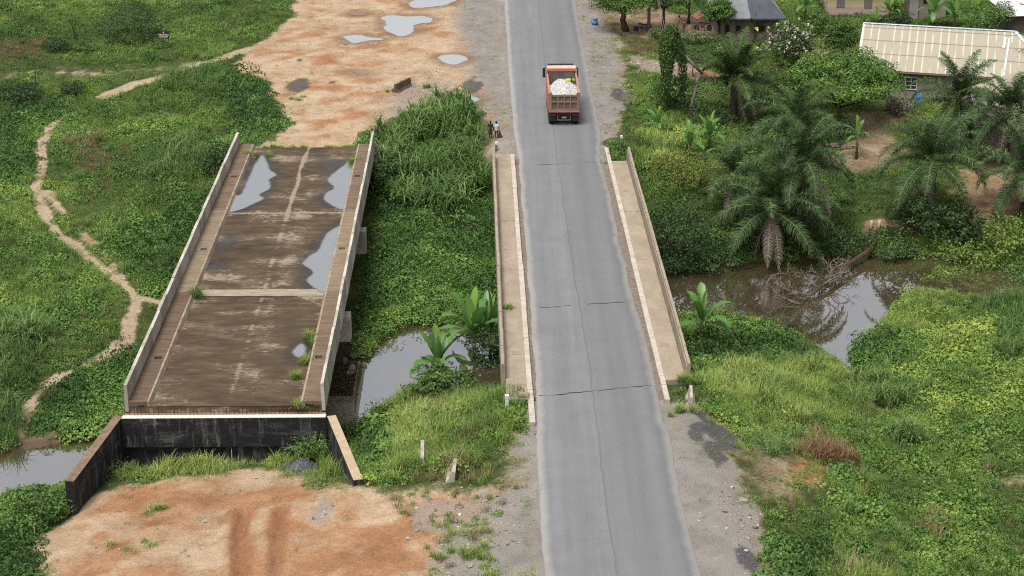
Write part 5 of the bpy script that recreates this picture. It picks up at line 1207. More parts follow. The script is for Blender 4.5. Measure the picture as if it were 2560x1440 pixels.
def banana(label, px, py, h, size=1.0, n=9, seed=0, yellow=0, stem=.13, base_up=0.0):
    g = np.random.default_rng(seed); p = G(px, py, base_up); root = thing('banana_plant', label, 'banana plant', p, 0, 'banana plants around the village and river')
    m = MB(); m.tube([(0, 0, -.2), (.03, .02, h * .5), (0, .05, h)], [stem * 1.25, stem, stem * .55], 8); m.build('stem', M_BANSTEM, root, smooth=True)
    az0 = g.uniform(0, 6.28)
    for i in range(n):
        s = i / max(1, n - 1); e = min(4, int(s * 4.6)); q = ('y', e, 0) if i < 2 else (('d', e, 0) if yellow and i >= n - yellow else ('g', e, int(g.integers(0, 2))))
        link('leaf', BL[q], root, (0, .04, h - .05 - .25 * s), (g.normal(0, .06), g.normal(0, .08), az0 + i * 2.4 + g.normal(0, .25)), size * g.uniform(.85, 1.12))
    return root
banana('banana plant with one tall upright leaf beside the river and road bridge', 1752, 862, 1.7, 1.2, 10, 1)
banana('tall banana plant with big dark leaves beside the road bridge wall', 1185, 930, 2.7, 1.5, 12, 2)
banana('banana plant with torn leaves close against the road bridge wall', 1225, 910, 2.3, 1.35, 10, 3)
banana('banana plant with bright young leaves in front of the pool', 1095, 958, 1.4, 1.2, 11, 4)
banana('small banana plant standing alone in grass near the far bridge end', 1645, 335, .9, .85, 8, 5)
banana('banana plant with two upright leaves right of the lone one', 1722, 395, 1.2, .95, 8, 6)
banana('banana plant with a tall light leaf left of the coconut palm foot', 1772, 385, 1.5, 1.0, 9, 7)
banana('small banana plant below the two beside the coconut palm', 1755, 410, .6, .8, 6, 17)
banana('slim banana plant with a long bare stem in the swept yard', 2140, 398, 2.2, .7, 7, 8, stem=.10)
banana('banana plant with a yellow drooping leaf before the grey roofed house', 1885, 112, 1.7, .8, 7, 9, 2, .08)
banana('banana plants stem among leaves right of the grey roof', 2012, 58, 1.8, 1.0, 9, 10)
banana('lush banana plant against the pink and yellow wall', 2222, 60, 1.4, 1.05, 10, 11)
banana('low banana plant at the left above the beige ridge', 2190, 66, .5, .75, 8, 12)
banana('large banana plant behind the middle of the beige ridge', 2330, 72, 1.8, 1.15, 11, 13)
banana('banana plant right of the large one behind the beige ridge', 2385, 74, 1.2, 1.05, 9, 14)
banana('banana plant near the white roofed hut', 2440, 62, 1.4, 1.0, 9, 15)
banana('banana plant with upright leaves behind the left oil palms', 1925, 322, 2.0, .95, 7, 16)
banana('banana plant cut by the top edge left of the shed', 1640, 22, 1.0, .9, 8, 18)
# ------------------------------------------------------------------ houses
def clip_poly(poly, lines):
    """keep the part of poly where a*x + b*y + c >= 0 for every line"""
    for a, b, c in lines:
        out = []
        for i, p in enumerate(poly):
            q = poly[(i + 1) % len(poly)]; dp, dq = a * p[0] + b * p[1] + c, a * q[0] + b * q[1] + c
            if dp >= 0: out.append(p)
            if dp * dq < 0: t_ = dp / (dp - dq); out.append((p[0] + (q[0] - p[0]) * t_, p[1] + (q[1] - p[1]) * t_))
        poly = out
        if len(poly) < 3: return []
    return poly
def edges_in(poly):
    """inward half planes of a counter-clockwise polygon"""
    L = []
    for i, p in enumerate(poly):
        q = poly[(i + 1) % len(poly)]; a, b = -(q[1] - p[1]), q[0] - p[0]; L.append((a, b, -(a * p[0] + b * p[1])))
    return L
def roof_plane(root, outline, zf, us, vs, mats, name='roof_sheet', lift=.012, thick=.014, lap=.03):
    """outline: plan polygon (ccw); zf(x, y): roof height; us, vs: plan lines that part the sheets"""
    E = edges_in(outline); k = 0
    for i in range(len(us) - 1):
        for j in range(len(vs) - 1):
            cell = clip_poly([(us[i] - (lap if i else 0), vs[j]), (us[i + 1], vs[j]), (us[i + 1], vs[j + 1] + lap), (us[i] - (lap if i else 0), vs[j + 1] + lap)], E)
            if len(cell) < 3: continue
            o = lift * (i % 2) * .5 + lift * (len(vs) - j) * .0 ; n = len(cell); m = MB()
            sl = [(x, y, zf(x, y) + o + (.012 if abs(y - vs[j]) < 1e-6 else 0)) for x, y in cell]
            m.v = [(x, y, z - thick) for x, y, z in sl] + sl
            m.f = [tuple(range(n - 1, -1, -1)), tuple(range(n, 2 * n))] + [(a, (a + 1) % n, n + (a + 1) % n, n + a) for a in range(n)]
            m.build(name, mats(i, j), root); k += 1
    return k
def rect_world(p, rz, x0, x1, y0, y1, pad=.3):
    M = Matrix.Translation((p[0], p[1], 0)) @ Matrix.Rotation(rz, 4, 'Z')
    return [(M @ Vector((x, y, 0)))[:2] for x, y in ((x0 - pad, y0 - pad), (x1 + pad, y0 - pad), (x1 + pad, y1 + pad), (x0 - pad, y1 + pad))]
# beige roof with pale joint smears
t = NT('beige_sheet'); o = t.pos(); X_, Y_, Z_ = t.xyz(o)[:3]
fr = t.math('FRACT', t.math('DIVIDE', X_, .684)); wob = t.math('MULTIPLY', t.math('SUBTRACT', t.noise(1.2, t.pos((.3, 1, 1)), 3), .5), .10)
near = t.math('ABSOLUTE', t.math('SUBTRACT', t.math('ADD', fr, wob), .12))
gap = t.step(t.noise(.35, t.pos((2.1, .5, 0)), 2), .44, .50)
smear = t.math('MULTIPLY', t.step(t.math('ADD', near, t.math('MULTIPLY', t.math('SUBTRACT', t.noise(5, t.pos((.3, 1, 1)), 3), .5), .09)), .10, .06), gap)
base = t.mix(t.noise(1.4, t.pos((1.5, .3, 1)), 5), (.42, .38, .28), (.355, .32, .235))
rib = t.math('MULTIPLY', t.step(t.math('FRACT', t.math('MULTIPLY', X_, 8.8)), .6, .9), .14)
base = t.mix(rib, base, (.30, .25, .18)); base = t.mix(t.math('MULTIPLY', smear, .8), base, (.66, .61, .51))
for v_ in (.345, .635, .91): base = t.mix(t.math('MULTIPLY', t.step(t.math('ABSOLUTE', t.math('SUBTRACT', Y_, 6.6 * v_)), .10, .03), .55), base, (.16, .125, .09))  # dark lap lines: dirt, plus the overlap shadow put into the colour
base = t.mix(t.math('MULTIPLY', t.step(t.noise(2.2, t.pos((3, .25, 1)), 5), .62, .8), .4), base, (.25, .20, .14))
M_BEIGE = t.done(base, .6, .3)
M_BLUECAP = plain('blue_ridge_cap', (.40, .50, .72), (.75, .78, .84), 3, .5, lo=.4, hi=.6)
M_WHITEPAINT = plain('white_trim', (.80, .80, .78), (.68, .67, .64), 4, .5)
M_PLASTER = concrete('grey_plaster', (.34, .295, .245), (.27, .23, .19), (.16, .13, .10), .6, dk=.4, drips=.3)
M_MUDWALL = concrete('brown_wall', (.24, .185, .14), (.17, .13, .10), (.08, .06, .045), .8, dk=.4, drips=.3)
M_YELLOW = concrete('yellow_wall', (.66, .55, .30), (.58, .48, .27), (.35, .27, .16), .7, dk=.25, drips=.15)
M_PINK = concrete('pink_wall', (.58, .42, .385), (.50, .36, .33), (.28, .19, .16), .7, dk=.3, drips=.2)
M_HUT = concrete('grey_block_wall', (.36, .34, .31), (.28, .26, .235), (.13, .115, .10), .8, dk=.4, drips=.4)
M_DARKWALL = concrete('dark_hut_wall', (.16, .125, .095), (.11, .085, .065), (.05, .04, .03), .8, dk=.4, drips=.4)
M_GREYSHEET = plain('grey_sheet', (.225, .23, .245), (.17, .175, .19), 1.2, .45, .4, stretch=(1.5, .3, 1)); M_DARKSHEET = plain('dark_sheet', (.075, .085, .105), (.055, .06, .075), 1.2, .45, .4, stretch=(1.5, .3, 1))
M_RUSTSHEET = plain('rusty_sheet', (.30, .125, .085), (.20, .085, .06), 1.6, .7, .2, stretch=(2, .5, 1))
t = NT('white_rust_sheet'); n_ = t.noise(1.3, t.pos((1, .6, 1)), 5); c = t.mix(t.step(n_, .58, .68), (.66, .65, .63), (.10, .065, .045)); M_WHITESHEET = t.done(c, .5, .3)
M_GLASS = plain('window_glass', (.035, .05, .065), (.05, .06, .07), 2, .12, .6)
M_SHUTTER = plain('grey_shutter', (.26, .235, .21), (.18, .16, .14), 5, .8, stretch=(.5, 1, 8))
M_TIMBER = plain('weathered_timber', (.24, .19, .14), (.15, .115, .085), 5, .85, stretch=(1, 1, .3))

# the long house with the beige roof
hp, hr = (30.43, 154.93), -.25; gz = -1.55; ez, rz_ = 1.35, 3.95; D = 6.6; EL, RL = 17.2, 13.3
HB = thing('beige_roof_house', 'long grey plastered house with a beige sheet roof and blue ridge cap', 'house', (hp[0], hp[1], 0), hr)
KEEPOUT.append(rect_world(hp, hr, 0.3, 17, .4, 13, .2))
zf = lambda x, y: ez + (rz_ - ez) * y / D
MB().box(.45, 16.4, .5, 12.6, gz, ez - .02).build('wall', M_PLASTER, HB)
MB()._a or None
m = MB(); m._a([(.5, .6, ez - .03), (.5, 12.6, ez - .03), (.5, D, rz_ - .25), (.62, .6, ez - .03), (.62, 12.6, ez - .03), (.62, D, rz_ - .25)], [(0, 1, 2), (5, 4, 3), (0, 3, 4, 1), (1, 4, 5, 2), (2, 5, 3, 0)]); m.build('gable_wall', M_PLASTER, HB)
us = list(np.arange(0, 17.5, .684)); vs = [0, D * .345, D * .635, D * .91, D]
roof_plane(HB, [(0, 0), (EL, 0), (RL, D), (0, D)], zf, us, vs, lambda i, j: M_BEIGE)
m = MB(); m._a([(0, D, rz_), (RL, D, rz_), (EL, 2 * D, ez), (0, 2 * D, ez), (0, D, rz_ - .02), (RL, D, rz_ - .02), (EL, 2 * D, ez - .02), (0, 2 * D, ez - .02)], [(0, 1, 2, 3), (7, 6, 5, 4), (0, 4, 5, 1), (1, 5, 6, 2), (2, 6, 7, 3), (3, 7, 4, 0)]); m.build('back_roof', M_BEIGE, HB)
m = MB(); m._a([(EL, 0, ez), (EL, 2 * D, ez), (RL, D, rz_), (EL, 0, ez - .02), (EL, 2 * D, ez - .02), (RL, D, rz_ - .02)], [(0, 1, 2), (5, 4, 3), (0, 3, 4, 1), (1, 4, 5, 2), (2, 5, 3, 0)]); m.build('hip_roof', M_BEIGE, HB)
def strip(a, b, w, mat, name, up=.035):
    a, b = Vector(a), Vector(b); d = (b - a).normalized(); s = d.cross(Vector((0, 0, 1))).normalized() * w / 2; u = Vector((0, 0, up))
    MB().hull8([a - s, a + s, b + s, b - s, a - s + u, a + s + u, b + s + u, b - s + u]).build(name, mat, HB)
strip((-.05, D, rz_ + .02), (RL, D, rz_ + .02), .34, M_BLUECAP, 'ridge_cap'); strip((RL, D, rz_ + .02), (EL, 0, ez + .03), .30, M_BLUECAP, 'hip_cap'); strip((RL, D, rz_ + .02), (EL, 2 * D, ez + .03), .30, M_BLUECAP, 'hip_cap')
strip((.0, -.02, ez + .03), (.0, D, rz_ + .03), .16, M_WHITEPAINT, 'rake_board'); strip((12.55, .25, zf(0, .25) + .03), (12.85, D * .84, zf(0, D * .84) + .03), .16, M_BLUECAP, 'roof_flashing'); strip((12.4, D * .62, zf(0, D * .62) + .035), (12.5, D * .85, zf(0, D * .85) + .035), .22, M_WHITEPAINT, 'roof_patch')
MB().box(.2, 16.6, .02, .10, ez - .16, ez - .03).build('fascia', M_PLASTER, HB)
for x in (2.35, 4.25, 8.2):
    fr_ = MB(); z0, z1, w_ = -.35, .80, 1.05
    for a, b, c, d in ((0, w_, z0, z0 + .07), (0, w_, z1 - .07, z1), (0, .07, z0 + .07, z1 - .07), (w_ - .07, w_, z0 + .07, z1 - .07), (w_ / 2 - .025, w_ / 2 + .025, z0 + .07, z1 - .07)): fr_.box(x + a, x + b, .43, .497, c, d)
    for zz in (z0 + .36, z0 + .72):
        for a, b in ((.07, w_ / 2 - .025), (w_ / 2 + .025, w_ - .07)): fr_.box(x + a, x + b, .44, .495, zz, zz + .04)
    wd_ = fr_.build('window', M_WHITEPAINT, HB)
    for a in (.07, w_ / 2 + .025):
        for k in range(3): MB().box(x + a, x + a + w_ / 2 - .1, .465, .492, z0 + .07 + k * .36, z0 + .36 + k * .36).build('pane', M_GLASS, wd_)
# low annex in front of it
ap_ = (37.9, 139.4); HA = thing('annex', 'low annex with a beige hip roof mostly hidden by the palms', 'house', (ap_[0], ap_[1], 0), -.12); KEEPOUT.append(rect_world(ap_, -.12, 0, 9, 0, 11.5, .1))
MB().box(.4, 9, .4, 11, -2.2, .88).build('wall', M_PLASTER, HA)
aw_, ad_, az0, az1 = 9.4, 11.4, .9, 2.7
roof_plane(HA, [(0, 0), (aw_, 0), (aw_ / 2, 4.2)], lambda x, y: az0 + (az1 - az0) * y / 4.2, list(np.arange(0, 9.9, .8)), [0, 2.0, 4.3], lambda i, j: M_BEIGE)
# left and right slopes
for sgn in (0, 1):
    q = [(0, 0), (aw_ / 2, 4.2), (aw_ / 2, ad_), (0, ad_)] if not sgn else [(aw_, 0), (aw_, ad_), (aw_ / 2, ad_), (aw_ / 2, 4.2)]
    zz = (lambda x, y: az0 + (az1 - az0) * x / (aw_ / 2)) if not sgn else (lambda x, y: az0 + (az1 - az0) * (aw_ - x) / (aw_ / 2))
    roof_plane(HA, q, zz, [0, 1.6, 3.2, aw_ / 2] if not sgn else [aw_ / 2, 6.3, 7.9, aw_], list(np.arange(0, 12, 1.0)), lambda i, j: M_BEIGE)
MB().box(-.02, aw_ + .02, -.05, .03, az0 - .14, az0 + .0).build('fascia', M_WHITEPAINT, HA); MB().box(-.05, .0, .04, ad_, az0 - .14, az0).build('fascia', M_WHITEPAINT, HA)
# grey metal roofed house
HG = thing('grey_roof_house', 'brown walled house under a hipped roof of light and dark grey sheets', 'house', (19.7, 171.6, 0), 0); KEEPOUT.append(rect_world((19.7, 171.6), 0, .4, 6.4, .4, 13, .1))
gw, gd = 6.8, 14.0; e0, e1 = 2.0, 4.1
MB().box(.6, gw - .6, .6, gd - .6, -1.0, e0 - .03).build('wall', M_MUDWALL, HG)
fl = [(0, 0), (gw, 0), (4.4, 7.0), (2.4, 7.0)]
roof_plane(HG, fl, lambda x, y: e0 + (e1 - e0) * y / 7.0, list(np.linspace(0, gw, 9)), [0, 2.6, 4.9, 7.0], lambda i, j: M_GREYSHEET if i < 4 else M_DARKSHEET)
for q, zz in (([(gw, 0), (gw, gd), (4.4, 7.0)], lambda x, y: e0 + (e1 - e0) * (gw - x) / 2.4), ([(0, gd), (0, 0), (2.4, 7.0)], lambda x, y: e0 + (e1 - e0) * x / 2.4), ([(gw, gd), (0, gd), (2.4, 7.0), (4.4, 7.0)], lambda x, y: e0 + (e1 - e0) * (gd - y) / 7.0)):
    m = MB(); n = len(q); m.v = [(x, y, zz(x, y)) for x, y in q] + [(x, y, zz(x, y) - .02) for x, y in q]; m.f = [tuple(range(n)), tuple(range(2 * n - 1, n - 1, -1))]; m.build('roof_slope', M_GREYSHEET, HG)
def capstrip(root, a, b, w, mat, name):
    a, b = Vector(a), Vector(b); d = (b - a).normalized(); s = d.cross(Vector((0, 0, 1))).normalized() * w / 2; u = Vector((0, 0, .04)); k = Vector((0, 0, .012))
    MB().hull8([a - s + k, a + s + k, b + s + k, b - s + k, a - s + u, a + s + u, b + s + u, b - s + u]).build(name, mat, root)
capstrip(HG, (gw, 0, e0), (4.4, 7, e1), .22, M_DARKSHEET, 'hip_cap'); capstrip(HG, (0, 0, e0), (2.4, 7, e1), .22, M_DARKSHEET, 'hip_cap')
MB().box(.0, gw, -.03, .03, e0 - .14, e0 - .01).build('fascia', M_DARKSHEET, HG)
for x0_, x1_, z0_, z1_ in ((3.75, 4.95, .55, 1.3), (.95, 1.5, -.6, 1.35), (2.0, 2.6, .6, 1.3)):
    o_ = MB().box(x0_, x1_, .53, .597, z0_, z1_).build('window', M_TIMBER, HG); MB().box(x0_ + .07, x1_ - .07, .50, .528, z0_ + .07, z1_ - .07).build('pane', M_HOLE, o_)
# pink and yellow house
HP = thing('pink_house', 'yellow and pink plastered house with grey shutters at the top edge', 'house', (32.9, 185.4, 0), -.06); KEEPOUT.append(rect_world((32.9, 185.4), 0, 0, 6.8, 0, 6, .1))
MB().box(0, 6.8, 0, 6, .12, 2.3).build('upper_wall', M_YELLOW, HP); MB().box(-.004, 6.804, -.006, 6.0, -.75, .118).build('lower_wall', M_PINK, HP); MB().box(-.03, 6.83, -.06, 6.0, -1.6, -.752).build('plinth', M_DARKWALL, HP)
for x in (.92, 3.75):
    w_ = MB().box(x, x + .84, -.03, -.004, .0, 1.35).build('window', M_TIMBER, HP)
    for k in range(2): MB().box(x + .04 + k * .39, x + .41 + k * .39, -.05, -.032, .04, 1.31).build('shutter', M_SHUTTER, w_)
m = MB(); m._a([(-.5, -.6, 2.25), (7.3, -.6, 2.25), (7.3, 3, 3.4), (-.5, 3, 3.4), (7.3, 6.6, 2.25), (-.5, 6.6, 2.25)], [(0, 1, 2, 3), (3, 2, 4, 5)]); m.build('roof', M_RUSTSHEET, HP)
# grey hut
HH = thing('grey_hut', 'small grey block hut at the top edge right of the pink house', 'hut', (41.3, 184.6, 0), -.05); KEEPOUT.append(rect_world((41.3, 184.6), 0, 0, 4, 0, 4, .1))
MB().box(0, .9, .0, 3.5, -1.5, 2.2).build('wall', M_HUT, HH); MB().box(.902, 3.8, .25, 3.5, -1.5, 2.2).build('wall', M_PLASTER, HH)
MB().box(1.4, 2.3, .2, .248, .6, 1.5).build('window', M_HOLE, HH); m = MB(); m._a([(-.4, -.4, 2.2), (4.2, -.4, 2.2), (4.2, 4, 2.7), (-.4, 4, 2.7)], [(0, 1, 2, 3)]); m.build('roof', M_GREYSHEET, HH)
# white roofed hut
wp = G(2516, 92); HW = thing('white_roof_hut', 'dark walled hut with a rust patched white sheet roof at the right edge', 'hut', (wp[0], wp[1], wp[2]), R(12)); KEEPOUT.append(rect_world(wp, R(12), 0, 6, 0, 4, .1))
MB().box(0, 6, 0, 3.6, -.4, 2.1).build('wall', M_DARKWALL, HW)
roof_plane(HW, [(-.3, -.45), (6.4, -.45), (6.4, 4.0), (-.3, 4.0)], lambda x, y: 2.15 + .18 * (y + .45), list(np.arange(-.3, 6.6, .75)), [-.45, 1.8, 4.0], lambda i, j: M_WHITESHEET)
# rusty shed
sq = [W(1727, 39, 1.55), W(1744, 49, 1.45), W(1766, 38, 1.85), W(1745, 27, 1.95)]
sp0 = G(1745, 72); SHD = thing('rusty_shed', 'small open shed with a rusty red sheet roof in the village yard', 'shed', sp0, 0)
def sl(p): return Vector((p[0] - sp0[0], p[1] - sp0[1], p[2] - sp0[2]))
a, b, c, d = [sl(p) for p in sq]
for k in range(4):
    t0, t1 = k / 4, (k + 1) / 4 - .01; p0, p1, p2, p3 = a.lerp(d, t0), b.lerp(c, t0), b.lerp(c, t1), a.lerp(d, t1); u = Vector((0, 0, .02 + .006 * (k % 2)))
    MB().hull8([p0, p1, p2, p3, p0 + u, p1 + u, p2 + u, p3 + u]).build('roof_sheet', M_RUSTSHEET, SHD)
for p in (a.lerp(c, .12), b.lerp(d, .1), c.lerp(a, .1), d.lerp(b, .1)):
    gzz = float(hs(p.x + sp0[0], p.y + sp0[1])) - sp0[2]; MB().tube([(p.x, p.y, gzz - .2), (p.x, p.y, p.z)], .05, 6).build('post', M_TIMBER, SHD)
# ------------------------------------------------------------------ tipper truck
M_ORANGE = plain('truck_orange', (.60, .235, .155), (.50, .19, .125), 1.2, .45, .4); M_ORANGED = plain('truck_orange_dusty', (.50, .25, .17), (.38, .20, .14), 1.2, .6, .3)
M_DUSTROOF = plain('dusty_lip', (.72, .58, .50), (.60, .42, .34), 2.5, .6); M_TAILGATE = plain('tailgate_brown', (.30, .215, .155), (.225, .16, .115), 2.0, .7)
M_TAILPANEL = plain('tailgate_panel', (.17, .125, .09), (.13, .095, .07), 2.0, .7); M_STEELD = plain('bed_steel', (.17, .15, .135), (.10, .09, .08), 1.5, .6)
M_BLACK = plain('black_plastic', (.018, .018, .02), (.03, .03, .032), 4, .5); M_TYRE = plain('tyre_rubber', (.02, .019, .019), (.045, .04, .037), 4, .85); M_RIM = plain('wheel_rim', (.22, .20, .18), (.12, .11, .10), 4, .6)
M_REDL = plain('tail_light', (.20, .03, .02), (.12, .02, .015), 4, .3); M_CLEAR = plain('lamp_glass', (.7, .68, .62), (.5, .5, .48), 4, .2); M_DARKGLASS = plain('cab_glass', (.02, .025, .03), (.03, .035, .04), 2, .1, .6)
M_CHASSIS = plain('chassis_grime', (.05, .042, .036), (.085, .07, .058), 4, .8)
rl, rr_ = road_x([141, 150]); t_rz = math.atan2(((rl[0] + rr_[0]) - (rl[1] + rr_[1])) / 2, 9.0)
tp = W(1410, 314, .016)
TR = thing('tipper_truck', 'orange tipper truck loaded with white gravel driving away on the road', 'truck', (tp[0], tp[1], .016), t_rz)
bd = MB()                                                # tipper body: floor, sides, front wall, lip
bd.hull8([(-1.18, .12, 1.15), (1.18, .12, 1.15), (1.18, 5.6, 1.15), (-1.18, 5.6, 1.15), (-1.18, .12, 1.27), (1.18, .12, 1.27), (1.18, 5.6, 1.27), (-1.18, 5.6, 1.27)])
for s in (-1, 1):
    p = [(s * 1.25, .08, 1.15), (s * 1.17, .08, 1.15), (s * 1.17, 5.6, 1.15), (s * 1.25, 5.6, 1.15), (s * 1.25, .08, 2.62), (s * 1.17, .08, 2.62), (s * 1.17, 5.6, 2.86), (s * 1.25, 5.6, 2.86)]
    if s > 0: p = [p[i] for i in (1, 0, 3, 2, 5, 4, 7, 6)]
    bd.hull8(p)
body = bd.build('tipper_body', M_ORANGE, TR)
for s in (-1, 1):
    p = [(s * 1.27, .06, 2.62), (s * 1.13, .06, 2.62), (s * 1.13, 5.58, 2.86), (s * 1.27, 5.58, 2.86), (s * 1.27, .06, 2.72), (s * 1.13, .06, 2.72), (s * 1.13, 5.58, 2.96), (s * 1.27, 5.58, 2.96)]
    if s > 0: p = [p[i] for i in (1, 0, 3, 2, 5, 4, 7, 6)]
    MB().hull8(p).build('top_rail', M_ORANGED, body)
    for k in range(5): MB().box(min(s * 1.25, s * 1.31), max(s * 1.25, s * 1.31), .6 + k * 1.1, .78 + k * 1.1, 1.2, 2.6).build('side_rib', M_ORANGE, body)
MB().hull8([(-1.17, 5.45, 1.27), (1.17, 5.45, 1.27), (1.17, 5.62, 1.27), (-1.17, 5.62, 1.27), (-1.17, 5.55, 3.25), (1.17, 5.55, 3.25), (1.17, 5.72, 3.25), (-1.17, 5.72, 3.25)]).build('front_wall', M_STEELD, body)
MB().box(-1.22, 1.22, 5.50, 5.74, 3.12, 3.33).build('front_rail', M_ORANGE, body); MB().box(-1.2, 1.2, 5.745, 6.55, 3.27, 3.35).build('cab_guard', M_DUSTROOF, body)
for s in (-1, 1): MB().box(min(s * 1.17, s * 1.29), max(s * 1.17, s * 1.29), 5.30, 5.62, 2.5, 3.3).build('corner_post', M_ORANGE, body)
tg = MB()
for x0_, x1_ in ((-1.25, -1.02), (-.56, -.46), (-.05, .05), (.46, .56), (1.02, 1.25)): tg.box(x0_, x1_, -.07, .04, 1.28, 2.60)
for z0_, z1_ in ((1.28, 1.42), (1.95, 2.07), (2.46, 2.60)):
    for x0_, x1_ in ((-1.02, -.56), (-.46, -.05), (.05, .46), (.56, 1.02)): tg.box(x0_, x1_, -.068, .038, z0_, z1_)
for s in (-1, 1): tg.box(min(s * 1.25, s * .98), max(s * 1.25, s * .98), -.072, .05, 2.602, 2.78)
tgo = tg.build('tailgate', M_TAILGATE, TR); MB().box(-1.24, 1.24, -.078, .03, 1.14, 1.277).build('tailgate_foot', M_ORANGED, tgo)
for x0_, x1_ in ((-1.02, -.56), (-.46, -.05), (.05, .46), (.56, 1.02)):
    for z0_, z1_ in ((1.42, 1.95), (2.07, 2.46)): MB().box(x0_, x1_, -.012, .02, z0_, z1_).build('tailgate_panel', M_TAILPANEL, tgo)
ch = MB().box(-.42, -.28, .1, 8.0, .82, 1.12).box(.28, .42, .1, 8.0, .82, 1.12).box(-.277, .277, .2, .35, .85, 1.1).box(-.277, .277, 3.2, 3.4, .85, 1.1).box(-.9, .9, .5, 2.6, .5, .8); ch.build('chassis', M_CHASSIS, TR)
MB().tube([(-.55, -.05, .48), (.55, -.05, .48)], .035, 6).tube([(-.5, -.05, .48), (-.5, .15, .95)], .03, 6).tube([(.5, -.05, .48), (.5, .15, .95)], .03, 6).build('underrun_bar', M_RIM, TR)
MB().box(-.2, .2, -.03, .0, .62, .76).build('number_plate', M_TAILGATE, TR)
for s in (-1, 1):
    MB().box(min(s * .66, s * 1.16), max(s * .66, s * 1.16), .0, .08, .86, 1.0).build('tail_light', M_REDL, TR)
    MB().box(min(s * .62, s * 1.2), max(s * .62, s * 1.2), .12, .15, .35, .85).build('mud_flap', M_BLACK, TR)
    MB().tube([(s * .55, -.06, 1.2), (s * .55, -.05, .98)], .03, 6).build('tailgate_hook', M_RIM, TR)
def wheel_meshes(r, w):
    M = Matrix.Rotation(R(90), 4, 'Y')
    ty = MB().lathe([(r * .55, -w / 2), (r * .9, -w / 2), (r, -w * .36), (r, w * .36), (r * .9, w / 2), (r * .55, w / 2)], 22, M).mesh('tyre', M_TYRE, True)
    ri = MB().lathe([(r * .18, -w * .3), (r * .56, -w * .42), (r * .54, -w * .1), (r * .54, w * .1), (r * .56, w * .42), (r * .18, w * .3)], 16, M).mesh('rim', M_RIM, True); return ty, ri
WT = wheel_meshes(.53, .29)
for x, y in [(s * q, yy) for s in (-1, 1) for q in (.79, 1.09) for yy in (.78, 2.15)] + [(-1.04, 6.6), (1.04, 6.6)]:
    w_ = link('wheel', WT[0], TR, (x, y, .53)); link('rim', WT[1], w_)
cb = MB().hull8([(-1.2, 5.95, .75), (1.2, 5.95, .75), (1.2, 8.15, .75), (-1.2, 8.15, .75), (-1.12, 5.98, 2.95), (1.12, 5.98, 2.95), (1.12, 7.85, 2.95), (-1.12, 7.85, 2.95)]).build('cab', M_ORANGE, TR)
MB().hull8([(-1.0, 6.1, 2.95), (1.0, 6.1, 2.95), (1.05, 7.7, 2.95), (-1.05, 7.7, 2.95), (-.9, 6.2, 3.06), (.9, 6.2, 3.06), (.95, 7.6, 3.1), (-.95, 7.6, 3.1)]).build('cab_roof', M_ORANGE, cb)
MB().box(-1.1, 1.1, 7.62, 7.95, 3.0, 3.16).build('sun_visor', M_BLACK, cb); MB().box(-.95, .95, 8.0, 8.02, 1.9, 2.7).build('windscreen', M_DARKGLASS, cb)
for s in (-1, 1):
    MB().hull8([(s * 1.205 - .004, 6.6, 1.85), (s * 1.205 + .004, 6.6, 1.85), (s * 1.205 + .004, 7.7, 1.85), (s * 1.205 - .004, 7.7, 1.85), (s * 1.165 - .004, 6.6, 2.65), (s * 1.165 + .004, 6.6, 2.65), (s * 1.165 + .004, 7.5, 2.65), (s * 1.165 - .004, 7.5, 2.65)]).build('door_window', M_DARKGLASS, cb)
    mr = MB().box(min(s * 1.30, s * 1.52), max(s * 1.30, s * 1.52), 7.55, 7.68, 2.05, 2.85).build('mirror', M_BLACK, cb)
    MB().tube([(s * 1.1, 7.6, 2.88), (s * 1.42, 7.62, 2.88)], .025, 6).tube([(s * 1.15, 7.6, 2.1), (s * 1.42, 7.62, 2.1)], .025, 6).build('mirror_arm', M_BLACK, mr)
    MB().box(min(s * .85, s * 1.15), max(s * .85, s * 1.15), 8.15, 8.2, .9, 1.1).build('headlight', M_CLEAR, cb)
    MB().box(min(s * 1.255, s * 1.30), max(s * 1.255, s * 1.30), 2.9, 4.6, .55, 1.05).build('side_tank', M_CHASSIS, TR)
# the load
g = np.random.default_rng(3); nx, ny = 44, 74; xs = np.linspace(-1.16, 1.16, nx); yy = np.linspace(.06, 5.0, ny); XX, YY = np.meshgrid(xs, yy)
hz2 = 1.95 + .75 * np.exp(-((YY - 2.3) / 1.9) ** 2 - (XX / 1.3) ** 2) + .22 * np.exp(-((YY - 3.4) / .7) ** 2 - ((XX + .35) / .5) ** 2) + .45 * sstep(4.6, 2.4, YY) * (1 - .3 * np.abs(XX)) + g.uniform(-.07, .07, XX.shape) + (fbm(XX * 3, YY * 3, 9, 2) - .5) * .16
idx = np.arange(XX.size).reshape(XX.shape); F = np.stack([idx[:-1, :-1], idx[:-1, 1:], idx[1:, 1:], idx[1:, :-1]], -1).reshape(-1, 4)
t = NT('white_gravel'); v_ = t.voro(9, t.pos(), 'Color'); c = t.mix(t.xyz(v_)[0], (.22, .217, .21), (.52, .515, .50)); c = t.mix(t.math('MULTIPLY', t.step(t.noise(14, t.pos(), 3), .55, .7), .6), c, (.2, .195, .19)); M_WGRAVEL = t.done(c, .9, .2, k=.9)
gl = tag(link('gravel_load', np_mesh('gravel_load', np.stack([XX, YY, hz2], -1).reshape(-1, 3), F, M_WGRAVEL)), 'heap of white crushed gravel in the truck bed', 'gravel'); gl.matrix_world = Matrix.Translation((tp[0], tp[1], .016)) @ Matrix.Rotation(t_rz, 4, 'Z'); 
M_LIME = plain('lime_sack', (.55, .56, .08), (.40, .42, .06), 4, .7); M_SACKBAND = plain('dark_band', (.03, .03, .03), (.05, .05, .05), 4)
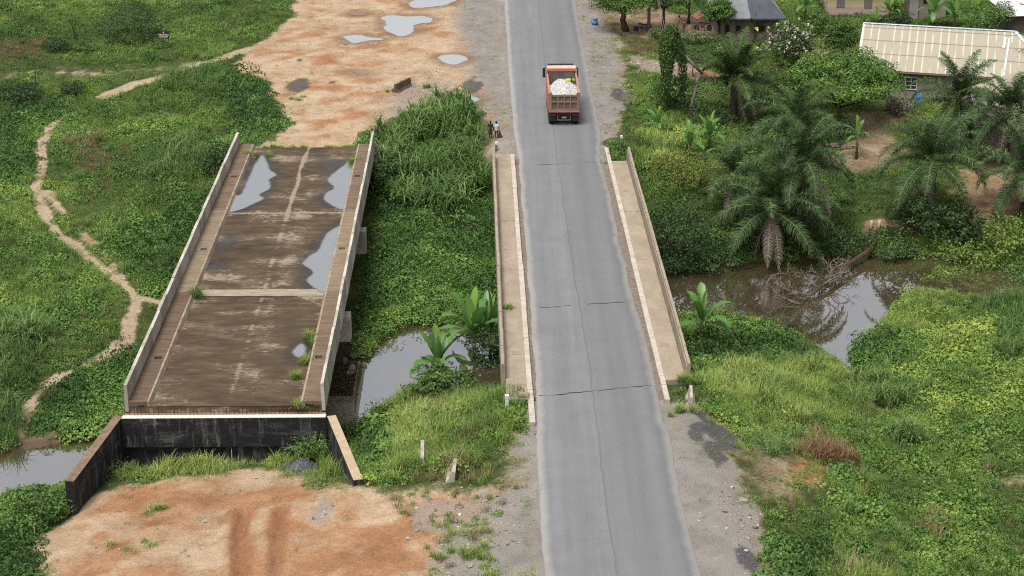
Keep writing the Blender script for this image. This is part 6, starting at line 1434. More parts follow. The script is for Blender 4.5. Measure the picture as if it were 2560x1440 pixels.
sk = thing('lime_sack', 'yellow green sack with a dark band at the front of the truck bed', 'sack', tuple(gl.matrix_world @ Vector((.62, 4.35, 2.55)))); sk.rotation_euler = (0, 0, .2 + t_rz)
MB().tube([(-.5, 0, .02), (-.42, 0, .05), (-.1, 0, .07), (.15, .02, .06), (.4, 0, .05), (.48, 0, .02)], [.06, .17, .2, .19, .17, .05], 12).build('sack_body', M_LIME, sk, smooth=True); MB().tube([(.06, .01, .065), (.2, .02, .06)], [.215, .21], 12).build('band', M_SACKBAND, sk)

# ------------------------------------------------------------------ people
M_SKIN = plain('dark_skin', (.075, .042, .028), (.055, .03, .02), 6, .55); M_HAIR = plain('black_hair', (.012, .011, .011), (.02, .018, .017), 9, .8)
M_SHIRTB = plain('black_shirt', (.025, .024, .026), (.04, .038, .04), 6, .85); M_SKIRTB = plain('black_skirt', (.015, .017, .02), (.03, .032, .036), 6, .85)
M_SHIRTW = plain('pale_blue_shirt', (.66, .70, .78), (.52, .56, .66), 6, .85); M_SHORTR = plain('maroon_shorts', (.07, .025, .025), (.05, .018, .018), 6, .85); M_BAG = plain('black_bag', (.03, .032, .036), (.06, .062, .068), 3, .35, .5)
M_JEAN = plain('grey_jeans', (.13, .125, .13), (.09, .085, .09), 5, .85)
t = NT('red_striped_shirt'); st_ = t.step(t.math('ABSOLUTE', t.math('SUBTRACT', t.math('FRACT', t.math('MULTIPLY', t.xyz(t.pos())[2], 5.0)), .5)), .36, .40); M_SHIRTR = t.done(t.mix(st_, (.52, .05, .06), (.75, .62, .60)), .85, .2)
def person(label, loc, rz, H, J, garments, face=1):
    """J: named joints -> (x, y, z, radius) for a 1.70 m figure facing +Y"""
    root = thing('person', label, 'person', loc, rz); s = H / 1.70; root.scale = (s, s, s)
    names = list(J); ix = {n: i for i, n in enumerate(names)}
    E = [('pelvis', 'waist'), ('waist', 'chest'), ('chest', 'neckb'), ('neckb', 'neck'), ('neck', 'chin'), ('chin', 'head'), ('head', 'crown')]
    for q in 'LR':
        E += [('chest', 'sh' + q), ('sh' + q, 'el' + q), ('el' + q, 'wr' + q), ('wr' + q, 'pa' + q), ('pelvis', 'hip' + q), ('hip' + q, 'kn' + q), ('kn' + q, 'an' + q), ('an' + q, 'toe' + q)]
    V = [J[n][:3] for n in names]; Rd = [J[n][3] for n in names]; ed = [(ix[a], ix[b]) for a, b in E]
    for q in 'LR':                                           # four fingers and a thumb on each hand
        w0, p0 = Vector(J['wr' + q][:3]), Vector(J['pa' + q][:3]); d = (p0 - w0).normalized(); sd = Vector((0, 1, 0)); sd = (sd - d * sd.dot(d)).normalized()
        for k in range(4):
            a = len(V); V += [tuple(p0 + sd * (k - 1.5) * .02 + d * .03), tuple(p0 + sd * (k - 1.5) * .023 + d * (.075 + .012 * (1 - abs(k - 1.5) / 1.5)))]; Rd += [.009, .007]; ed += [(ix['pa' + q], a), (a, a + 1)]
        a = len(V); V += [tuple(w0.lerp(p0, .4) + sd * .035), tuple(w0.lerp(p0, .95) + sd * .055)]; Rd += [.010, .008]; ed += [(ix['wr' + q], a), (a, a + 1)]
    me = bpy.data.meshes.new('body'); me.from_pydata(V, ed, []); me.materials.append(M_SKIN)
    o = link('body', me, root); md = o.modifiers.new('skin', 'SKIN'); md.use_smooth_shade = True
    for i, sv in enumerate(me.skin_vertices[0].data): sv.radius = (Rd[i], Rd[i]); sv.use_root = (i == ix['pelvis'])
    o.modifiers.new('sub', 'SUBSURF').levels = 1
    o.modifiers['sub'].render_levels = 1
    hc = Vector(J['head'][:3]); hair = MB().lathe([(.03, -.07), (.092, -.03), (.108, .03), (.095, .085), (.05, .115), (.01, .122)], 12, Matrix.Translation(hc + Vector((0, -.02 * face, .01)))); hair.build('hair', M_HAIR, root, smooth=True)
    fc = MB()
    for sx in (-1, 1): fc.lathe([(.004, -.012), (.012, -.006), (.012, .006), (.004, .012)], 6, Matrix.Translation(hc + Vector((sx * .035, .088, -.005))))
    fc.build('eyes', M_CLEAR, root); MB().hull8([hc + Vector(v) for v in [(-.014, .085, -.045), (.014, .085, -.045), (.014, .118, -.045), (-.014, .118, -.045), (-.006, .085, .0), (.006, .085, .0), (.006, .098, .0), (-.006, .098, .0)]]).build('nose', M_SKIN, root)
    for sx in (-1, 1): MB().box(min(sx * .09, sx * .112), max(sx * .09, sx * .112), -.015, .02, -.04, .03, Matrix.Translation(hc)).build('ear', M_SKIN, root)
    for nm, mat, loft in garments:
        m = MB()
        for ring in loft:
            b = len(m.v); n = 14
            for (cx, cy, cz, ax, ay) in ring:
                for k in range(n): a = 2 * math.pi * k / n; m.v.append((cx + ax * math.cos(a), cy + ay * math.sin(a), cz))
            for i in range(len(ring) - 1):
                for k in range(n): k2 = (k + 1) % n; m.f.append((b + i * n + k, b + i * n + k2, b + (i + 1) * n + k2, b + (i + 1) * n + k))
        m.build(nm, mat, root, smooth=True)
    return root
def joints(stride=.14, arm=(.0, .0), lean=0.0, armx=.25):
    J = {'pelvis': (0, 0, .95, .125), 'waist': (0, lean * .3, 1.10, .11), 'chest': (0, lean * .7, 1.30, .135), 'neckb': (0, lean, 1.45, .065), 'neck': (0, lean * 1.05, 1.50, .05), 'chin': (0, lean * 1.1 + .02, 1.555, .07), 'head': (0, lean * 1.15 + .02, 1.63, .092), 'crown': (0, lean * 1.15 + .01, 1.71, .06)}
    for q, s, k in (('L', -1, 1), ('R', 1, -1)):
        a = arm[0] if s < 0 else arm[1]
        J['sh' + q] = (s * .175, lean * .85, 1.40, .058); J['el' + q] = (s * armx, lean * .7 - .03 + a * .3, 1.12, .042); J['wr' + q] = (s * (armx + .02), lean * .6 + a, .89, .029); J['pa' + q] = (s * (armx + .02), lean * .6 + a * 1.1 + .01, .81, .032)
        J['hip' + q] = (s * .09, 0, .88, .095); J['kn' + q] = (s * .095, k * stride * .55 + .03, .50, .062); J['an' + q] = (s * .095, k * stride, .09, .040); J['toe' + q] = (s * .10, k * stride + .14, .03, .034)
    return J
torso = lambda w, bot: [(0, 0, bot, .165 * w, .125 * w), (0, 0, 1.05, .145 * w, .115 * w), (0, 0, 1.25, .17 * w, .13 * w), (0, 0, 1.38, .185 * w, .12 * w), (0, 0, 1.455, .10 * w, .085 * w)]
def sleeve(s, x=.175): return [(s * x, 0, 1.43, .075, .075), (s * (x + .03), -.01, 1.33, .07, .07), (s * (x + .055), -.015, 1.20, .062, .062)]
p1 = G(1226, 346); p2 = G(1241, 346)
person('person in black top and long black skirt walking beside the road', p1, .0, 1.42, joints(.12, (.05, -.05)), [('top', M_SHIRTB, [torso(1.08, .92), sleeve(-1), sleeve(1)]), ('skirt', M_SKIRTB, [[(0, 0, 1.02, .16, .125), (0, 0, .85, .19, .155), (0, 0, .62, .20, .17), (0, .01, .44, .215, .19)]])])
pw = person('person in pale blue shirt carrying a black bag beside the road', p2, .0, 1.40, joints(.14, (.04, .0)), [('shirt', M_SHIRTW, [torso(1.1, .80), sleeve(-1), sleeve(1)]), ('shorts', M_SHORTR, [[(-.09, 0, .92, .11, .12), (-.095, .0, .70, .10, .105)], [(.09, 0, .92, .11, .12), (.095, 0, .70, .10, .105)]])])
k_ = 1.40 / 1.7; bgp = (p2[0] + .27 * k_ + .04, p2[1] + .0, p2[2])
bag = thing('carrier_bag', 'black plastic bag hanging from the hand of the walking person', 'bag', bgp)
MB().hull8([(-.17, -.08, .10), (.22, -.08, .10), (.22, .09, .10), (-.17, .09, .10), (-.07, -.03, .62), (.05, -.03, .62), (.05, .03, .62), (-.07, .03, .62)]).build('bag_body', M_BAG, bag); MB().tube([(-.05, 0, .62), (-.02, 0, .70), (.03, 0, .62)], .012, 5).build('handle', M_BAG, bag)
Jb = joints(.0, (.35, .35), .45); Jb['kn' + 'L'] = (-.18, .03, .5, .062); Jb['anL'] = (-.28, 0, .09, .04); Jb['toeL'] = (-.29, .14, .03, .034); Jb['knR'] = (.14, .03, .5, .062); Jb['anR'] = (.2, 0, .09, .04); Jb['toeR'] = (.21, .14, .03, .034)
rp = G(1709, 80); bt = [[(0, .0, .95, .155, .13), (0, .14, 1.08, .16, .14), (0, .30, 1.24, .18, .15), (0, .40, 1.36, .185, .14), (0, .44, 1.45, .10, .09)]] + [[(s * .175, .40, 1.43, .075, .075), (s * .20, .36, 1.33, .07, .07), (s * .23, .36, 1.2, .06, .06)] for s in (-1, 1)]
person('person in red striped shirt bending forward behind the hedge', rp, R(75), 1.62, Jb, [('shirt', M_SHIRTR, bt), ('trousers', M_JEAN, [[(-.09, 0, .98, .12, .13), (-.14, .02, .6, .10, .10), (-.27, 0, .12, .07, .07)], [(.09, 0, .98, .12, .13), (.12, .02, .6, .10, .10), (.2, 0, .12, .07, .07)]])])

# ------------------------------------------------------------------ motorcycles
MW = wheel_meshes(.29, .085); M_CHROME = plain('dull_chrome', (.42, .42, .42), (.3, .3, .3), 5, .3, .5, .6); M_TANK = plain('dark_tank', (.03, .035, .06), (.02, .02, .03), 4, .35, .5)
def motorcycle(label, px, py, rz):
    b = thing('motorcycle', label, 'motorcycle', G(px, py), rz, 'motorcycles parked in the village yard')
    for y in (-.62, .62): w_ = link('wheel', MW[0], b, (0, y, .29)); link('rim', MW[1], w_)
    MB().tube([(0, .62, .29), (0, .5, .62), (0, .40, .95)], .03, 6).build('fork', M_CHROME, b); MB().tube([(-.34, .30, 1.02), (-.12, .40, .97), (.12, .40, .97), (.34, .30, 1.02)], .016, 5).build('handlebar', M_BLACK, b)
    MB().tube([(0, .42, .85), (0, .15, .72), (0, -.3, .62), (0, -.62, .29)], .03, 6).tube([(0, .40, .75), (0, .2, .35), (0, -.2, .32), (0, -.62, .29)], .028, 6).build('frame', M_BLACK, b)
    MB().hull8([(-.10, -.05, .66), (.10, -.05, .66), (.09, .36, .74), (-.09, .36, .74), (-.09, .0, .84), (.09, .0, .84), (.07, .32, .90), (-.07, .32, .90)]).build('fuel_tank', M_TANK, b)
    MB().hull8([(-.11, -.72, .70), (.11, -.72, .70), (.10, -.05, .68), (-.10, -.05, .68), (-.10, -.74, .80), (.10, -.74, .80), (.09, -.05, .77), (-.09, -.05, .77)]).build('seat', M_BLACK, b)
    MB().box(-.13, .13, -.12, .22, .26, .56).build('engine', M_CHASSIS, b); MB().lathe([(.03, 0), (.08, .02), (.085, .07)], 10, Matrix.Translation((0, .46, .86)) @ Matrix.Rotation(R(-90), 4, 'X')).build('headlamp', M_CLEAR, b)
    MB().tube([(.13, .1, .3), (.15, -.3, .27), (.15, -.75, .33)], [.025, .035, .045], 8).build('exhaust', M_CHROME, b); MB().box(-.06, .06, -.84, -.76, .62, .72).build('tail_lamp', M_REDL, b); MB().hull8([(-.05, -.95, .5), (.05, -.95, .5), (.05, -.6, .62), (-.05, -.6, .62), (-.05, -.95, .52), (.05, -.95, .52), (.05, -.6, .64), (-.05, -.6, .64)]).build('mudguard', M_BLACK, b)
    return b
motorcycle('black motorcycle parked at the foot of the utility pole', 1606, 79, R(84)); motorcycle('dark motorcycle parked under the rusty shed roof', 1757, 76, R(80)); motorcycle('dark motorcycle half hidden by the yellow banana leaf', 1908, 88, R(100))

# ------------------------------------------------------------------ poles
M_POLE = plain('grey_pole', (.25, .225, .19), (.17, .15, .125), 3, .9, stretch=(2, 2, .3)); M_WIRE = plain('guy_wire', (.33, .29, .24), (.25, .22, .18), 3, .7)
pb = G(1621, 83); PO = thing('utility_pole', 'grey utility pole with two guy wires beside the village yard', 'pole', pb); MB().tube([(0, 0, -.5), (.02, 0, 4), (.04, 0, 8.5)], [.17, .15, .12], 10).build('shaft', M_POLE, PO, smooth=True)
MB().box(-.9, .95, -.06, .06, 7.7, 7.85).build('crossarm', M_TIMBER, PO)
for gx_, gy_ in ((1664, 112), (1672, 120)):
    q = G(gx_, gy_); MB().tube([(.03, 0, 7.2), (q[0] - pb[0], q[1] - pb[1], q[2] - pb[2])], .02, 5).build('guy_wire', M_WIRE, PO)
bp = G(1722, 296); s_ = FPX / math.hypot(bp[1], CAM_H)
def rel(px, py): return Vector(((px - 1722) / s_, 0, (296 - py) / (s_ * .965)))
BPo = thing('broken_pole', 'leaning broken wooden pole with its top snapped over to the left', 'pole', bp)
MB().tube([rel(1720, 312), rel(1733, 240), rel(1744, 182)], [.17, .15, .13], 10).build('stump', M_POLE, BPo, smooth=True); MB().tube([rel(1752, 186), rel(1725, 160), rel(1680, 118)], [.11, .12, .11], 10).build('snapped_top', M_POLE, BPo, smooth=True)
def vine_mass(name, label, path, rads, dens, mat, origin, relf, seed):
    g = np.random.default_rng(seed); P = []; Nn = []; pts = [relf(*p) for p in path]
    for (a, ra), (b, rb_) in zip(zip(pts[:-1], rads[:-1]), zip(pts[1:], rads[1:])):
        n = int(dens * (b - a).length * (ra + rb_))
        for _ in range(n):
            s = g.uniform(); c = a.lerp(b, s); r_ = (ra + (rb_ - ra) * s) * g.uniform(.75, 1.15); d = g.normal(size=3); d /= np.linalg.norm(d); P.append((c.x + d[0] * r_, c.y + d[1] * r_, c.z + d[2] * r_ * .8)); Nn.append(d)
    P = np.array(P); Nn = np.array(Nn); n = len(P); T = np.tile([0, 0, -1.0], (n, 1)) + g.normal(0, .5, (n, 3)); L = g.uniform(.10, .19, n)
    v, f, a = leaf_geo(P, T, Nn + g.normal(0, .3, (n, 3)) + [0, 0, .4], L, L * .8, g.uniform(0, 1, n)); root = thing(name, label, 'vine', origin); link('foliage', np_mesh('foliage', v, f, mat, {'lv': a}), root)
    st = MB()
    for k in range(3): st.tube([p + Vector((g.normal(0, .12), g.normal(0, .12), 0)) for p in pts], .02, 5)
    st.build('stem', M_BARK, root); return root
vine_mass('climbing_vine', 'dense green vine hanging as a column from the snapped pole top', [(1676, 74), (1664, 100), (1663, 135), (1664, 175), (1660, 220), (1654, 268), (1650, 300)], [.45, .78, .72, .5, .42, .4, .35], 700, M_L_MID, bp, rel, 5)
vine_mass('climbing_vine', 'vine strand hanging right of the main vine column', [(1676, 85), (1690, 120), (1702, 160), (1704, 200), (1700, 240)], [.5, .5, .42, .3, .25], 380, M_L_DARK, bp, rel, 6)
def stalk(label, name, base, top, r0, mat, leafy=0):
    b = G(*base); s2 = FPX / math.hypot(b[1], CAM_H + 1); o_ = thing(name, label, 'stalk', b); tip = Vector(((top[0] - base[0]) / s2, 0, (base[1] - top[1]) / (s2 * .95)))
    MB().tube([(0, 0, -.1), tip * .5 + Vector((.04, 0, 0)), tip], [r0, r0 * .8, r0 * .4], 6).build('stem', mat, o_)
    if leafy:
        g = np.random.default_rng(leafy); n = 60; t_ = g.uniform(.1, 1, n)[:, None]; P = t_ * np.array(tip) + g.normal(0, .09, (n, 3)); v, f, a = leaf_geo(P, rand_dirs(n, g), rand_dirs(n, g, 1), np.full(n, .15), np.full(n, .1), g.uniform(0, 1, n)); link('foliage', np_mesh('foliage', v, f, M_L_DARK, {'lv': a}), o_)
stalk('thin bare pole standing in the left field below the gravel track', 'bamboo_pole', (90, 268), (98, 158), .045, M_BARK); stalk('leaf wrapped thin stalk in the far left field', 'leafy_stalk', (192, 106), (182, 60), .04, M_BARK, 4); stalk('dry brown stalk among tall grass at the left edge', 'dry_stalk', (81, 898), (66, 800), .03, M_BARK)

# ------------------------------------------------------------------ notice board
sb = G(411, 122); SG = thing('notice_board', 'black notice board with white lettering in the far left field', 'sign', sb, .05); s3 = 25.2; zc = (122 - 98) / (s3 * .97) + .35
M_BOARD = plain('board_black', (.018, .018, .025), (.03, .03, .04), 3, .6); M_LETTER = plain('letter_white', (.82, .80, .76), (.75, .73, .70), 3, .7); M_EMBLEM = plain('emblem_cream', (.78, .70, .42), (.7, .6, .36), 5, .7)
bdM = Matrix.Translation((0, 0, zc)) @ Matrix.Rotation(R(3), 4, 'Y')
MB().box(-.57, .57, .0, .04, -.36, .40, bdM).build('board', M_BOARD, SG)
for x in (-.45, .45): MB().tube([(x, .06, -.2), (x, .06, zc + .3)], .03, 6).build('post', M_TIMBER, SG)
def lettering(txt, size, x, z, mat, parent, M):
    cu = bpy.data.curves.new('lettering', 'FONT'); cu.body = txt; cu.size = size; cu.align_x = 'CENTER'; cu.align_y = 'CENTER'; cu.extrude = .004; cu.materials.append(mat); cu.offset = .006
    tmp = bpy.data.objects.new('lettering', cu); COL.objects.link(tmp); bpy.context.view_layer.update()
    me = bpy.data.meshes.new_from_object(tmp.evaluated_get(bpy.context.evaluated_depsgraph_get())); bpy.data.objects.remove(tmp); me.materials.clear(); me.materials.append(mat)
    o_ = link('lettering', me, parent); o_.matrix_local = M @ Matrix.Translation((x, -.008, z)) @ Matrix.Rotation(R(90), 4, 'X'); return o_
lettering('EYEN OBONG', .165, 0, .06, M_LETTER, SG, bdM); lettering('MORTUARY', .155, 0, -.10, M_LETTER, SG, bdM)
MB().lathe([(.075, 0), (.075, .006)], 16, bdM @ Matrix.Translation((0, -.001, .27)) @ Matrix.Rotation(R(90), 4, 'X')).build('emblem', M_EMBLEM, SG)
MB().box(-.44, .44, -.006, -.001, -.235, -.215, bdM).box(-.36, .36, -.006, -.001, -.29, -.275, bdM).build('small_print', M_EMBLEM, SG)

# ------------------------------------------------------------------ concrete barriers, posts, pipe
JP = [(-.30, 0), (.30, 0), (.30, .08), (.16, .30), (.09, .80), (-.09, .80), (-.16, .30), (-.30, .08)]
def jersey(L): m = MB(); m.prism(JP, 0, L, Matrix.Rotation(R(90), 4, 'X') @ Matrix.Scale(-1, 4, (0, 0, 1))); return m
M_BARR = concrete('old_barrier', (.52, .47, .38), (.38, .34, .27), (.13, .11, .08), 1.5, dk=.6, drips=.4); M_BARRD = concrete('mossy_barrier', (.15, .115, .085), (.10, .075, .055), (.05, .04, .03), 1.5, dk=.5)
def barrier(label, a, b, L, mat, tilt=0, sink=.05, sc_=1.0, stripes=False):
    A, B = G(*a), G(*b); rz = math.atan2(-(B[0] - A[0]), B[1] - A[1]); o_ = thing('concrete_barrier', label, 'barrier', (A[0], A[1], A[2] - sink), rz, 'discarded concrete barriers'); o_.rotation_euler = (0, tilt, rz); o_.scale = (sc_,) * 3
    me = jersey(L).mesh('block', mat); me.flip_normals() if me.polygons[0].normal.y > 0 else None
    link('block', me, o_)
    if stripes:
        for k in range(5):
            y = .15 + k * L / 5.2
            MB().hull8([(.166, y, .30), (.166, y + .2, .30), (.10, y + .38, .76), (.10, y + .18, .76), (.172, y, .302), (.172, y + .2, .302), (.106, y + .38, .762), (.106, y + .18, .762)]).build('painted_stripe', M_BLACK, o_)
    return o_
barrier('dark broken concrete barrier lying on the orange ground near the cane grass', (988, 232), (1024, 214), 2.6, M_BARRD)
barrier('pale tapered concrete barrier end standing in the bright grass', (1056, 1172), (1059, 1120), 2.2, M_BARR, 0, .15, .95)
barrier('tilted pale concrete barrier with black stripes below the bright grass', (1126, 1206), (1132, 1166), 1.7, M_BARR, R(14), .12, .9, True)
barrier('narrow pale concrete barrier beside the near end of the right parapet', (1726, 1020), (1724, 975), 1.9, M_BARR, R(3), .05, .85)
M_POSTW = plain('white_post', (.80, .78, .72), (.62, .60, .54), 4, .8); M_POSTG = plain('grey_post', (.20, .18, .15), (.12, .105, .09), 4, .9)
def post(label, px, py, h, w, capped):
    p = G(px, py); o_ = thing('marker_post', label, 'post', p, 0, 'marker posts at the bridge ends'); MB().box(-w / 2, w / 2, -w / 2, w / 2, -.3, h - .2).build('shaft', M_POSTG if capped else M_POSTW, o_); MB().box(-w / 2 - .006, w / 2 + .006, -w / 2 - .006, w / 2 + .006, h - .198, h).build('cap', M_POSTW, o_)
post('small white post in the grass left of the near bridge end', 1267, 1030, 1.0, .2, False); post('grey post with a white top at the far left bridge end', 1241, 378, .75, .2, True); post('mossy grey post at the far right bridge end', 1553, 362, .75, .2, True)
cp_ = G(962, 402); CPp = thing('concrete_pipe', 'grey concrete pipe stub beside the far end of the unfinished bridge', 'pipe', (cp_[0], cp_[1], -1.1), R(12))
pm = Matrix.Rotation(R(90), 4, 'X'); MB().lathe([(.40, -.6), (.52, -.6), (.52, .9), (.40, .9)], 18, pm).build('pipe_shell', M_PARAPET, CPp, smooth=False); MB().box(-1.0, -.5, -1.0, .6, -.6, .35).build('headwall', M_PARAPET2, CPp)

# ------------------------------------------------------------------ rocks and heaps
def rock_mesh(seed, mat):
    g = np.random.default_rng(seed); import bmesh; bm = bmesh.new(); bmesh.ops.create_icosphere(bm, subdivisions=2, radius=.5)
    ax = g.uniform(.7, 1.25, 3); pl = [(rand_dirs(1, g)[0], g.uniform(.26, .42)) for _ in range(9)]
    for v in bm.verts:
        p = np.array(v.co)
        for n, d in pl:
            k = p @ n
            if k > d: p = p - n * (k - d)
        v.co = p * ax * [1, 1, .75] + g.normal(0, .012, 3)
    me = bpy.data.meshes.new('rock'); bm.to_mesh(me); bm.free(); me.materials.append(mat); return me
M_ROCK = concrete('river_rock', (.26, .23, .19), (.17, .15, .125), (.07, .06, .05), 2.5, dk=.5, bump=.6); RK = [rock_mesh(i, M_ROCK) for i in range(5)]
for i, (x, y, s, lab) in enumerate([(884, 893, .85, 'pale boulder highest of the pile at the pool edge'), (925, 872, .75, 'angular rock nearest the overgrown bank of the pool'), (923, 886, .6, 'small rock touching the water reflection of the sky'), (880, 918, 1.0, 'largest rock at the low end of the pile in the pool'), (912, 911, .6, 'flat dark rock furthest into the pool'), (862, 898, .6, 'dark rock leftmost of the pile under the bridge edge'), (897, 905, .5, 'small dark rock in the middle of the pile'), (870, 928, .5, 'half sunk dark rock closest to the bridge pier'), (947, 865, .5, 'muddy rock rightmost of the pile below the vines')]):
    p = W(x, y, -4.9); zz_ = max(float(hs(p[0], p[1])), -5.05); o_ = link('rock', RK[i % 5], None, (p[0], p[1], zz_ + .1 * s), (.3 * i, .2 * i, 1.3 * i), s * .75); tag(o_, lab, 'rock', 'rocks at the pool edge')
def heap(name, label, cat, px, py, r, h, mat, seed, sy=1.0):
    p = G(px, py); g = np.random.default_rng(seed); n = 40; q = np.linspace(-1.25, 1.25, n); A, B = np.meshgrid(q, q); d = np.sqrt(A * A + B * B); Z_ = h * np.clip(1 - d, -.2, 1) ** 1.0 * 1.0; Z_ = np.where(d < 1, h * (1 - d) ** .85, -.15) + g.uniform(-.03, .03, A.shape) * (d < 1)
    idx = np.arange(A.size).reshape(A.shape); F = np.stack([idx[:-1, :-1], idx[:-1, 1:], idx[1:, 1:], idx[1:, :-1]], -1).reshape(-1, 4)
    tag(link(name, np_mesh(name, np.stack([A * r, B * r * sy, Z_], -1).reshape(-1, 3), F, mat), None, (p[0], p[1], p[2] - .02)), label, cat)
t = NT('dark_gravel'); v_ = t.voro(16, t.pos(), 'Color'); M_DGRAVEL = t.done(t.mix(t.xyz(v_)[0], (.035, .038, .045), (.13, .135, .15)), .85, .2); heap('gravel_heap', 'small heap of dark blue grey gravel by the black end wall', 'gravel', 757, 1174, .95, .72, M_DGRAVEL, 4)

# ------------------------------------------------------------------ small things in the village
M_BLUE = plain('blue_plastic', (.05, .22, .52), (.04, .16, .40), 5, .45, .4); M_RED = plain('red_plastic', (.60, .06, .08), (.45, .04, .06), 5, .5); M_GREENP = plain('teal_plastic', (.02, .16, .14), (.015, .11, .10), 5, .5)
bb = thing('blue_bundle', 'bright blue tied bundle on the right road shoulder', 'bundle', G(1488, 62)); MB().lathe([(.10, 0), (.30, .08), (.32, .26), (.20, .40), (.14, .44), (.25, .52), (.24, .64), (.10, .72)], 12).build('bundle_body', M_BLUE, bb, smooth=True)
MB().tube([(-.3, .1, .03), (-.42, .0, .25), (-.38, -.05, .5), (-.30, -.05, .62)], .02, 5).build('cord', M_BLACK, bb)
rb2 = thing('red_bag', 'small red plastic bag caught on the hedge', 'bag', G(1693, 99)); MB().lathe([(.02, .1), (.10, .35), (.24, .55), (.30, .72), (.20, .84), (.03, .88)], 10).build('bag_body', M_RED, rb2, smooth=True); MB().tube([(0, 0, -.1), (.01, 0, .2)], .02, 5).build('stick', M_TIMBER, rb2)
cl = thing('blue_cloth', 'blue cloth hung to dry by the house wall', 'cloth', G(2293, 268)); m = MB(); n = 14
for i in range(n + 1):
    x = -.24 + .48 * i / n; y = .05 * math.sin(i * 1.3)
    m.v += [(x, y, 1.25), (x * .9, y * 1.6, .65), (x * .8, y * 1.2, .25 + .06 * math.sin(i)), (x, y + .02, 1.25), (x * .9, y * 1.6 + .02, .65), (x * .8, y * 1.2 + .02, .25 + .06 * math.sin(i))]
for i in range(n):
    a = i * 6; b = a + 6; m.f += [(a, b, b + 1, a + 1), (a + 1, b + 1, b + 2, a + 2), (a + 3, a + 4, b + 4, b + 3), (a + 4, a + 5, b + 5, b + 4), (a, a + 3, b + 3, b)]
m.build('cloth_sheet', M_BLUE, cl, smooth=True); MB().tube([(-1.1, .01, 1.28), (0, .01, 1.25), (1.2, .01, 1.28)], .01, 4).build('line', M_WIRE, cl)
for s in (-1.1, 1.2): MB().tube([(s, .01, -.2), (s, .01, 1.35)], .035, 6).build('pole', M_TIMBER, cl)
bn = thing('log_bench', 'low log bench with a plank in the swept yard', 'bench', G(2098, 372), .1); MB().tube([(-1.1, .15, .28), (.1, .2, .3)], [.14, .13], 9).build('log', M_BARKG, bn, smooth=True); MB().box(-.7, 1.3, -.3, -.1, .26, .31).build('plank', M_TIMBER, bn)
for x in (-.6, 1.1): MB().box(x, x + .1, -.28, .2, -.1, .255).build('leg', M_TIMBER, bn)
jc = thing('water_can', 'dark teal plastic can standing behind the log bench', 'can', G(2106, 372)); MB().box(-.16, .16, .4, .62, 0, .48).build('can_body', M_GREENP, jc); MB().tube([(-.1, .5, .48), (0, .5, .58), (.1, .5, .48)], .025, 6).build('handle', M_GREENP, jc)
for lab, x in (('left of two pale cut stumps above the river bank', 2176), ('right of two pale cut stumps above the river bank', 2196)):
    p = G(x, 574); o_ = thing('cut_stump', lab, 'stump', p, 0, 'pale cut stumps'); MB().tube([(0, 0, -.2), (.02, 0, .3), (.04, 0, .72)], [.13, .12, .115], 8).build('stem', M_WINGTOP2, o_, smooth=True); MB().lathe([(.10, 0), (.10, .006)], 8, Matrix.Translation((.04, 0, .72))).build('cut_face', M_KERB, o_)
lg = thing('fallen_branch', 'bare fallen branch on the dark soil at the right', 'branch', G(2440, 546)); MB().tube([(0, 0, .05), (.8, -.5, .12), (1.6, -.6, .1), (2.4, -.9, .08)], [.09, .08, .07, .04], 7).build('limb', M_BARKG, lg, smooth=True); MB().tube([(.8, -.5, .12), (1.2, -.2, .3)], [.05, .02], 5).build('twig', M_BARKG, lg)
ld = thing('wooden_rack', 'narrow wooden rack leaning on the roadside tree trunk', 'rack', G(1556, 70))
for x in (-.12, .14): MB().tube([(x, 0, -.1), (x, .1, 1.5)], .03, 5).build('rail', M_TIMBER, ld)
for z_ in (.3, .7, 1.1): MB().tube([(-.12, .03, z_), (.14, .03, z_)], .022, 5).build('rung', M_TIMBER, ld)
# ------------------------------------------------------------------ fallen tree in the river
g = np.random.default_rng(12); fb = W(2165, 632, -4.4); FT = thing('fallen_tree', 'dead leafless tree fallen into the river with tangled branches', 'tree', fb)
ft = [Vector((0, 0, 0))] + [Vector(W(x, y, z)) - Vector(fb) for x, y, z in ((2110, 668, -4.4), (2068, 705, -4.5), (2040, 728, -4.7), (2000, 760, -4.9))]
MB().tube([ft[0] + Vector((.6, .5, .3))] + ft, [.22, .21, .19, .16, .12, .07], 9).build('trunk', M_BARK, FT, smooth=True)
def limb(m, p, d, L, r, depth):
    pts, rr2 = [p.copy()], [r]; n = 7; cur = Vector(g.normal(size=3)) * .32
    for i in range(n):
        d = (d + cur * .55 + Vector(g.normal(size=3)) * .16).normalized(); p = p + d * L / n
        if p.z + fb[2] < ZW - .1: d.z = abs(d.z); p.z = ZW - .1 - fb[2]
        pts.append(p.copy()); rr2.append(max(.013, r * (1 - .8 * (i + 1) / n)))
        if depth and i in (1, 3, 4, 5) and g.uniform() < .85: limb(m, p.copy(), (d + Vector(g.normal(size=3)) * .8).normalized(), L * g.uniform(.4, .7), r * .6, depth - 1)
    m.tube(pts, rr2, 5)
for i in range(11):
    s = .2 + .8 * i / 10; k = min(int(s * 4), 3); p = ft[k].lerp(ft[k + 1], s * 4 - k); d = Vector((g.normal(-.55, .6), g.normal(-.15, .6), g.uniform(.0, .9))).normalized(); m = MB(); limb(m, p, d, g.uniform(1.5, 3.4), g.uniform(.045, .075), 2); m.build('branch', M_DEADWOOD, FT, smooth=True)
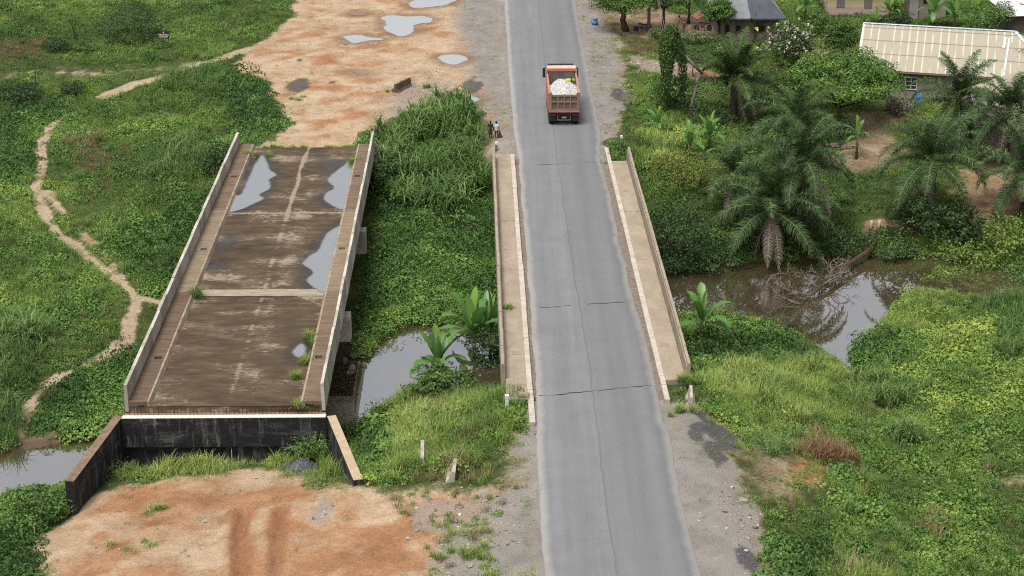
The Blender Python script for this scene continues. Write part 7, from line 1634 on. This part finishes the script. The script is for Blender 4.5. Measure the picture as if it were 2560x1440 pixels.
# ------------------------------------------------------------------ single tufts
M_TUFT = L_('tuft_green', R_GRASS, trans=.3); M_TUFTD = L_('tuft_dark', R_CANE, trans=.25); M_TUFTB = L_('tuft_dry', [(0, (.07, .035, .018)), (.5, (.14, .075, .038)), (1, (.23, .15, .08))])
TUF = {}
for kk, (mt, L, wd, sp_, dr_, br_, n_, st_) in {'g': (M_TUFT, (.5, 1.0), (.022, .04), .35, .9, .22, 70, 0), 'd': (M_TUFTD, (.9, 1.6), (.03, .055), .4, 1.4, .3, 80, .2), 's': (M_TUFT, (.2, .42), (.02, .034), .5, .8, .22, 60, 0), 'b': (M_TUFTB, (.5, 1.0), (.02, .036), .45, .9, .4, 110, 0)}.items():
    for q in range(2):
        v, f, a = blades(n_, np.random.default_rng(q + ord(kk)), L, wd, sp_, dr_, br_, 4, 0, st_); TUF[kk, q] = np_mesh('blades', v, f, mt, {'lv': a})
def tuft(label, px, py, kind='g', s=1.0, z=None, n=1, spread=.3):
    p = G(px, py) if z is None else W(px, py, z); o_ = thing('grass_tuft', label, 'grass tuft', p, 0, 'single grass tufts')
    for i in range(n): link('blades', TUF[kind, i % 2], o_, (g.normal(0, spread) if n > 1 else 0, g.normal(0, spread) if n > 1 else 0, -.03), (0, 0, g.uniform(0, 6)), s * g.uniform(.85, 1.15))
D_ = .0
for a in [('grey green tuft growing at the left kerb of the brown deck', 496, 742, 'd', .75, .02, 3, .3), ('bright tuft highest of the three along the right deck kerb', 774, 850, 'g', .9, .02, 3, .3), ('bright tuft middle of the three along the right deck kerb', 762, 905, 'g', .9, .02, 3, .25), ('bright tuft lowest of the three along the right deck kerb', 748, 945, 'g', .8, .02, 3, .2), ('small dark tuft at the near right corner of the brown deck', 742, 1014, 's', 1.3, .0, 3, .25),
          ('grass tuft in the far left corner of the brown deck', 642, 395, 'g', .85, .0, 4, .5), ('grass tuft beside the far right puddle on the deck', 876, 405, 'g', .8, .0, 4, .4), ('tall bright tuft in the corner of the left wing wall', 275, 1168, 'g', 1.75, None, 6, .35), ('second bright tuft along the left wing wall', 250, 1200, 'g', 1.4, None, 5, .4), ('dark arching tuft in the middle of the black end wall', 588, 1150, 'd', 1.0, None, 4, .4), ('light green tuft on open soil right of the right wing wall', 978, 1208, 'g', 1.1, None, 2, .1),
          ('dark arching tuft on the right bank ground cover', 2275, 1098, 'd', 1.15, None, 5, .5), ('large blue green tuft beside the narrow water channel', 2235, 985, 'd', 1.2, None, 8, 1.0), ('rust brown dead grass clump on the right slope', 2048, 1150, 'b', 1.5, None, 9, .8), ('green tuft beside the rust brown clump', 1935, 1128, 'd', .95, None, 6, .6), ('tuft at the near right parapet end', 1712, 955, 'g', .9, .2, 3, .15), ('tuft in the broken pavement right of the road', 1690, 1030, 'g', .7, None, 6, .4), ('tuft growing in the left walkway joint of the road bridge', 1272, 770, 's', 1.2, .2, 2, .1),
          ('yellow green sprout on the stony ground left of the cane', 1033, 268, 'g', 1.0, None, 1, .1), ('tuft left of the dark broken barrier', 985, 228, 'g', .6, None, 3, .3), ('tuft on open soil left of the bright puddle behind the cane', 1070, 218, 'g', .8, None, 3, .4), ('feathery tall tuft at the left edge of the field', 45, 850, 'd', 1.6, None, 6, .8), ('tuft on the orange soil in front of the wing wall', 395, 1275, 's', 1.1, None, 5, .4), ('sparse tuft on the orange soil left of the ruts', 330, 1360, 's', 1.0, None, 6, .6), ('tuft on the stones beside the near left shoulder', 1185, 1390, 'g', .8, None, 5, .5), ('tuft on the gravel bank of the near left shoulder', 1100, 1390, 'g', .7, None, 3, .4), ('green patch tuft low by the left road shoulder', 1180, 1425, 's', 1.5, None, 6, .7), ('tuft on the bare strip above the left far parapet', 735, 250, 's', 1.1, None, 4, .4)]:
    tuft(a[0], a[1], a[2], a[3], a[4], a[5], a[6], a[7])
row = thing('weed_row', 'row of small weeds along the far edge of the brown deck', 'weeds', W(770, 368, 0)); gq = np.random.default_rng(44)
for i in range(26):
    q = W(gq.uniform(655, 895), gq.uniform(365, 369), 0); link('blades', TUF['s', i % 2], row, (q[0] - row.location.x, q[1] - row.location.y, -.08), (0, 0, gq.uniform(0, 6)), gq.uniform(.5, 1.3))
M_SCRAP = plain('white_scrap', (.5, .5, .49), (.38, .39, .4), 6, .6)
for lab, x, y, s_ in (('crumpled white scrap on the orange soil left of the ruts', 512, 1305, .16), ('white scrap on the orange soil below the gravel heap', 640, 1196, .12), ('pale plastic scrap beside the stony patch near the left shoulder', 1020, 1348, .16), ('small white stone lump on the right road shoulder', 1865, 1378, .15), ('blue white plastic scrap right of the light green tuft', 1010, 1212, .15)):
    p = G(x, y); m = MB(); n = 7
    for i in range(n):
        for j in range(n): m.v.append(((i / (n - 1) - .5) * s_ * 1.1, (j / (n - 1) - .5) * s_ * 1.1, .03 + gq.uniform(0, .4) * s_))
    for i in range(n - 1):
        for j in range(n - 1): a = i * n + j; m.f.append((a, a + n, a + n + 1, a + 1))
    tag(m.build('litter_scrap', M_SCRAP, None, loc=p), lab, 'litter', 'scraps of litter on the bare soil')
# ------------------------------------------------------------------ loose stones
M_STONE = NT('loose_stone'); t = M_STONE; ti = t.attr('tint', 'INSTANCER'); M_STONE = t.done(t.ramp(ti, [(0, (.08, .07, .065)), (.5, (.28, .245, .21)), (.85, (.5, .46, .41)), (1, (.75, .72, .68))]), .9, .2)
c = bpy.data.collections.new('proto_stone'); PROTO['stone'] = (c, 3)
for i in range(3):
    me = MB().lathe([(.2, -.2), (.5, 0), (.42, .25), (.1, .4)], 6).mesh('stone', M_STONE); 
    for v in me.vertices: v.co = Vector(v.co) + Vector(g.normal(size=3)) * .07
    o_ = bpy.data.objects.new(f'stone_{i}', me); c.objects.link(o_)
def stones():
    P = jit_grid(.30, 9); P = P[free(P, -.1)]; z = zones(P[:, 0], P[:, 1]); u = rng.uniform(0, 1, len(P))
    pr = z['grav'] * .35 + z['stony'] * .9 + z['dark'] * .7 + z['dirt'] * .035 + z['yard'] * .05 + z['path'] * .04
    k = u < pr * (fbm(P[:, 0] / 1.5, P[:, 1] / 1.5, 8, 3) * 1.6 - .2); P = P[k]; n = len(P); s = np.exp(rng.normal(-2.75, .45, n)) * (1 + .5 * z['stony'][k])
    tint = np.clip(rng.normal(.55, .2, n) - .4 * z['dark'][k], 0, 1)
    scatter('loose_stones', 'stone', np.stack([P[:, 0], P[:, 1], hs(P[:, 0], P[:, 1]) + .01], -1), np.stack([rng.normal(0, .3, n), rng.normal(0, .3, n), rng.uniform(0, 6, n)], -1), np.stack([s, s * rng.uniform(.7, 1.2, n), s * .8], -1), tint, 'loose stones and gravel strewn over the shoulders and bare soil', 'stones')
grow(); stones()
